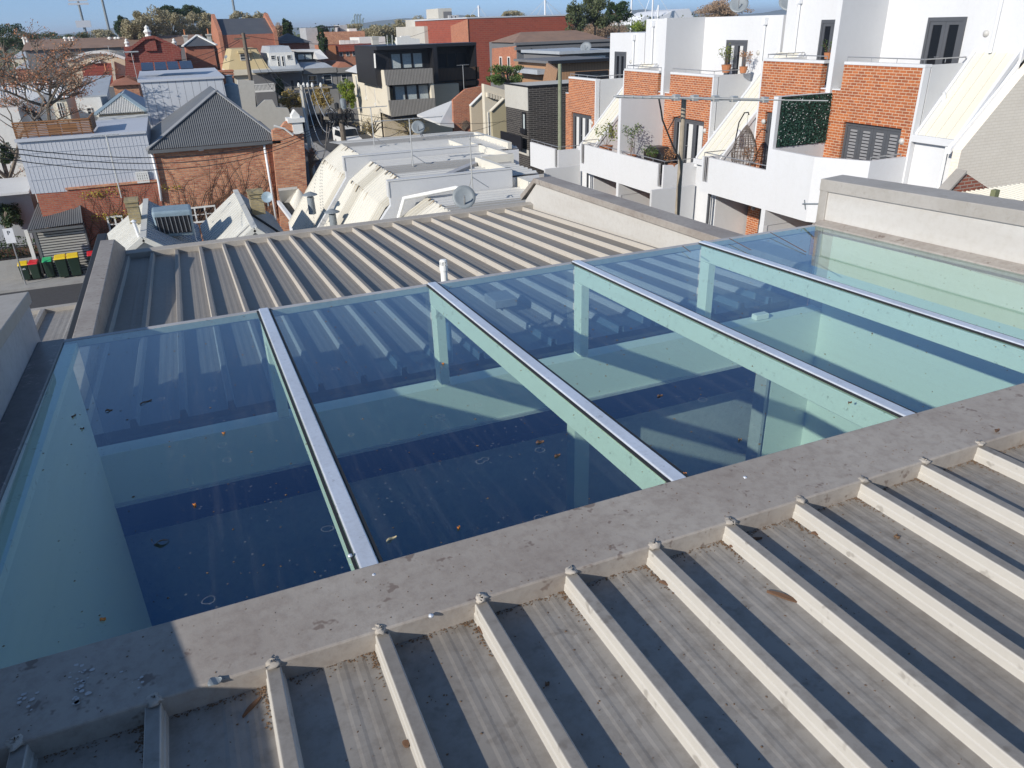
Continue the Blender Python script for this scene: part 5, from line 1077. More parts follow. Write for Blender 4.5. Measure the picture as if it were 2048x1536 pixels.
m = MB(); m.prism([see(1083, 172, y=yk + 9), see(1093, 126, y=yk + 9), see(1115, 140, y=yk + 4), see(1110, 172, y=yk + 4)], (.2, .1, 0)); tb = T("timber_clad_building", "brown timber-clad upper storey with a slanting end and a flat dark roof", 1150, 150, 60, "building"); m.build("slanting_end", "brown_boards", tb)
y5 = 58.0; x0, x1, zz = block(tb, "boarded_wall", "brown_boards", y5, 1110, 1222, (128, 120), 8, base=3)
m = MB(); m.box(x0 - .6, x1 + .3, y5 - .6, y5, zz, zz + .22); m.build("roof_edge", "near_black", tb); MB().box(x0 - .55, x1 + .3, y5, y5 + 7, zz, zz + .18).build("roof_deck", "dark_render", tb)
winY(tb, y5, (1150, 144, 1215, 156), "near_black", "far_glass", 4, 0)
m = MB(); a = see(1054, 138, y=y5 + 3); b = see(1108, 130, y=y5 + 3); m.box(a.x, b.x, y5 + 1, y5 + 6, a.z - .35, a.z); m.build("canopy_roof", "zinc_and_shaded_iron", tb)
y6 = 66.0; x0, x1, zz = block(tb, "rear_storey", "dark_render", y6, 1120, 1225, (108, 104), 8, base=3); m = MB(); m.box(x0 - .3, x1, y6 - .5, y6 + 8, zz, zz + .25); m.build("rear_roof", "zinc_and_shaded_iron", tb)
winY(tb, y6, (1165, 113, 1210, 120), "window_white", "far_glass", 3, 0)
# green pole
gp = thing("power_pole", "bare round pale green timber pole in front of the dark brick wall", "pole", tuple(see(1120, 275, y=43)))
a = see(1120, 290, y=43); m = MB(); m.tube([(a.x, 43, a.z - 3), (a.x, 43, see(1117, 128, y=43).z)], [.14, .11], 10); flat("pole_green", (0.24, 0.26, 0.18), .9, vary=.5); m.build("shaft", "pole_green", gp)

# --- orange and grey Victorian building, red wall, concrete tower
vb = T("corner_building", "old building with an orange brick end, grey front, hooded windows and a tiled roof", 1100, 120, 100, "building")
y7 = 100.0; xk_ = see(1034, 85, y=y7).x; x0, x1, zz = block(vb, "grey_front", "dark_render", y7, 1034, 1222, (85, 78), 10)
m = MB(); m.box(x0 - .4, x1 + .3, y7 - .5, y7, zz - .9, zz - .5); m.box(x0 - .5, x1 + .3, y7 - .6, y7, zz - .3, zz); m.build("cornice", "dark_render", vb)
wallX(vb, "brick_end_wall", "terrace_brick", x0 - .02, [(984, 97), (1033, 92), (1033, 160), (984, 160)], .4)
for x in (1002, 1018): winX(vb, x0 - .02, (x - 3, 113, x + 3, 138))
for x in (1060, 1090, 1122): 
    w_ = winY(vb, y7, (x - 7, 112, x + 7, 132), "near_black", "curtain"); a = see(x - 10, 106, y=y7); b = see(x + 10, 106, y=y7)
    m = MB(); m.box(a.x, b.x, y7 - .5, y7, a.z - .25, a.z); m.prism([(a.x + .2, y7 - .5, a.z), (b.x - .2, y7 - .5, a.z), ((a.x + b.x) / 2, y7 - .5, a.z + .6)], (0, .5, 0)); m.build("window_hood", "near_black", vb)
ye = see(984, 97, x=x0).y; hiproof(vb, "tile_brown", x0 - .3, x1, y7 + .5, ye, zz, zz + 1.2, inset=3, ridge_y=False)
rb_ = T("warehouse", "big plain windowless red brick warehouse wall behind the black balconies", 1000, 100, 128, "warehouse")
y8 = 128.0; x0, x1, zz = block(rb_, "red_wall", "wall_red", y8, 935, 1150, (36, 32), 30); m = MB(); m.box(x0 - .2, x1, y8 - .1, y8 + 30, zz, zz + .2); m.build("roof_edge", "cladding", rb_)
p = [see(a, b, x=x0 - .05) for a, b in ((901, 52), (935, 38), (937, 100), (903, 100))]; p[2].z = p[3].z = GZ; p = [see(935, 38, x=x0 - .05), see(901, 52, x=x0 - .05)]; 
m = MB(); m.prism([(x0 - .05, p[0].y, GZ), (x0 - .05, p[1].y, GZ), (x0 - .05, p[1].y, p[1].z), (x0 - .05, p[0].y, p[0].z)], (.05, 0, 0)); m.build("end_wall", "terrace_brick", rb_)
ct = T("concrete_building", "stepped pale concrete building with a plant tower left of the red warehouse", 870, 80, 150, "building")
y9 = 150.0; block(ct, "lower_block", "concrete_pale", y9, 848, 905, (52, 51), 20); block(ct, "middle_block", "concrete_pale", y9 + 6, 856, 930, (38, 35), 16); x0, x1, zz = block(ct, "tower", "concrete_pale", y9 + 10, 876, 903, (17, 16), 8)
m = MB(); m.box(x0 + 1, x1 - .2, y9 + 9.7, y9 + 10, zz - 2.6, zz - .6); m.build("louvre", "dark_render", ct)
m = MB(); [m.box(x1 - 1 + i * .8, x1 - .5 + i * .8, y9 + 9, y9 + 10, zz - 2.4, zz - 1.3) for i in range(3)]; m.build("air_unit", "blue_grey_wall", ct)

# --- terrace houses across the street
yt = 112.0
def mansard(label, xl, xr, ytop, yeave, wallm, roofm, yb_=215, wins=(), parapet=None, y=yt):
    t = T("terrace_house", label, (xl + xr) / 2, 200, y, "house", "terrace houses across the street"); a = see(xl, yeave, y=y); b = see(xr, yeave, y=y); zt = see((xl + xr) / 2, ytop, y=y + 2).z
    m = MB(); m.box(a.x, b.x, y, y + 12, GZ, a.z); m.build("front_wall", wallm, t)
    m = MB(); m.hexa([(a.x, y + .2, a.z), (b.x, y + .2, a.z), (b.x, y + 12, a.z), (a.x, y + 12, a.z), (a.x + 1.0, y + 2, zt), (b.x - 1.0, y + 2, zt), (b.x - 1.0, y + 11, zt), (a.x + 1.0, y + 11, zt)]); m.build("roof", roofm, t)
    m = MB(); m.box(a.x - .1, b.x + .1, y - .5, y, a.z - .5, a.z + .15); m.build("cornice", wallm, t)
    for w_ in wins: winY(t, y - (.0 if w_[1] > yeave else -.6), w_[:4], *(w_[4:] or ("window_white",)))
    return t
h1 = mansard("terrace house with an ochre mansard roof and one dormer, left of the white dormered house", 457, 540, 97, 143, "beige_cream", "ochre_render", wins=())
winY(h1, yt + 1, (479, 108, 500, 120)); m = MB(); a = see(476, 104, y=yt + .6); b = see(504, 103, y=yt + .6); m.box(a.x, b.x, yt + .4, yt + 3, a.z - .15, a.z + .1); m.build("dormer_roof", "ochre_render", h1)
h2 = mansard("white terrace house with a grey roof and a three-part dormer with a door", 535, 604, 92, 141, "old_cream_iron", "zinc_and_shaded_iron")
block(h2, "dormer", "window_white", yt + .5, 537, 588, (106, 104), 5, base=4)
for (a, b, c_, d) in ((541, 111, 551, 119), (573, 110, 583, 118), (553, 112, 561, 134), (562, 112, 570, 134)): winY(h2, yt + .5, (a, b, c_, d), "window_white")
h3 = T("house", "house with a dark dormer window band under a pale angled roof, with green plants", 620, 120, 120, "house"); block(h3, "walls", "dark_render", 120, 590, 632, (105, 104), 8)
m = MB(); m.prism([see(590, 100, y=119.5), see(640, 99, y=119.5), see(657, 117, y=116), see(636, 119, y=116), see(628, 104, y=119.4), see(592, 104, y=119.5)], (0, 5, 0)); m.build("roof", "white_sheet", h3); winY(h3, 119.9, (593, 107, 626, 120), "near_black", "curtain", 2, 0)
h4 = mansard("grey stone terrace house with two wide shuttered windows and a grey hipped roof", 604, 672, 126, 140, "grey_stone", "zinc_and_shaded_iron", wins=((615, 151, 636, 170), (645, 149, 665, 170)))
h5 = mansard("grey stone terrace house with an orange tiled roof beside the beige block", 673, 712, 124, 138, "grey_stone", "tile_red", wins=((682, 148, 694, 162),))
h6 = T("terrace_house", "dark terrace house with a white iron-laced balcony below the ochre roof", 540, 180, yt - 1, "house", "terrace houses across the street"); block(h6, "front_wall", "dark_render", yt - .6, 505, 603, (148, 146), 2)
m = MB(); a = see(505, 143, y=yt - 2); b = see(606, 141, y=yt - 2); m.box(a.x, b.x, yt - 2.4, yt - .6, a.z - .15, a.z + .1); m.build("verandah_roof", "zinc_and_shaded_iron", h6)
m = MB(); a = see(510, 185, y=yt - 2.2); b = see(550, 184, y=yt - 2.2); z1_ = see(510, 170, y=yt - 2.2).z
for i in range(16): xx = a.x + (b.x - a.x) * i / 15; m.box(xx - .04, xx + .04, yt - 2.25, yt - 2.2, a.z, z1_)
m.box(a.x, b.x, yt - 2.3, yt - 2.15, z1_, z1_ + .1); m.box(a.x, b.x, yt - 2.3, yt - 2.15, a.z, a.z + .2); m.build("balustrade", "window_white", h6)
for x in (560, 585, 598): winY(h6, yt - .6, (x - 5, 160, x + 5, 180), "grey_stone")
# chimney and walls just behind the big cladding block
hw = T("old_wall", "weathered grey rendered wall with a curved end beside the street trees", 545, 210, 62, "wall"); wallY(hw, "wall", "concrete_pale", 62, [(475, 160), (508, 162), (512, 215), (530, 200), (545, 200), (552, 214), (575, 216), (585, 240), (590, 262), (480, 262)], .5)
chimney(437, 468, 142, 172, 54, "broad brick chimney with a corbelled top between the grey cladding and the ochre roof", "terrace_brick", name="brick_chimney", dep=1.2)
wt = thing("water_tank", "round grey-blue tank with a small vent behind the grey cladding block", "tank", tuple(see(464, 190, y=52))); a = see(446, 172, y=52); b = see(478, 172, y=52); m = MB(); m.lathe([((b.x - a.x) / 2, -1.6), ((b.x - a.x) / 2, 0), (.2, .12), (.2, .5), (.3, .55), (0, .6)], ((a.x + b.x) / 2, 52.6, a.z), 20); m.build("shell", "cooler_blue", wt)

# --- left: grey cladding block with solar panels
gc = T("clad_house", "tall plain house clad in pale grey standing-seam metal with solar panels on top", 360, 210, 50, "house")
yg = 50.0; a = see(280, 165, y=yg); b = see(446, 162, y=yg); c_ = a
m = MB(); m.prism([(a.x, yg, a.z), (b.x, yg, a.z), (b.x + .3, yg, 0), (a.x + .15, yg, 0)], (0, 8, 0)); m.build("cladding", "clad_light", gc)
m = MB(); m.hexa([(a.x - .1, yg - .1, a.z), (b.x + .1, yg - .1, a.z), (b.x + .1, yg + 8, a.z + .1), (a.x - .1, yg + 8, a.z + .1), (a.x - .1, yg - .1, a.z + .12), (b.x + .1, yg - .1, a.z + .12), (b.x + .1, yg + 8, a.z + .3), (a.x - .1, yg + 8, a.z + .3)]); m.build("roof_edge", "cladding", gc)
for i, (u0, u1) in enumerate(((286, 312), (313, 338), (339, 362), (364, 390))):
    p, q = see(u0, 150, y=yg + 3), see(u1, 149, y=yg + 3); p.z = max(p.z, a.z + .85); m = MB(); m.hexa([(p.x, yg + 2, p.z - .35), (q.x - .05, yg + 2, p.z - .35), (q.x - .05, yg + 4, p.z), (p.x, yg + 4, p.z), (p.x, yg + 2, p.z - .3), (q.x - .05, yg + 2, p.z - .3), (q.x - .05, yg + 4, p.z + .05), (p.x, yg + 4, p.z + .05)]); m.build("solar_panel", "solar", gc)
# timber screen on the wing's terrace
ts = thing("timber_screen", "orange-brown horizontal timber screen standing on the roof terrace of the pale wing", "screen", tuple(see(110, 280, y=41.5)))
ya_ = 41.5; a = see(32, 278, y=ya_); b = see(185, 266, y=ya_); zt = see(32, 248, y=ya_).z; m = MB()
for i in range(9): z = a.z + .05 + i * (zt - a.z) / 9; m.box(a.x, b.x, ya_, ya_ + .03, z, z + .055)
for i in range(8): x = a.x + (b.x - a.x) * i / 7; m.box(x, x + .06, ya_ + .03, ya_ + .08, a.z, zt)
m.box(a.x, b.x, ya_ - .03, ya_ + .09, zt, zt + .06); m.build("front_slats", "timber", ts)
m = MB()
for i in range(9): z = a.z + .05 + i * (zt - a.z) / 9; m.box(b.x - .03, b.x, ya_ + .04, ya_ + 3, z, z + .07)
m.box(b.x - .05, b.x + .03, ya_, ya_ + 3, zt, zt + .06); m.build("side_slats", "timber", ts)
m = MB()
for (x0, z0, w_, h_) in ((.42, .1, .16, .6), (.60, .2, .2, .5)): m.box(a.x + (b.x - a.x) * x0, a.x + (b.x - a.x) * (x0 + w_), ya_ + .5, ya_ + .6, a.z + (zt - a.z) * z0, a.z + (zt - a.z) * (z0 + h_))
m.build("inner_boards", "timber", ts)
# corrugated iron roofed cottage and white neighbours
k1 = T("cottage", "cottage with a sunlit corrugated hip roof between the timber screen and the grey cladding", 240, 215, 56, group="small cottages behind the wing")
y0 = 56.0; a = see(190, 231, y=y0); b = see(296, 232, y=y0); p = see(243, 190, y=y0 + 3.5)
m = MB(); m.sheet((a.x, y0, a.z), (b.x, y0, a.z), [(0, (a.x, y0 + .05, a.z)), ((p.x - a.x) / (b.x - a.x), (p.x, y0 + 3.5, p.z)), (1, (b.x, y0 + .05, a.z))], 30, 'corr', .09); m.build("roof_sheet", "window_white", k1)
m = MB(); m.quad((a.x, y0, a.z), (p.x, y0 + 3.5, p.z), (p.x, y0 + 10, p.z), (a.x, y0 + 11, a.z)); m.quad((b.x, y0, a.z), (b.x, y0 + 11, a.z), (p.x, y0 + 10, p.z), (p.x, y0 + 3.5, p.z)); m.build("side_slopes", "zinc_and_shaded_iron", k1)
m = MB(); m.beam((a.x, y0, a.z + .05), (p.x, y0 + 3.5, p.z + .08), .3, .08); m.beam((b.x, y0, a.z + .05), (p.x, y0 + 3.5, p.z + .08), .3, .08); m.build("hip_caps", "cooler_blue", k1)
MB().box(a.x + .2, b.x - .2, y0 + .2, y0 + 11, 0, a.z - .02).build("walls", "beige_cream", k1)
y0 = 53.0; x0, x1, zz = block(k1, "front_parapet", "old_cream_iron", y0, 192, 303, (240, 236), 2.5, base=0); m = MB(); m.box(x0, x1, y0 - .1, y0, zz - .55, zz - .45); m.build("string_course", "grey_stone", k1)
k2 = T("house", "white two-storey house with a small dark window left of the corrugated hip roof", 175, 210, 60); block(k2, "walls", "window_white", 60, 150, 200, (197, 193), 10); winY(k2, 60, (172, 215, 186, 229), "window_white"); y0 = 60; a = see(152, 196, y=60); b = see(214, 190, y=60); m = MB(); m.hexa([(a.x, 60, a.z), (b.x, 60, a.z), (b.x, 70, a.z + .8), (a.x, 70, a.z + .8), (a.x, 60, a.z + .1), (b.x, 60, a.z + .1), (b.x, 70, a.z + .9), (a.x, 70, a.z + .9)]); m.build("roof", "zinc_and_shaded_iron", k2)
k3 = T("house", "long low house with a pale ribbed roof behind the autumn tree", 80, 190, 72); y0 = 72; a = see(0, 203, y=y0); b = see(140, 200, y=y0); zt = see(60, 165, y=y0 + 5).z
m = MB(); m.sheet((a.x - 8, y0, a.z), (b.x, y0, a.z), [(0, (a.x - 8, y0 + 5, zt)), (1, (b.x - 1, y0 + 5, zt))], 60, 'corr', .08); m.build("roof_sheet", "white_sheet", k3); MB().box(a.x - 8, b.x - .3, y0 + .3, y0 + 9, GZ, a.z - .02).build("walls", "beige_cream", k3)
winY(k3, y0 + .3, (112, 205, 132, 235), "window_white", n=2)
k4 = T("house", "plain white wall and low roofs at the left edge under the tree branches", 20, 240, 50); block(k4, "walls", "window_white", 50, -60, 35, (222, 215), 14)
k5 = T("shed", "small white carport roof at the left edge below the pale metal wing", 25, 380, 42, "shed"); a = see(-20, 388, y=41.5); b = see(62, 375, y=41.5); m = MB(); m.hexa([(a.x - 2, 40.6, a.z), (b.x, 40.6, a.z), (b.x, 43.5, a.z + .25), (a.x - 2, 43.5, a.z + .25), (a.x - 2, 40.6, a.z + .1), (b.x, 40.6, a.z + .1), (b.x, 43.5, a.z + .35), (a.x - 2, 43.5, a.z + .35)]); m.build("roof", "white_sheet", k5); MB().box(a.x - 2, b.x - .2, 42, 43.3, 0, a.z).build("walls", "zinc_and_shaded_iron", k5)
# arched beige workshop and the long tiled building
ar = T("workshop", "beige workshop with a shallow arched parapet and a dark red roller door", 195, 150, 92, "workshop"); y0 = 92.0
pts = [(133, 178), (136, 121)] + [(136 + 114 * t_, 121 - 4 * t_ - 15 * math.sin(math.pi * t_)) for t_ in [i / 12 for i in range(13)]] + [(252, 172)]
wallY(ar, "arched_front", "beige_render", y0, pts, 14)
m = MB(); q = [see(*p, y=y0 - .1) for p in pts[1:-1]]; [m.beam(u_, v_, .25, .25) for u_, v_ in zip(q, q[1:])]; m.build("arched_coping", "window_white", ar)
wallY(ar, "roller_door", "red_door", y0 - .15, [(162, 129), (222, 126), (227, 166), (170, 168)], .15)
wallY(ar, "dark_recess", "beige_render", y0 - .6, [(222, 123), (228, 123), (233, 168), (227, 168)], .6); m = MB(); a = see(192, 123, y=y0 - .2); m.box(a.x - .4, a.x + .4, y0 - .4, y0, a.z - .15, a.z + .15); m.build("wall_lamp", "sign_white", ar)
m = MB(); a = see(165, 171, y=y0 - 3); b = see(212, 166, y=y0 - 3); m.hexa([(a.x, y0 - 4, a.z - .3), (b.x, y0 - 4, a.z - .3), (b.x, y0 - 1, a.z + .3), (a.x, y0 - 1, a.z + .3), (a.x, y0 - 4, a.z - .2), (b.x, y0 - 4, a.z - .2), (b.x, y0 - 1, a.z + .4), (a.x, y0 - 1, a.z + .4)]); m.build("lean_to_roof", "zinc_and_shaded_iron", ar)
lt = T("long_building", "very long building with a weathered brown tiled roof and rows of white roof vents", 140, 100, 135, "building"); y0 = 135.0
a = see(44, 101, y=y0); b = see(240, 96, y=y0); zt = see(140, 77, y=y0 + 7).z; 
m = MB(); m.prism([(a.x, y0, a.z), (a.x, y0 + 7, zt), (a.x, y0 + 14, a.z)], (b.x - a.x + 12, 0, 0)); m.build("roof", "tile_brown", lt); MB().box(a.x + .3, b.x + 11, y0 + .4, y0 + 13.6, GZ, a.z - .02).build("walls", "dark_render", lt)
for x in (48, 54, 131, 140, 146, 220, 232, 238): p = see(x, 80, y=y0 + 5.5); m = MB(); m.lathe([(.2, -.6), (.2, .1), (.32, .2), (.2, .4), (0, .45)], p, 8); m.build("roof_vent", "window_white", lt)
for x in (106, 168, 192, 208): winY(lt, y0 + .4, (x - 4, 106, x + 4, 116), "window_white")
# brick gable and neighbours
rg = T("gabled_house", "dark red painted brick gable house with a white finial and corner chimneys", 305, 130, 86, "house"); y0 = 86.0
wallY(rg, "gable_wall", "wall_plum", y0, [(250, 165), (252, 112), (258, 102), (290, 78), (308, 76), (352, 95), (362, 103), (368, 165)], .6)
MB().box(see(258, 110, y=y0).x, see(362, 110, y=y0).x, y0 + .6, y0 + 12, GZ, see(300, 103, y=y0).z).build("side_walls", "wall_plum", rg); MB().box(see(250, 140, y=y0).x, see(366, 140, y=y0).x, y0 + .01, y0 + .5, GZ, see(300, 150, y=y0).z).build("lower_wall", "wall_plum", rg)
m = MB(); q = [see(*p, y=y0 - .15) for p in ((252, 110), (258, 100), (290, 76), (308, 74), (352, 93), (362, 101))]; [m.beam(u_, v_, .4, .25) for u_, v_ in zip(q, q[1:])]; m.build("coping", "wall_plum", rg)
for x, yy in ((297, 74), (255, 93), (350, 92)):
    p = see(x, yy, y=y0); f_ = .75 if x == 297 else .5; m = MB(); m.box(p.x - .7 * f_, p.x + .7 * f_, y0 - .2, y0 + .7, p.z - 1.2, p.z); m.build("corner_block", "wall_plum", rg)
    m = MB(); m.lathe([(.45 * f_, 0), (.3 * f_, .3 * f_), (.5 * f_, .6 * f_), (.25 * f_, .9 * f_), (.3 * f_, 1.1 * f_), (0, 1.4 * f_)], (p.x, y0 + .25, p.z), 8); m.build("finial", "window_white", rg)
chim(rg, 78, 212, 141, 168, 9, "wall_plum"); chim(rg, 78, 312, 139, 152, 9, "wall_plum")
tr_ = T("cottage", "little roof of orange clay tiles left of the grey cladding block", 250, 165, 76, group="small cottages behind the wing"); a = see(218, 172, y=74); b = see(284, 170, y=74); hiproof(tr_, "tile_red", a.x, b.x, 74, 84, a.z, see(250, 153, y=77).z, inset=1.5, ridge_y=False); MB().box(a.x + .3, b.x - .3, 74.3, 83.7, GZ, a.z - .02).build("walls", "old_brick", tr_)
sh_ = T("pavilion", "small square brick building with a pyramid roof of slate between two chimneys", 395, 110, 94, "house"); x0, x1, zz = block(sh_, "walls", "red_brick", 94, 371, 427, (93, 91), 6); hiproof(sh_, "slate", x0 - .3, x1 + .3, 93.7, 100.3, zz, see(394, 71, y=97).z, inset=3.2)
chim(sh_, 99, 370, 70, 90, 8, "concrete_pale"); chim(sh_, 99, 417, 68, 88, 8, "concrete_pale")
m = MB(); a = see(394, 71, y=97); m.beam((x0 - .3, 93.6, zz + .05), (a.x, 96.9, a.z + .05), .25, .1); m.beam((x1 + .3, 93.6, zz + .05), (a.x, 96.9, a.z + .05), .25, .1); m.build("hip_caps", "window_white", sh_)
sl_ = T("chapel", "large brick hall with a black slate roof and parapeted gables, under the third floodlight", 490, 80, 128, "hall"); y0 = 128.0
x0, x1, zz = block(sl_, "walls", "red_brick", y0, 444, 547, (70, 67), 16); a = see(436, 38, y=y0 + 8); zt = a.z; m = MB(); m.prism([(x0, y0, zz), (x0, y0 + 8, zt), (x0, y0 + 16, zz)], (x1 - x0, 0, 0)); m.build("roof", "slate", sl_)
for xx in (x0 - .5, x1): m = MB(); m.prism([(xx, y0 - .3, GZ), (xx, y0 - .3, zz + .4), (xx, y0 + 8, zt + .7), (xx, y0 + 16.3, zz + .4), (xx, y0 + 16.3, GZ)], (.5, 0, 0)); m.build("parapet_gable", "terrace_brick", sl_)
hb = T("house", "house with a black pyramid roof and red brick walls right of the slate-roofed hall", 585, 85, 132); x0, x1, zz = block(hb, "walls", "red_brick", 132, 556, 618, (87, 85), 8); hiproof(hb, "slate", x0 - .8, x1 + .5, 131.5, 140.5, zz, see(583, 66, y=136).z, inset=4.4)
bp = T("brick_building", "flat-topped pink-brown brick building with roof decks on the skyline", 690, 75, 165, "building"); x0, x1, zz = block(bp, "brick_wall", "old_brick", 165, 649, 729, (64, 62), 12); block(bp, "roof_deck_room", "blue_grey_wall", 168, 679, 694, (50, 50), 6, base=zz); block(bp, "lift_tower", "blue_grey_wall", 170, 611, 634, (56, 55), 8); m = MB(); a = see(648, 54, y=166); b = see(678, 53, y=166); m.box(a.x, b.x, 166, 170, a.z - .15, a.z + .1); [m.box(a.x + i * 1.0, a.x + i * 1.0 + .12, 166, 166.1, zz, a.z) for i in range(4)]; m.build("pergola", "near_black", bp); block(bp, "dome_room", "window_white", 166, 698, 713, (57, 57), 3, base=zz)
ob = T("brick_building", "orange brick terrace with a dark red parapet band and white rooftop units", 700, 110, 138, "building"); x0, x1, zz = block(ob, "front", "terrace_brick", 138, 650, 745, (91, 88), 10); m = MB(); m.box(x0, x1, 137.6, 138, zz - 1.0, zz + .1); m.build("parapet_band", "wall_red", ob); m = MB(); m.box(x0, x0 + 1.6, 137.4, 137.6, GZ, zz); m.build("pier", "terracotta", ob)
for x in (682, 695, 708): winY(ob, 138, (x - 4, 99, x + 4, 112), "window_white")
for x in (680, 690, 699, 708): p = see(x, 86, y=139); m = MB(); m.box(p.x, p.x + .8, 139, 139.6, zz, p.z + .4); m.build("roof_unit", "window_white", ob)
gb2 = T("gabled_house", "slim orange brick gable with a grey roof just left of the black storey", 728, 110, 110, "house"); wallY(gb2, "gable_wall", "terrace_brick", 110, [(716, 130), (719, 92), (730, 116), (732, 130)], .5); m = MB(); m.prism([see(720, 92, y=110), see(742, 92, y=110), see(745, 124, y=106), see(731, 118, y=106)], (0, 0, -.2)); m.build("roof", "slate", gb2)
chimney(743, 758, 74, 92, 92, "squat grey rendered chimney rising behind the left end of the black storey", "concrete_pale", name="stone_chimney")
wr = T("workshop", "low white-roofed workshop behind the black storey", 730, 80, 150, "workshop"); block(wr, "walls", "window_white", 150, 718, 770, (75, 73), 8)

# --- trees
leafmat('twig_leaf', (0.30, 0.20, 0.13), (0.46, 0.33, 0.22))
def tree(name, label, base, h, cr, leafm, nleaf, ls, seed, lean=(0, 0), crown0=.35, trunk_r=None, twigs=5, group=None, flat_=.8, trunkm="trunk_grey", levels=3, spreadf=1.0, L1=None):
    r = random.Random(seed); b = Vector(base); t = thing(name, label, "tree", tuple(b), group); m = MB(); tips = []; tr = trunk_r or h * .02
    def grow(p, d, L, rad, lv):
        pts = [p]; q = p; dd = d.copy()
        for k in range(4):
            dd = (dd + Vector((r.gauss(0, .14), r.gauss(0, .14), r.gauss(0, .08) + .03))).normalized(); q = q + dd * L / 4; pts.append(q)
        m.tube(pts, [rad * (1 - .12 * i) for i in range(5)], 5 if lv < 2 else 3, cap=False)
        if lv >= levels: tips.append(q); tips.append(pts[2]); return
        for k in range(twigs if lv else twigs + 1):
            a = r.uniform(0, 6.28); tilt = r.uniform(.35, 1.0) * spreadf; ax = Vector((math.cos(a), math.sin(a), 0)); nd = (dd * math.cos(tilt) + ax * math.sin(tilt)).normalized()
            grow(pts[r.choice((2, 3, 4) if lv or not L1 else (4, 4, 3))], nd, (L1 if L1 and lv == 0 else L) * r.uniform(.55, .8), rad * .55, lv + 1)
    grow(b, Vector((lean[0], lean[1], 1)).normalized(), h * crown0, tr, 0); m.build("trunk", trunkm, t)
    # fit tips to the wanted crown
    zc = b.z + h * (crown0 + 1) / 2; hz = h * (1 - crown0) / 2 * 1.05
    m = MB(); xs = sum(p.x for p in tips) / len(tips); ys_ = sum(p.y for p in tips) / len(tips)
    for _ in range(nleaf):
        c = r.choice(tips); k = ls * 3.2
        q = c + Vector((r.gauss(0, k), r.gauss(0, k), r.gauss(0, k * flat_)))
        a = Vector((r.gauss(0, 1), r.gauss(0, 1), r.gauss(0, 1))).normalized(); bb_ = a.cross(Vector((r.gauss(0, 1), r.gauss(0, 1), r.gauss(0, 1)))).normalized(); s = ls * r.uniform(.5, 1.2)
        m.add([q - a * s, q + bb_ * s * .6, q + a * s, q - bb_ * s * .6], [(0, 1, 2, 3)])
    m.build("crown", leafm, t); return t
leafmat('plane_leaf', (0.28, 0.245, 0.14), (0.44, 0.39, 0.25))
def blobtree(name, label, px, ytop, ybot, wpx, y, leafm, n, ls, seed, group=None, pts=None, trunkm="trunk_grey", cat="tree", clumps=20):
    """a tree seen far off: trunk with limbs reaching into many leaf clumps that fill its outline"""
    r = random.Random(seed); top = see(px, ytop, y=y); bot = see(px, ybot, y=y); w_ = abs(see(px + wpx / 2, ytop, y=y).x - top.x); hh = top.z - bot.z
    t = thing(name, label, cat, (bot.x, y, GZ), group); m = MB(); tm = MB(); c = Vector((top.x, y, (top.z + bot.z) / 2))
    m_ = MB(); m_.tube([(bot.x, y, GZ), (bot.x, y, bot.z + hh * .3)], [max(.12, w_ * .07), .1], 6)
    for k in range(clumps):
        a = r.uniform(0, 6.28); u = r.uniform(-.75, .85); rr = math.sqrt(max(.05, 1 - u * u)) * r.uniform(.35, 1)
        p = c + Vector((math.cos(a) * w_ * rr * .8, math.sin(a) * w_ * rr * .8, u * hh / 2 * .85)); s = r.uniform(.22, .45) * (14 / clumps) ** .33
        m_.tube([(bot.x, y, bot.z + hh * .1), Vector((bot.x, y, bot.z + hh * .3)).lerp(p, .5) + Vector((0, 0, hh * .04)), p], [max(.06, w_ * .03), .06, .02], 4, cap=False)
        leaves(m, p, (w_ * s, w_ * s, hh * s * .55), n // clumps, ls, r)
    m_.build("trunk", trunkm, t); m.build("crown", leafm, t); return t
# autumn tree on the left
p = see(66, 236, y=50); tree("autumn_tree", "nearly bare tree with rust-orange leaves at the left edge", (p.x, 50, 0), p.z + .6, 4, "rust_leaf", 5200, .05, 4, crown0=1.0, trunk_r=.17, twigs=5, levels=4, spreadf=1.3, L1=3.0, flat_=.6)
p = see(35, 250, y=45); t_ = tree("autumn_tree", "dark bare leaning tree limb at the left edge in front of the white wall", (p.x + .6, 45, .5), 8.2, 3, "rust_leaf", 500, .05, 9, lean=(-.75, 0), crown0=.45, trunk_r=.2, twigs=4, levels=3)
# yellowish planes behind the gable
G1 = "tall yellowing trees behind the red gable"
for i, (px, yt_, yb_, w_, mm, lab) in enumerate(((262, 22, 85, 46, "ochre_leaf", "leftmost tall yellowing tree, behind the red gable's left chimney"), (300, 14, 90, 60, "ochre_leaf", "tall yellowing tree right above the red gable"), (345, 20, 88, 56, "ochre_leaf", "bushy yellowing tree between the gable and the pyramid roof"), (392, 22, 88, 52, "ochre_leaf", "yellow-green tree behind the pyramid-roofed building"), (420, 26, 80, 36, "ochre_leaf", "thin yellowing tree left of the slate-roofed hall"), (335, 11, 40, 44, "dark_leaf", "dark green treetop rising behind the yellowing trees"), (382, 10, 40, 50, "dark_leaf", "broad dark green treetop above the pyramid roof"), (240, 30, 75, 26, "dark_leaf", "small dark gum tree at the left end of the yellowing trees"))):
    blobtree("plane_tree" if mm == "ochre_leaf" else "gum_tree", lab, px, yt_ - 2, yb_ + 10, w_ * 1.45, 140 + i * 4 + (20 if mm != "ochre_leaf" else 0), "plane_leaf" if mm == "ochre_leaf" else mm, 6500, .16, 20 + i, G1, clumps=30)
G2 = "far skyline trees"
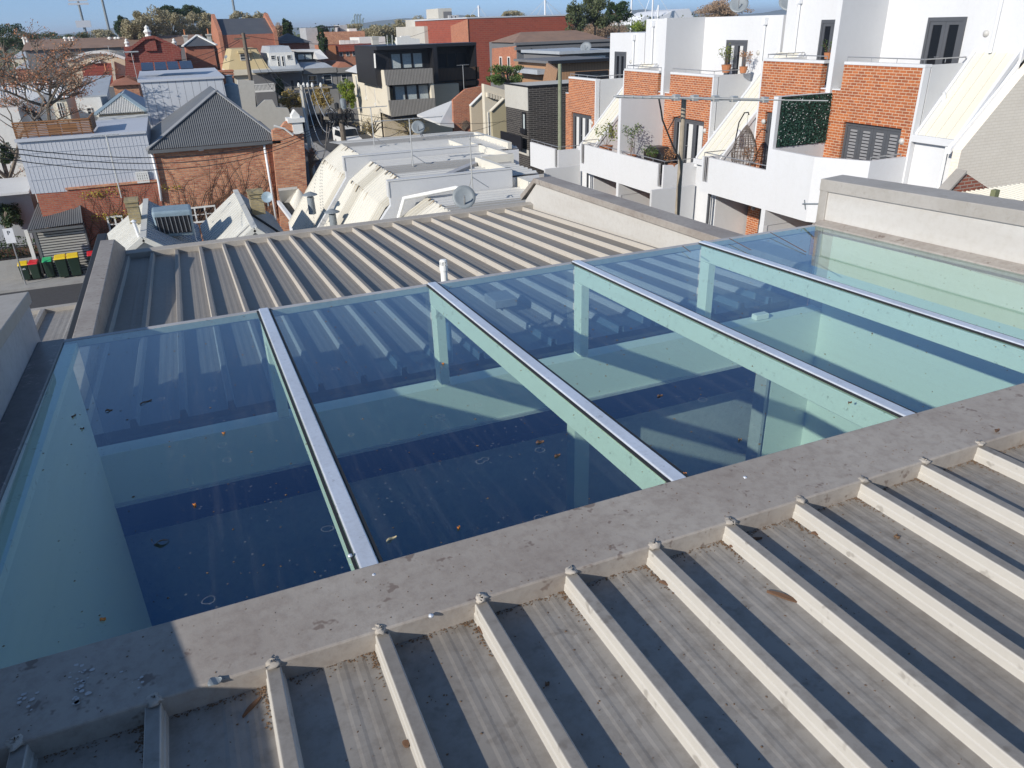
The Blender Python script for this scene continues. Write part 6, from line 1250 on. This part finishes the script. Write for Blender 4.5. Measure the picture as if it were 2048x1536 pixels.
for i, (px, yt_, yb_, w_, y, mm, lab) in enumerate(((10, 45, 105, 80, 150, "dark_leaf", "big dark pine filling the upper left corner"), (45, 64, 100, 60, 170, "dark_leaf", "dark conifer right of the corner pine"), (90, 66, 90, 70, 230, "gum_leaf", "grey-green tree on the skyline left of the first floodlight"), (150, 66, 88, 60, 230, "gum_leaf", "low grey-green tree at the foot of the first floodlight"), (200, 60, 86, 60, 230, "ochre_leaf", "sparse brownish tree between the two left floodlights"),
        (480, 22, 60, 50, 190, "ochre_leaf", "sparse yellow tree behind the slate roof, by the third floodlight"), (520, 26, 60, 40, 190, "ochre_leaf", "sparse yellow tree behind the right end of the slate roof"), (556, 46, 75, 26, 180, "rust_leaf", "reddish tree left of the dark cypress"), (640, 52, 80, 36, 190, "dark_leaf", "dark tree behind the grey concrete roof room"), (700, 46, 70, 50, 230, "ochre_leaf", "brownish tree under the curved net poles"), (748, 44, 85, 44, 185, "ochre_leaf", "bare brown tree right of the net poles"), (795, 36, 85, 56, 185, "ochre_leaf", "rounded bare brown tree in the middle of the skyline"), (838, 34, 85, 36, 185, "ochre_leaf", "bare brown tree touching the concrete building"), (762, 52, 90, 50, 200, "gum_leaf", "grey-green tree behind the bare brown ones"), (940, 30, 45, 26, 210, "ochre_leaf", "small bare tree above the red warehouse"), (1020, 22, 40, 44, 230, "ochre_leaf", "sparse bare tree over the middle of the warehouse roof"),
        (1225, 26, 75, 70, 150, "rust_leaf", "russet bare tree right of the gum tree"), (1195, 36, 80, 40, 148, "rust_leaf", "lower russet tree at the gum tree's foot"), (1288, 40, 62, 44, 140, "bright_leaf", "rounded green bush above the farthest townhouse roof"), (1450, 0, 30, 80, 120, "rust_leaf", "bare russet tree behind the large round dish"), (1440, 8, 34, 60, 130, "rust_leaf", "low russet tree left of the large round dish"))):
    blobtree("tree", lab, px, yt_ - 2, yb_ + 6, w_ * 1.3, y, {'ochre_leaf': 'plane_leaf', 'rust_leaf': 'twig_leaf'}.get(mm, mm), 3600, .2 if y > 180 else .14, 60 + i, G2, clumps=26)
blobtree("gum_tree", "tall drooping gum tree above the warehouse's right end", 1190, -14, 62, 74, 112, "gum_leaf", 4200, .2, 99)
blobtree("gum_tree", "lower left half of the gum tree with hanging foliage", 1150, 0, 72, 50, 110, "gum_leaf", 2600, .2, 98); blobtree("gum_tree", "dark gum tree crown at the stadium mast", 1238, 2, 46, 62, 118, "dark_leaf", 2600, .2, 97)
blobtree("cypress", "narrow dark green cypress right of the slate-roofed hall", 572, 38, 82, 22, 150, "dark_leaf", 2600, .2, 101); blobtree("pine_tree", "dark pine with tiers of branches in front of the pink-brown building", 642, 56, 105, 22, 128, "dark_leaf", 1800, .17, 102)
blobtree("street_tree", "ochre-leaved tree over the parked dark car", 580, 178, 222, 62, 92, "ochre_leaf", 2600, .13, 103); blobtree("street_tree", "bright green tree beside the beige block", 692, 158, 222, 42, 96, "bright_leaf", 3000, .13, 104); blobtree("street_tree", "yellow-green tree in front of the grey terrace houses", 640, 168, 222, 50, 98, "ochre_leaf", 1800, .12, 105); blobtree("street_tree", "dark creeper-clad tree at the verandah corner", 556, 150, 200, 22, 100, "dark_leaf", 1500, .12, 106)
blobtree("shrub", "loose grey-green shrub above the cream cornice, left of the dark brick building", 1015, 128, 172, 90, 56, "green_leaf", 4200, .08, 107, cat="shrub"); blobtree("shrub", "bare brown shrub tangle at the foot of the old brick house", 622, 288, 345, 44, 44, "rust_leaf", 500, .03, 108, cat="shrub")
blobtree("shrub", "bare brown creeper and shrubs along the beige block's foot", 745, 225, 275, 90, 82, "ochre_leaf", 1400, .05, 109, cat="shrub"); blobtree("shrub", "brown shrubs below the timber-screened balconies", 820, 238, 275, 80, 80, "ochre_leaf", 1200, .05, 110, cat="shrub")
blobtree("shrub", "small green street bush at the left edge below the timber screen", 8, 285, 330, 50, 46, "dark_leaf", 1400, .06, 111, cat="shrub"); blobtree("shrub", "dark garden shrub with a white flower at the left edge above the railings", 15, 405, 460, 60, 41.5, "dark_leaf", 2600, .06, 112, cat="shrub")

# --- floodlights, stadium masts, net poles
def floodlight(label, top, bot, y, head=True):
    a = see(*top, y=y); b = see(*bot, y=y); t = thing("floodlight_mast", label, "floodlight", (b.x, y, GZ), "stadium floodlight masts"); m = MB(); m.tube([(b.x, y, GZ), (b.x, y, a.z + 1)], [y * .0017, y * .0012], 8); m.build("mast", "dish_grey", t)
    if head:
        m = MB(); w_ = y * .012
        for k in range(5): m.box(b.x - w_ * (1 - .06 * k) * .8, b.x + w_ * (1 - .06 * k) * .8, y - .4, y, a.z + k * y * .0035, a.z + k * y * .0035 + y * .002)
        m.build("lamp_rack", "cladding", t); m = MB(); zz = see(170, 48, y=y).z; m.box(b.x - w_ * .6, b.x + w_ * .6, y - .8, y, zz - 1, zz + 1); m.build("collar", "cladding", t)
floodlight("tall floodlight mast at the left with its lamp rack in view", (156, 10), (175, 80), 300); floodlight("tall plain mast right of the first floodlight, cut off by the photo's top", (205, -10), (220, 68), 310, False); floodlight("slender mast above the slate roof", (466, -5), (472, 42), 320, False)
def cable_mast(label, px, top, bot, y, stays):
    a = see(px, top, y=y); b = see(px, bot, y=y); t = thing("cable_mast", label, "mast", (b.x, y, GZ), "white cable masts of the stadium"); m = MB(); m.tube([(a.x, y, GZ), (a.x, y, a.z)], y * .0012, 8); m.build("mast", "mast_white", t); m = MB()
    for (sx, sy) in stays: m.tube([(a.x, y, a.z), see(sx, sy, y=y)], y * .0003, 3, cap=False)
    m.build("stays", "mast_white", t)
cable_mast("white cable-stayed mast rising in the middle of the warehouse roof line", 1090, 0, 34, 420, ((1062, 28), (1075, 30), (1106, 30), (1122, 28))); cable_mast("small white cable mast near the warehouse's left end", 957, 11, 34, 500, ((940, 32), (972, 32))); cable_mast("white mast behind the dark gum crown", 1264, -20, 24, 420, ((1290, 20), (1240, 20))); cable_mast("white mast right of the round green bush, the tallest there", 1307, -25, 36, 420, ((1290, 24), (1340, 28))); cable_mast("short white mast above the stadium roof", 1317, 10, 36, 430, ((1310, 30),))
st_ = thing("stadium", "low white stadium roof on the skyline above the farthest townhouse", "stadium", tuple(see(1340, 40, y=430))); m = MB(); m.prism([see(*p, y=430) for p in ((1282, 40), (1290, 31), (1310, 33), (1325, 32), (1345, 22), (1378, 17), (1386, 30), (1384, 50), (1282, 50))], (0, 40, 0)); m.build("roof", "mast_white", st_)
np_ = thing("net_poles", "group of five thin curved dark poles on the skyline left of centre", "poles", tuple(see(715, 60, y=260)))
for i in range(5):
    m = MB(); x = 704 + i * 5.5; tp_ = 44 - (12 if i else 0) + (0 if i < 4 else 8); m.tube([see(x, 62, y=260), see(x - 1, tp_, y=260), see(x + 1.5, tp_ - 4, y=260)], .32, 5); m.build("pole", "cooler_blue", np_)
hs = MB(); r = random.Random(31); pts = [Vector((-2600 + i * 130, 3000, 0)) for i in range(50)]
prof = [see(0, 66, y=3000)]
def ridge(y, z0, amp, seed, mat):
    r = random.Random(seed); m = MB(); xs = [-y * .9 + i * y * .035 for i in range(60)]; zz = [z0 + amp * (.5 + .5 * math.sin(i * .7 + seed)) * r.uniform(.5, 1) for i in range(60)]
    v = [(x, y, -30) for x in xs] + [(x, y + 60, z) for x, z in zip(xs, zz)] + [(x, y + 500, -30) for x in xs]; n = 60
    m.add(v, [(i, i + 1, n + i + 1, n + i) for i in range(n - 1)] + [(n + i, n + i + 1, 2 * n + i + 1, 2 * n + i) for i in range(n - 1)]); return tag(m.build("hills", mat, smooth=True), kind="structure")
ridge(2600, 16, 28, 2, "hill_blue")
# far tree belt that reads as one mass
bm = MB(); r = random.Random(77)
for i in range(26000):
    y = r.uniform(240, 700); x = r.uniform(-.62, .75) * y; h_ = 7 + 3.5 * math.sin(x * .045) + 2 * math.sin(x * .13 + y); z = r.uniform(0, 1) ** .6 * h_; s = .0016 * y * r.uniform(.6, 1.3)
    a = Vector((r.gauss(0, 1), r.gauss(0, 1), r.gauss(0, 1))).normalized(); b = a.cross(Vector((r.gauss(0, 1), r.gauss(0, 1), r.gauss(0, 1)))).normalized(); q = Vector((x, y, z))
    bm.add([q - a * s, q + b * s, q + a * s, q - b * s], [(0, 1, 2, 3)])
tag(bm.build("distant_trees", "gum_leaf"), "grey-green belt of distant trees and gardens along the whole horizon", "trees", kind="stuff")
# scattered distant roofs
r = random.Random(5); k = 0
for i in range(24):
    y = r.uniform(170, 420); x = r.uniform(-.5, .62) * y; w_ = r.uniform(6, 12); zt = r.uniform(2.6, 5.5); 
    t = thing("distant_house", "one of the far-off low roofs scattered among the distant trees", "house", (x, y, GZ), "far-off roofs among the trees"); MB().box(x, x + w_, y, y + 8, GZ, zt).build("walls", r.choice(("beige_cream", "red_brick", "window_white", "old_brick", "grey_stone")), t); hiproof(t, r.choice(("tile_red", "slate", "zinc_and_shaded_iron", "tile_brown", "white_sheet")), x - .3, x + w_ + .3, y - .3, y + 8.3, zt, zt + 2, inset=3, ridge_y=False)

# --- cars
def car(label, loc, rz, body, L=4.4, W=1.8, H=1.5, van=False):
    t = local("parked_car", label, "car", loc, rz, "cars parked in the side street"); m = MB()
    P = [(-L / 2, .35), (-L / 2, .85), (-L * .40, .98), (-L * .28, H * .97), (L * .10, H), (L * .25, .98), (L * .47, .82), (L / 2, .6), (L / 2, .3)] if not van else [(-L / 2, .35), (-L / 2, H * .9), (-L * .46, H), (L * .12, H), (L * .24, 1.05), (L * .46, .9), (L / 2, .6), (L / 2, .3)]
    m.prism([(-W / 2, a, b) for a, b in P], (W, 0, 0)); m.build("body", body, t, bevel=.06, seg=2)
    m = MB(); 
    if van: m.prism([(-W * .44, L * .125, H * .97), (W * .44, L * .125, H * .97), (W * .46, L * .245, 1.08), (-W * .46, L * .245, 1.08)], (0, .02, .02))
    else: m.prism([(-W * .42, L * .115, H * .97), (W * .42, L * .115, H * .97), (W * .46, L * .245, 1.02), (-W * .46, L * .245, 1.02)], (0, .02, .02))
    m.build("windscreen", "dark_glass", t)
    m = MB(); yy = -L * .29 if not van else -L / 2 - .01
    m.prism([(-W * .42, yy, H * .93), (W * .42, yy, H * .93), (W * .45, yy - (L * .10 if not van else 0), 1.02), (-W * .45, yy - (L * .10 if not van else 0), 1.02)], (0, -.02, .01)); m.build("rear_window", "dark_glass", t)
    for s in (-1, 1):
        m = MB(); m.prism([(s * W / 2, -L * .25, H * .9), (s * W / 2, L * .08, H * .92), (s * W / 2, L * .2, 1.0), (s * W / 2, -L * .34, 1.0)], (s * .015, 0, 0)); m.build("side_window", "dark_glass", t)
        m = MB(); m.box(s * W * .33, s * W * .49, -L / 2 - .03, -L / 2 + .02, .68, .88); m.build("tail_light", "tail_red", t)
        m = MB(); m.box(s * W * .3, s * W * .48, L / 2 - .03, L / 2 + .02, .55, .7); m.build("headlight", "sign_white", t)
        for f_ in (-.31, .31): m = MB(); m.lathe([(0, -.1), (.31, -.1), (.33, 0), (.31, .1), (0, .1)], (s * (W / 2 - .1), f_ * L, .33), 16, 'x'); m.build("wheel", "rubber", t)
    return t
def gp_(px, py): return see(px, py, z=GZ)
p = gp_(697, 291); car("white van parked facing us just beyond the cream metal roofs", (p.x, p.y, GZ + .02), math.pi + .1, "car_white", 4.8, 1.85, 1.8, True)
p = gp_(662, 249); car("silver car with bright red tail lights behind the tangle of wires", (p.x, p.y, GZ + .02), 1.25, "car_silver", 4.3, 1.8, 1.5)
p = gp_(628, 254); car("dark car parked left of the silver one", (p.x, p.y, GZ + .02), 1.45, "car_dark", 4.8, 1.9, 1.65)
# --- power poles and wires
pp = thing("power_pole", "cluttered timber power pole with many wires in front of the white van", "pole", tuple(see(697, 300, y=36)))
yp = 34.5; a = see(693, 300, y=yp); tpz = see(685, 216, y=yp).z; X0 = see(692, 285, y=yp).x
m = MB(); m.tube([(X0, yp, 0), (X0 - .1, yp, tpz)], [.15, .11], 10); m.build("shaft", "trunk_grey", pp)
m = MB(); m.beam(see(648, 236, y=yp), see(718, 242, y=yp), .1, .12); m.beam(see(670, 228, y=yp), see(700, 230, y=yp), .08, .1); m.build("cross_arm", "grey_timber", pp)
m = MB(); m.lathe([(.09, 0), (.1, .2), (0, .25)], see(674, 217, y=yp), 8); r = random.Random(4)
for k in range(26):
    c = see(r.uniform(652, 705), r.uniform(225, 247), y=yp - .05); pts = [c + Vector((.25 * math.cos(u) * r.uniform(.3, 1), .1 * r.uniform(-1, 1), .25 * math.sin(u))) for u in [j * .9 for j in range(6)]]; m.tube(pts, .018, 4, cap=False)
for k in range(6): c = see(660 + k * 9, 233, y=yp - .08); m.box(c.x - .06, c.x + .06, yp - .15, yp - .02, c.z - .1, c.z + .12)
m.build("cable_gear", "rubber", pp)
m = MB(); a = see(687, 213, y=yp); m.lathe([(.13, -.1), (.13, .28), (.05, .33), (0, .33)], a, 12); m.build("top_cap", "dish_grey", pp)
p2 = thing("power_pole", "slimmer grey power pole with a cross arm in front of the street trees", "pole", tuple(see(604, 225, y=60))); y0 = 60.0; a = see(599, 170, y=y0); m = MB(); m.tube([(a.x + .12, y0, GZ), (a.x + .12, y0, a.z)], [.18, .13], 8); m.build("shaft", "concrete_pale", p2); m = MB(); m.beam(see(590, 178, y=y0), see(664, 174, y=y0), .12, .12); m.beam(see(598, 192, y=y0), see(616, 184, y=y0), .08, .08); m.build("cross_arm", "grey_timber", p2); m = MB(); [m.lathe([(.08, 0), (.1, .15), (.04, .3)], see(x, 174, y=y0), 6) for x in (598, 608, 616, 625, 642)]; m.build("insulators", "window_white", p2)
p3 = thing("power_pole", "tall dark timber pole in front of the ochre mansard roof", "pole", tuple(see(500, 160, y=80))); y0 = 80.0; a = see(480, 66, y=y0); m = MB(); m.tube([(see(500, 150, y=y0).x, y0, GZ), (see(500, 150, y=y0).x, y0, a.z)], [.25, .16], 8); m.build("shaft", "trunk_grey", p3); m = MB(); m.beam(see(468, 78, y=y0), see(500, 76, y=y0), .12, .12); m.beam(see(486, 98, y=y0), see(514, 97, y=y0), .12, .12); m.build("cross_arm", "trunk_grey", p3)
def wire(label, a, b, ya, yb_, sag, thick=.014, mat="rubber", n=14):
    A = see(*a, y=ya); B = see(*b, y=yb_); pts = [A.lerp(B, i / n) - Vector((0, 0, sag * 4 * (i / n) * (1 - i / n))) for i in range(n + 1)]
    t = MB().tube(pts, thick, 4, cap=False).build("overhead_wire", mat, loc=tuple(A)); t.data.update(); return tag(t, label, "wire", "overhead wires")
W_ = [((690, 224), (-30, 290), 34.5, 20, .9, "upper dark wire sweeping from the cluttered pole across the brick house to the left edge"), ((690, 226), (-30, 299), 34.5, 20, 1.0, "lower dark wire sweeping from the cluttered pole across the brick house to the left edge"), ((690, 228), (-30, 312), 34.5, 21, 1.1, "lowest dark wire sweeping from the cluttered pole to the left edge"),
  ((598, 176), (655, 234), 60, 34.6, 3.2, "leftmost pale wire hanging between the two poles"), ((608, 176), (662, 233), 60, 34.6, 2.4, "second pale wire hanging between the two poles"), ((616, 175), (672, 231), 60, 34.6, 1.7, "third pale wire hanging between the two poles"), ((625, 175), (680, 230), 60, 34.6, 1.1, "fourth pale wire hanging between the two poles"), ((642, 175), (688, 230), 60, 34.6, .6, "rightmost pale wire hanging between the two poles"),
  ((500, 98), (598, 178), 80, 60, 2.0, "left wire drooping from the tall timber pole to the grey pole"), ((514, 98), (608, 176), 80, 60, 1.6, "middle wire drooping from the tall timber pole to the grey pole"), ((512, 97), (625, 175), 80, 60, 1.2, "right wire drooping from the tall timber pole to the grey pole"),
  ((700, 226), (1180, 190), 34.5, 60, 1.2, "long thin wire from the cluttered pole past the white-roofed row house"), ((702, 236), (1010, 240), 34.5, 50, .8, "thin wire from the cluttered pole to the olive party wall"), ((705, 232), (800, 262), 34.5, 31, .5, "short wire dropping from the cluttered pole to the cream roofs"), ((480, 78), (180, 105), 80, 100, 1.5, "thin wire crossing the red gable to the left"), ((480, 82), (160, 120), 80, 98, 1.8, "second thin wire crossing the red gable to the left"), ((468, 120), (140, 135), 80, 95, 1.0, "thin wire crossing in front of the arched workshop"), ((480, 70), (860, 60), 80, 140, 1.5, "thin wire running right from the tall timber pole along the skyline")]
for a, b, y1_, y2_, s_, lab in W_: wire(lab, a, b, y1_, y2_, s_, .011 if y1_ < 40 else .02, "rubber" if y1_ < 40 or y1_ > 70 else "aerial_metal")
aerial(0, (218, 92), (232, 160), "tall lattice aerial mast in front of the arched workshop", 74, (-14, 0), 6, 10, brace=False); aerial(0, (258, 104), (276, 165), "aerial mast with a broad white boom beside the red gable", 73, (-28, 3), 3, 6, .06, brace=False); aerial(0, (115, 108), (122, 150), "small roof aerial at the dark end of the long tiled building", 90, (-14, 0), 5, 8, brace=False); aerial(0, (296, 125), (300, 150), "little comb-shaped aerial in front of the red gable", 73, (8, 0), 4, 8, brace=False)
aerial(0, (925, 130), (928, 178), "small aerial on the row house roof in front of the black balconies", 60, (-24, 0), 7, 10, brace=False)
aerial(0, (246, 268), (243, 396), "slim mast and rake standing on the cottage in front of the pale wing", 26, (-50, 2), 6, 22, .012, brace=False)
dish(1172, 95, 10, "grey satellite dish on the flat roof behind the brown timber storey", (1174, 110), y=66); dish(452, 114, 4, "tiny round dish beside the ochre mansard", (452, 122), y=90)

# ------------------------------------------------------------------ leaf litter, bark and droppings on our roof and the glass
def litter(name, label, px, py, z, L, W, mat, ang, curl=.3, cat=None, group=None, thick=.002):
    p = see(px, py, z=z) if not callable(z) else None
    if p is None:
        p = see(px, py, z=8.85)
        for _ in range(4): p = see(px, py, z=z(p.y))
    L *= .75; W *= .75; n = 7; pts = []; m = MB(); d = Vector((math.cos(ang), math.sin(ang), 0)); s = Vector((-d.y, d.x, 0))
    top = []; bot = []
    for i in range(n):
        f = i / (n - 1); w_ = W * (.25 + math.sin(math.pi * f)) * .5; c = p + d * (f - .5) * L + s * curl * L * .5 * math.sin(math.pi * f) + Vector((0, 0, thick + abs(curl) * .01 * math.sin(math.pi * f * 2)))
        top.append(c + s * w_ + Vector((0, 0, .0015))); bot.append(c - s * w_)
    v = top + bot; f_ = [(i, i + 1, n + i + 1, n + i) for i in range(n - 1)]; k = len(v); v2 = [q + Vector((0, 0, -thick)) for q in v]
    m.add(v, f_); m.add(v2, [t[::-1] for t in f_]); m.add(v + v2, [(i, k + i, k + i + 1, i + 1) for i in range(n - 1)] + [(n + i, n + i + 1, k + n + i + 1, k + n + i) for i in range(n - 1)])
    o = m.build(name, mat, loc=tuple(p)); return tag(o, label, cat or name.replace("_", " "), group)
gt = lambda y: gz(y) + .001
pt_ = lambda y: pz(y) + .001
GL = "leaves and twigs lying on the glass roof"; RL = "bark and twigs lying on the near ribbed roof"
for a in ((320, 1080, .062, .010, "dead_leaf", 2.6, .7, "curled brown seed pod in the leftmost glass pane near the gutter"), (783, 1079, .040, .006, "pale_straw", .35, .2, "pale yellow twig on the second pane just right of the glazing bar's foot"), (206, 1240, .016, .010, "orange_leaf", .4, .2, "small orange-brown leaf in the lower corner of the leftmost pane"), (390, 1010, .013, .009, "orange_leaf", 1.2, .3, "tiny orange leaf on the dark part of the leftmost pane"), (148, 833, .035, .008, "bark", 1.2, .2, "dark leaf lying near the far left of the leftmost pane"), (292, 805, .06, .005, "bark", .55, .15, "long dark gum leaf in the upper part of the leftmost pane"), (165, 858, .02, .008, "bark", .9, .3, "small dark crumpled leaf below the two longer ones at far left"), (218, 822, .03, .014, "bark", .1, .3, "dark torn leaf fragment in the upper left pane"), (448, 867, .015, .010, "orange_leaf", 1, .3, "tiny orange leaf beside the pale wall edge, leftmost pane"), (887, 728, .016, .010, "orange_leaf", 1.0, .3, "orange leaf at the foot of the second post"), (918, 1056, .016, .008, "orange_leaf", .9, .2, "orange leaf near the gutter in the second pane"), (1370, 948, .014, .009, "orange_leaf", .2, .2, "small orange leaf by the foot of the third glazing bar"), (1080, 885, .035, .012, "bark", .0, .2, "dark oblong leaf in the middle of the third pane"), (1115, 912, .03, .010, "bark", .3, .2, "dark leaf just below and right of the oblong one"), (1480, 880, .02, .006, "dead_leaf", .2, .3, "brown leaf scrap in the fourth pane's dark corner"), (1320, 792, .03, .008, "bark", .1, .2, "dark leaf under the third rafter's shadow"), (1700, 806, .025, .008, "bark", .2, .2, "dark leaf on the pale fifth pane"), (1745, 668, .02, .006, "bark", .8, .2, "small dark leaf high on the pale right pane")):
    litter("fallen_leaf", a[7], a[0], a[1], gt, a[2], a[3], a[4], a[5], a[6], "leaf", GL)
for a in ((505, 1415, .07, .008, "bark", .75, .05, "dark twig in the shadow edge left of the third rib"), (1568, 1196, .10, .012, "bark", -.95, .05, "long strip of red-brown bark leaning on the rib near the roof's middle"), (1480, 1100, .07, .012, "bark", -.9, .2, "rolled bark beside the sixth rib's upper end"), (968, 1265, .05, .022, "bark", -1.2, .2, "clump of brown bark at the upper end of the fifth rib"), (1635, 1070, .04, .009, "bark", -.8, .1, "short bark strip below the eighth rib's upper end"), (1510, 1080, .05, .006, "bark", -.2, .1, "dark twig in the shade right of the seventh rib"), (812, 1490, .02, .012, "bark", -.9, .1, "short chip of bark against the fourth rib"), (1095, 1370, .014, .008, "dead_leaf", .4, .3, "brown leaf scrap on the rib top"), (1795, 1075, .02, .015, "dead_leaf", 1.0, .3, "small brown leaf on the pan near the ninth rib"), (1335, 1170, .05, .008, "bark", -.95, .05, "thin bark strip beside the sixth rib"), (1975, 925, .05, .012, "pale_straw", -.7, .3, "curl of pale bark at the upper end of the last rib"), (545, 1360, .03, .008, "dead_leaf", .9, .2, "brown leaf litter at the foot of the apron by the third rib")):
    litter("bark_strip", a[7], a[0], a[1], pt_, a[2], a[3], a[4], a[5], a[6], "bark", RL, thick=.004)
for i, (px, py, L, W, lab) in enumerate(((1995, 862, .035, .012, "dark torn leaf on the apron flashing at the right edge"), (1180, 915 + 130, .0, .0, ""), (430, 1365, .035, .022, "flat grey scrap of metal lying on the apron near the shadow edge"), (150, 1330, 0, 0, ""))):
    if L: litter("scrap", lab, px, py, 8.892, L, W, "bark" if i == 0 else "dish_grey", .3, .2, "debris")
# stuff nobody could count: crumbs, grit, seed husks and dried droppings
r = random.Random(9); m = MB()
def crumb(m, p, s, r):
    a = r.uniform(0, 6.28); d = Vector((math.cos(a), math.sin(a), 0)); e = Vector((-d.y, d.x, 0)); h = Vector((0, 0, s * .35)); k = r.uniform(.3, .9)
    m.add([p - d * s, p + e * s * k, p + d * s, p - e * s * k, p + h], [(0, 1, 4), (1, 2, 4), (2, 3, 4), (3, 0, 4)])
for _ in range(900):
    x = r.uniform(-.58, 3.5); y = YF - (YF - Y0) * r.random() ** .6 if False else r.uniform(Y0, YF); crumb(m, Vector((x, y, gt(y))), r.choice((.0015, .002, .003, .004)) * r.uniform(.6, 1.4), r)
for _ in range(500):
    x = r.uniform(-.9, 3.6); y = r.uniform(1.21, 1.39); crumb(m, Vector((x, y, 8.889 + (y - 1.2) * .035)), r.uniform(.001, .003), r)
for _ in range(1500):
    i = r.randint(0, 22); x = xa + (i + r.uniform(.0, .7)) * P_; y = 1.2 - abs(r.gauss(0, .45)); crumb(m, Vector((x, y, pt_(y))), r.uniform(.001, .0035), r)
for i in range(23):      # dark silt and husks packed along the foot of the apron and the ribs
    for _ in range(60):
        x = xa + (i + 0.74 - abs(r.gauss(0, .03))) * P_; y = 1.2 - abs(r.gauss(0, .05)); crumb(m, Vector((x, y, pt_(y))), r.uniform(.0015, .004), r)
    for _ in range(70):
        x = xa + (i + r.uniform(-.05, .74)) * P_; y = 1.2 - abs(r.gauss(0, .008)); crumb(m, Vector((x, y, pt_(y))), r.uniform(.0015, .0035), r)
tag(m.build("leaf_litter", "dead_leaf"), "fine brown litter and silt scattered over the glass, apron and roof pans", "litter", kind="stuff")
m = MB()
for (cx, cy, n, s) in ((160, 1390, 12, .008), (150, 1360, 9, .006), (60, 1395, 8, .007), (265, 1355, 6, .004), (165, 1330, 6, .006), (745, 1160, 4, .002), (1350, 1180, 5, .002)):
    for _ in range(n):
        p = see(cx + r.gauss(0, 12), cy + r.gauss(0, 14), z=8.8935); q = s * r.uniform(.3, 1); k = 8; m.add([p + Vector((math.cos(2 * math.pi * j / k) * q * r.uniform(.6, 1.1), math.sin(2 * math.pi * j / k) * q * r.uniform(.5, 1), .0006)) for j in range(k)], [tuple(range(k))])
tag(m.build("bird_droppings", "dropping"), "dried white bird droppings spattered on the apron flashing", "droppings", kind="stuff")
# rivets on the apron
for (px, py) in ((748, 1150), (862, 1231), (700, 1111), (1490, 955)):
    p = see(px, py, z=8.8925); MB().lathe([(.006, -.002), (.005, .002), (0, .0035)], p, 10).build("rivet", "mullion_metal", own, smooth=True)
# screws along the far roof ribs and the parapet caps
# ------------------------------------------------------------------ the ground
paint("ground_dirt", (0.13, 0.13, 0.11), 0.9, 0.4, (0.05, 0.06, 0.035), 0.05)
g = MB(); ys2 = [-400, 41, 50, 9000]; zs2 = [-.02, -.02, GZ - .02, GZ - .02]
for i in range(3): g.quad((-6000, ys2[i], zs2[i]), (6000, ys2[i], zs2[i]), (6000, ys2[i + 1], zs2[i + 1]), (-6000, ys2[i + 1], zs2[i + 1]))
tag(g.build("ground", "ground_dirt"), kind="structure")
# ------------------------------------------------------------------ air
hm = bpy.data.materials.new("haze"); hm.use_nodes = True; ht = hm.node_tree; ht.nodes.clear(); ho = ht.nodes.new("ShaderNodeOutputMaterial"); hv = ht.nodes.new("ShaderNodeVolumePrincipled")
hv.inputs['Color'].default_value = (0.80, 0.88, 1.0, 1); hv.inputs['Density'].default_value = 0.00022; hv.inputs['Anisotropy'].default_value = 0.2; ht.links.new(hv.outputs[0], ho.inputs['Volume']); MAT["haze"] = hm
tag(MB().box(-6100, 6100, -500, 9100, -32, 60).build("haze", "haze"), kind="stuff")
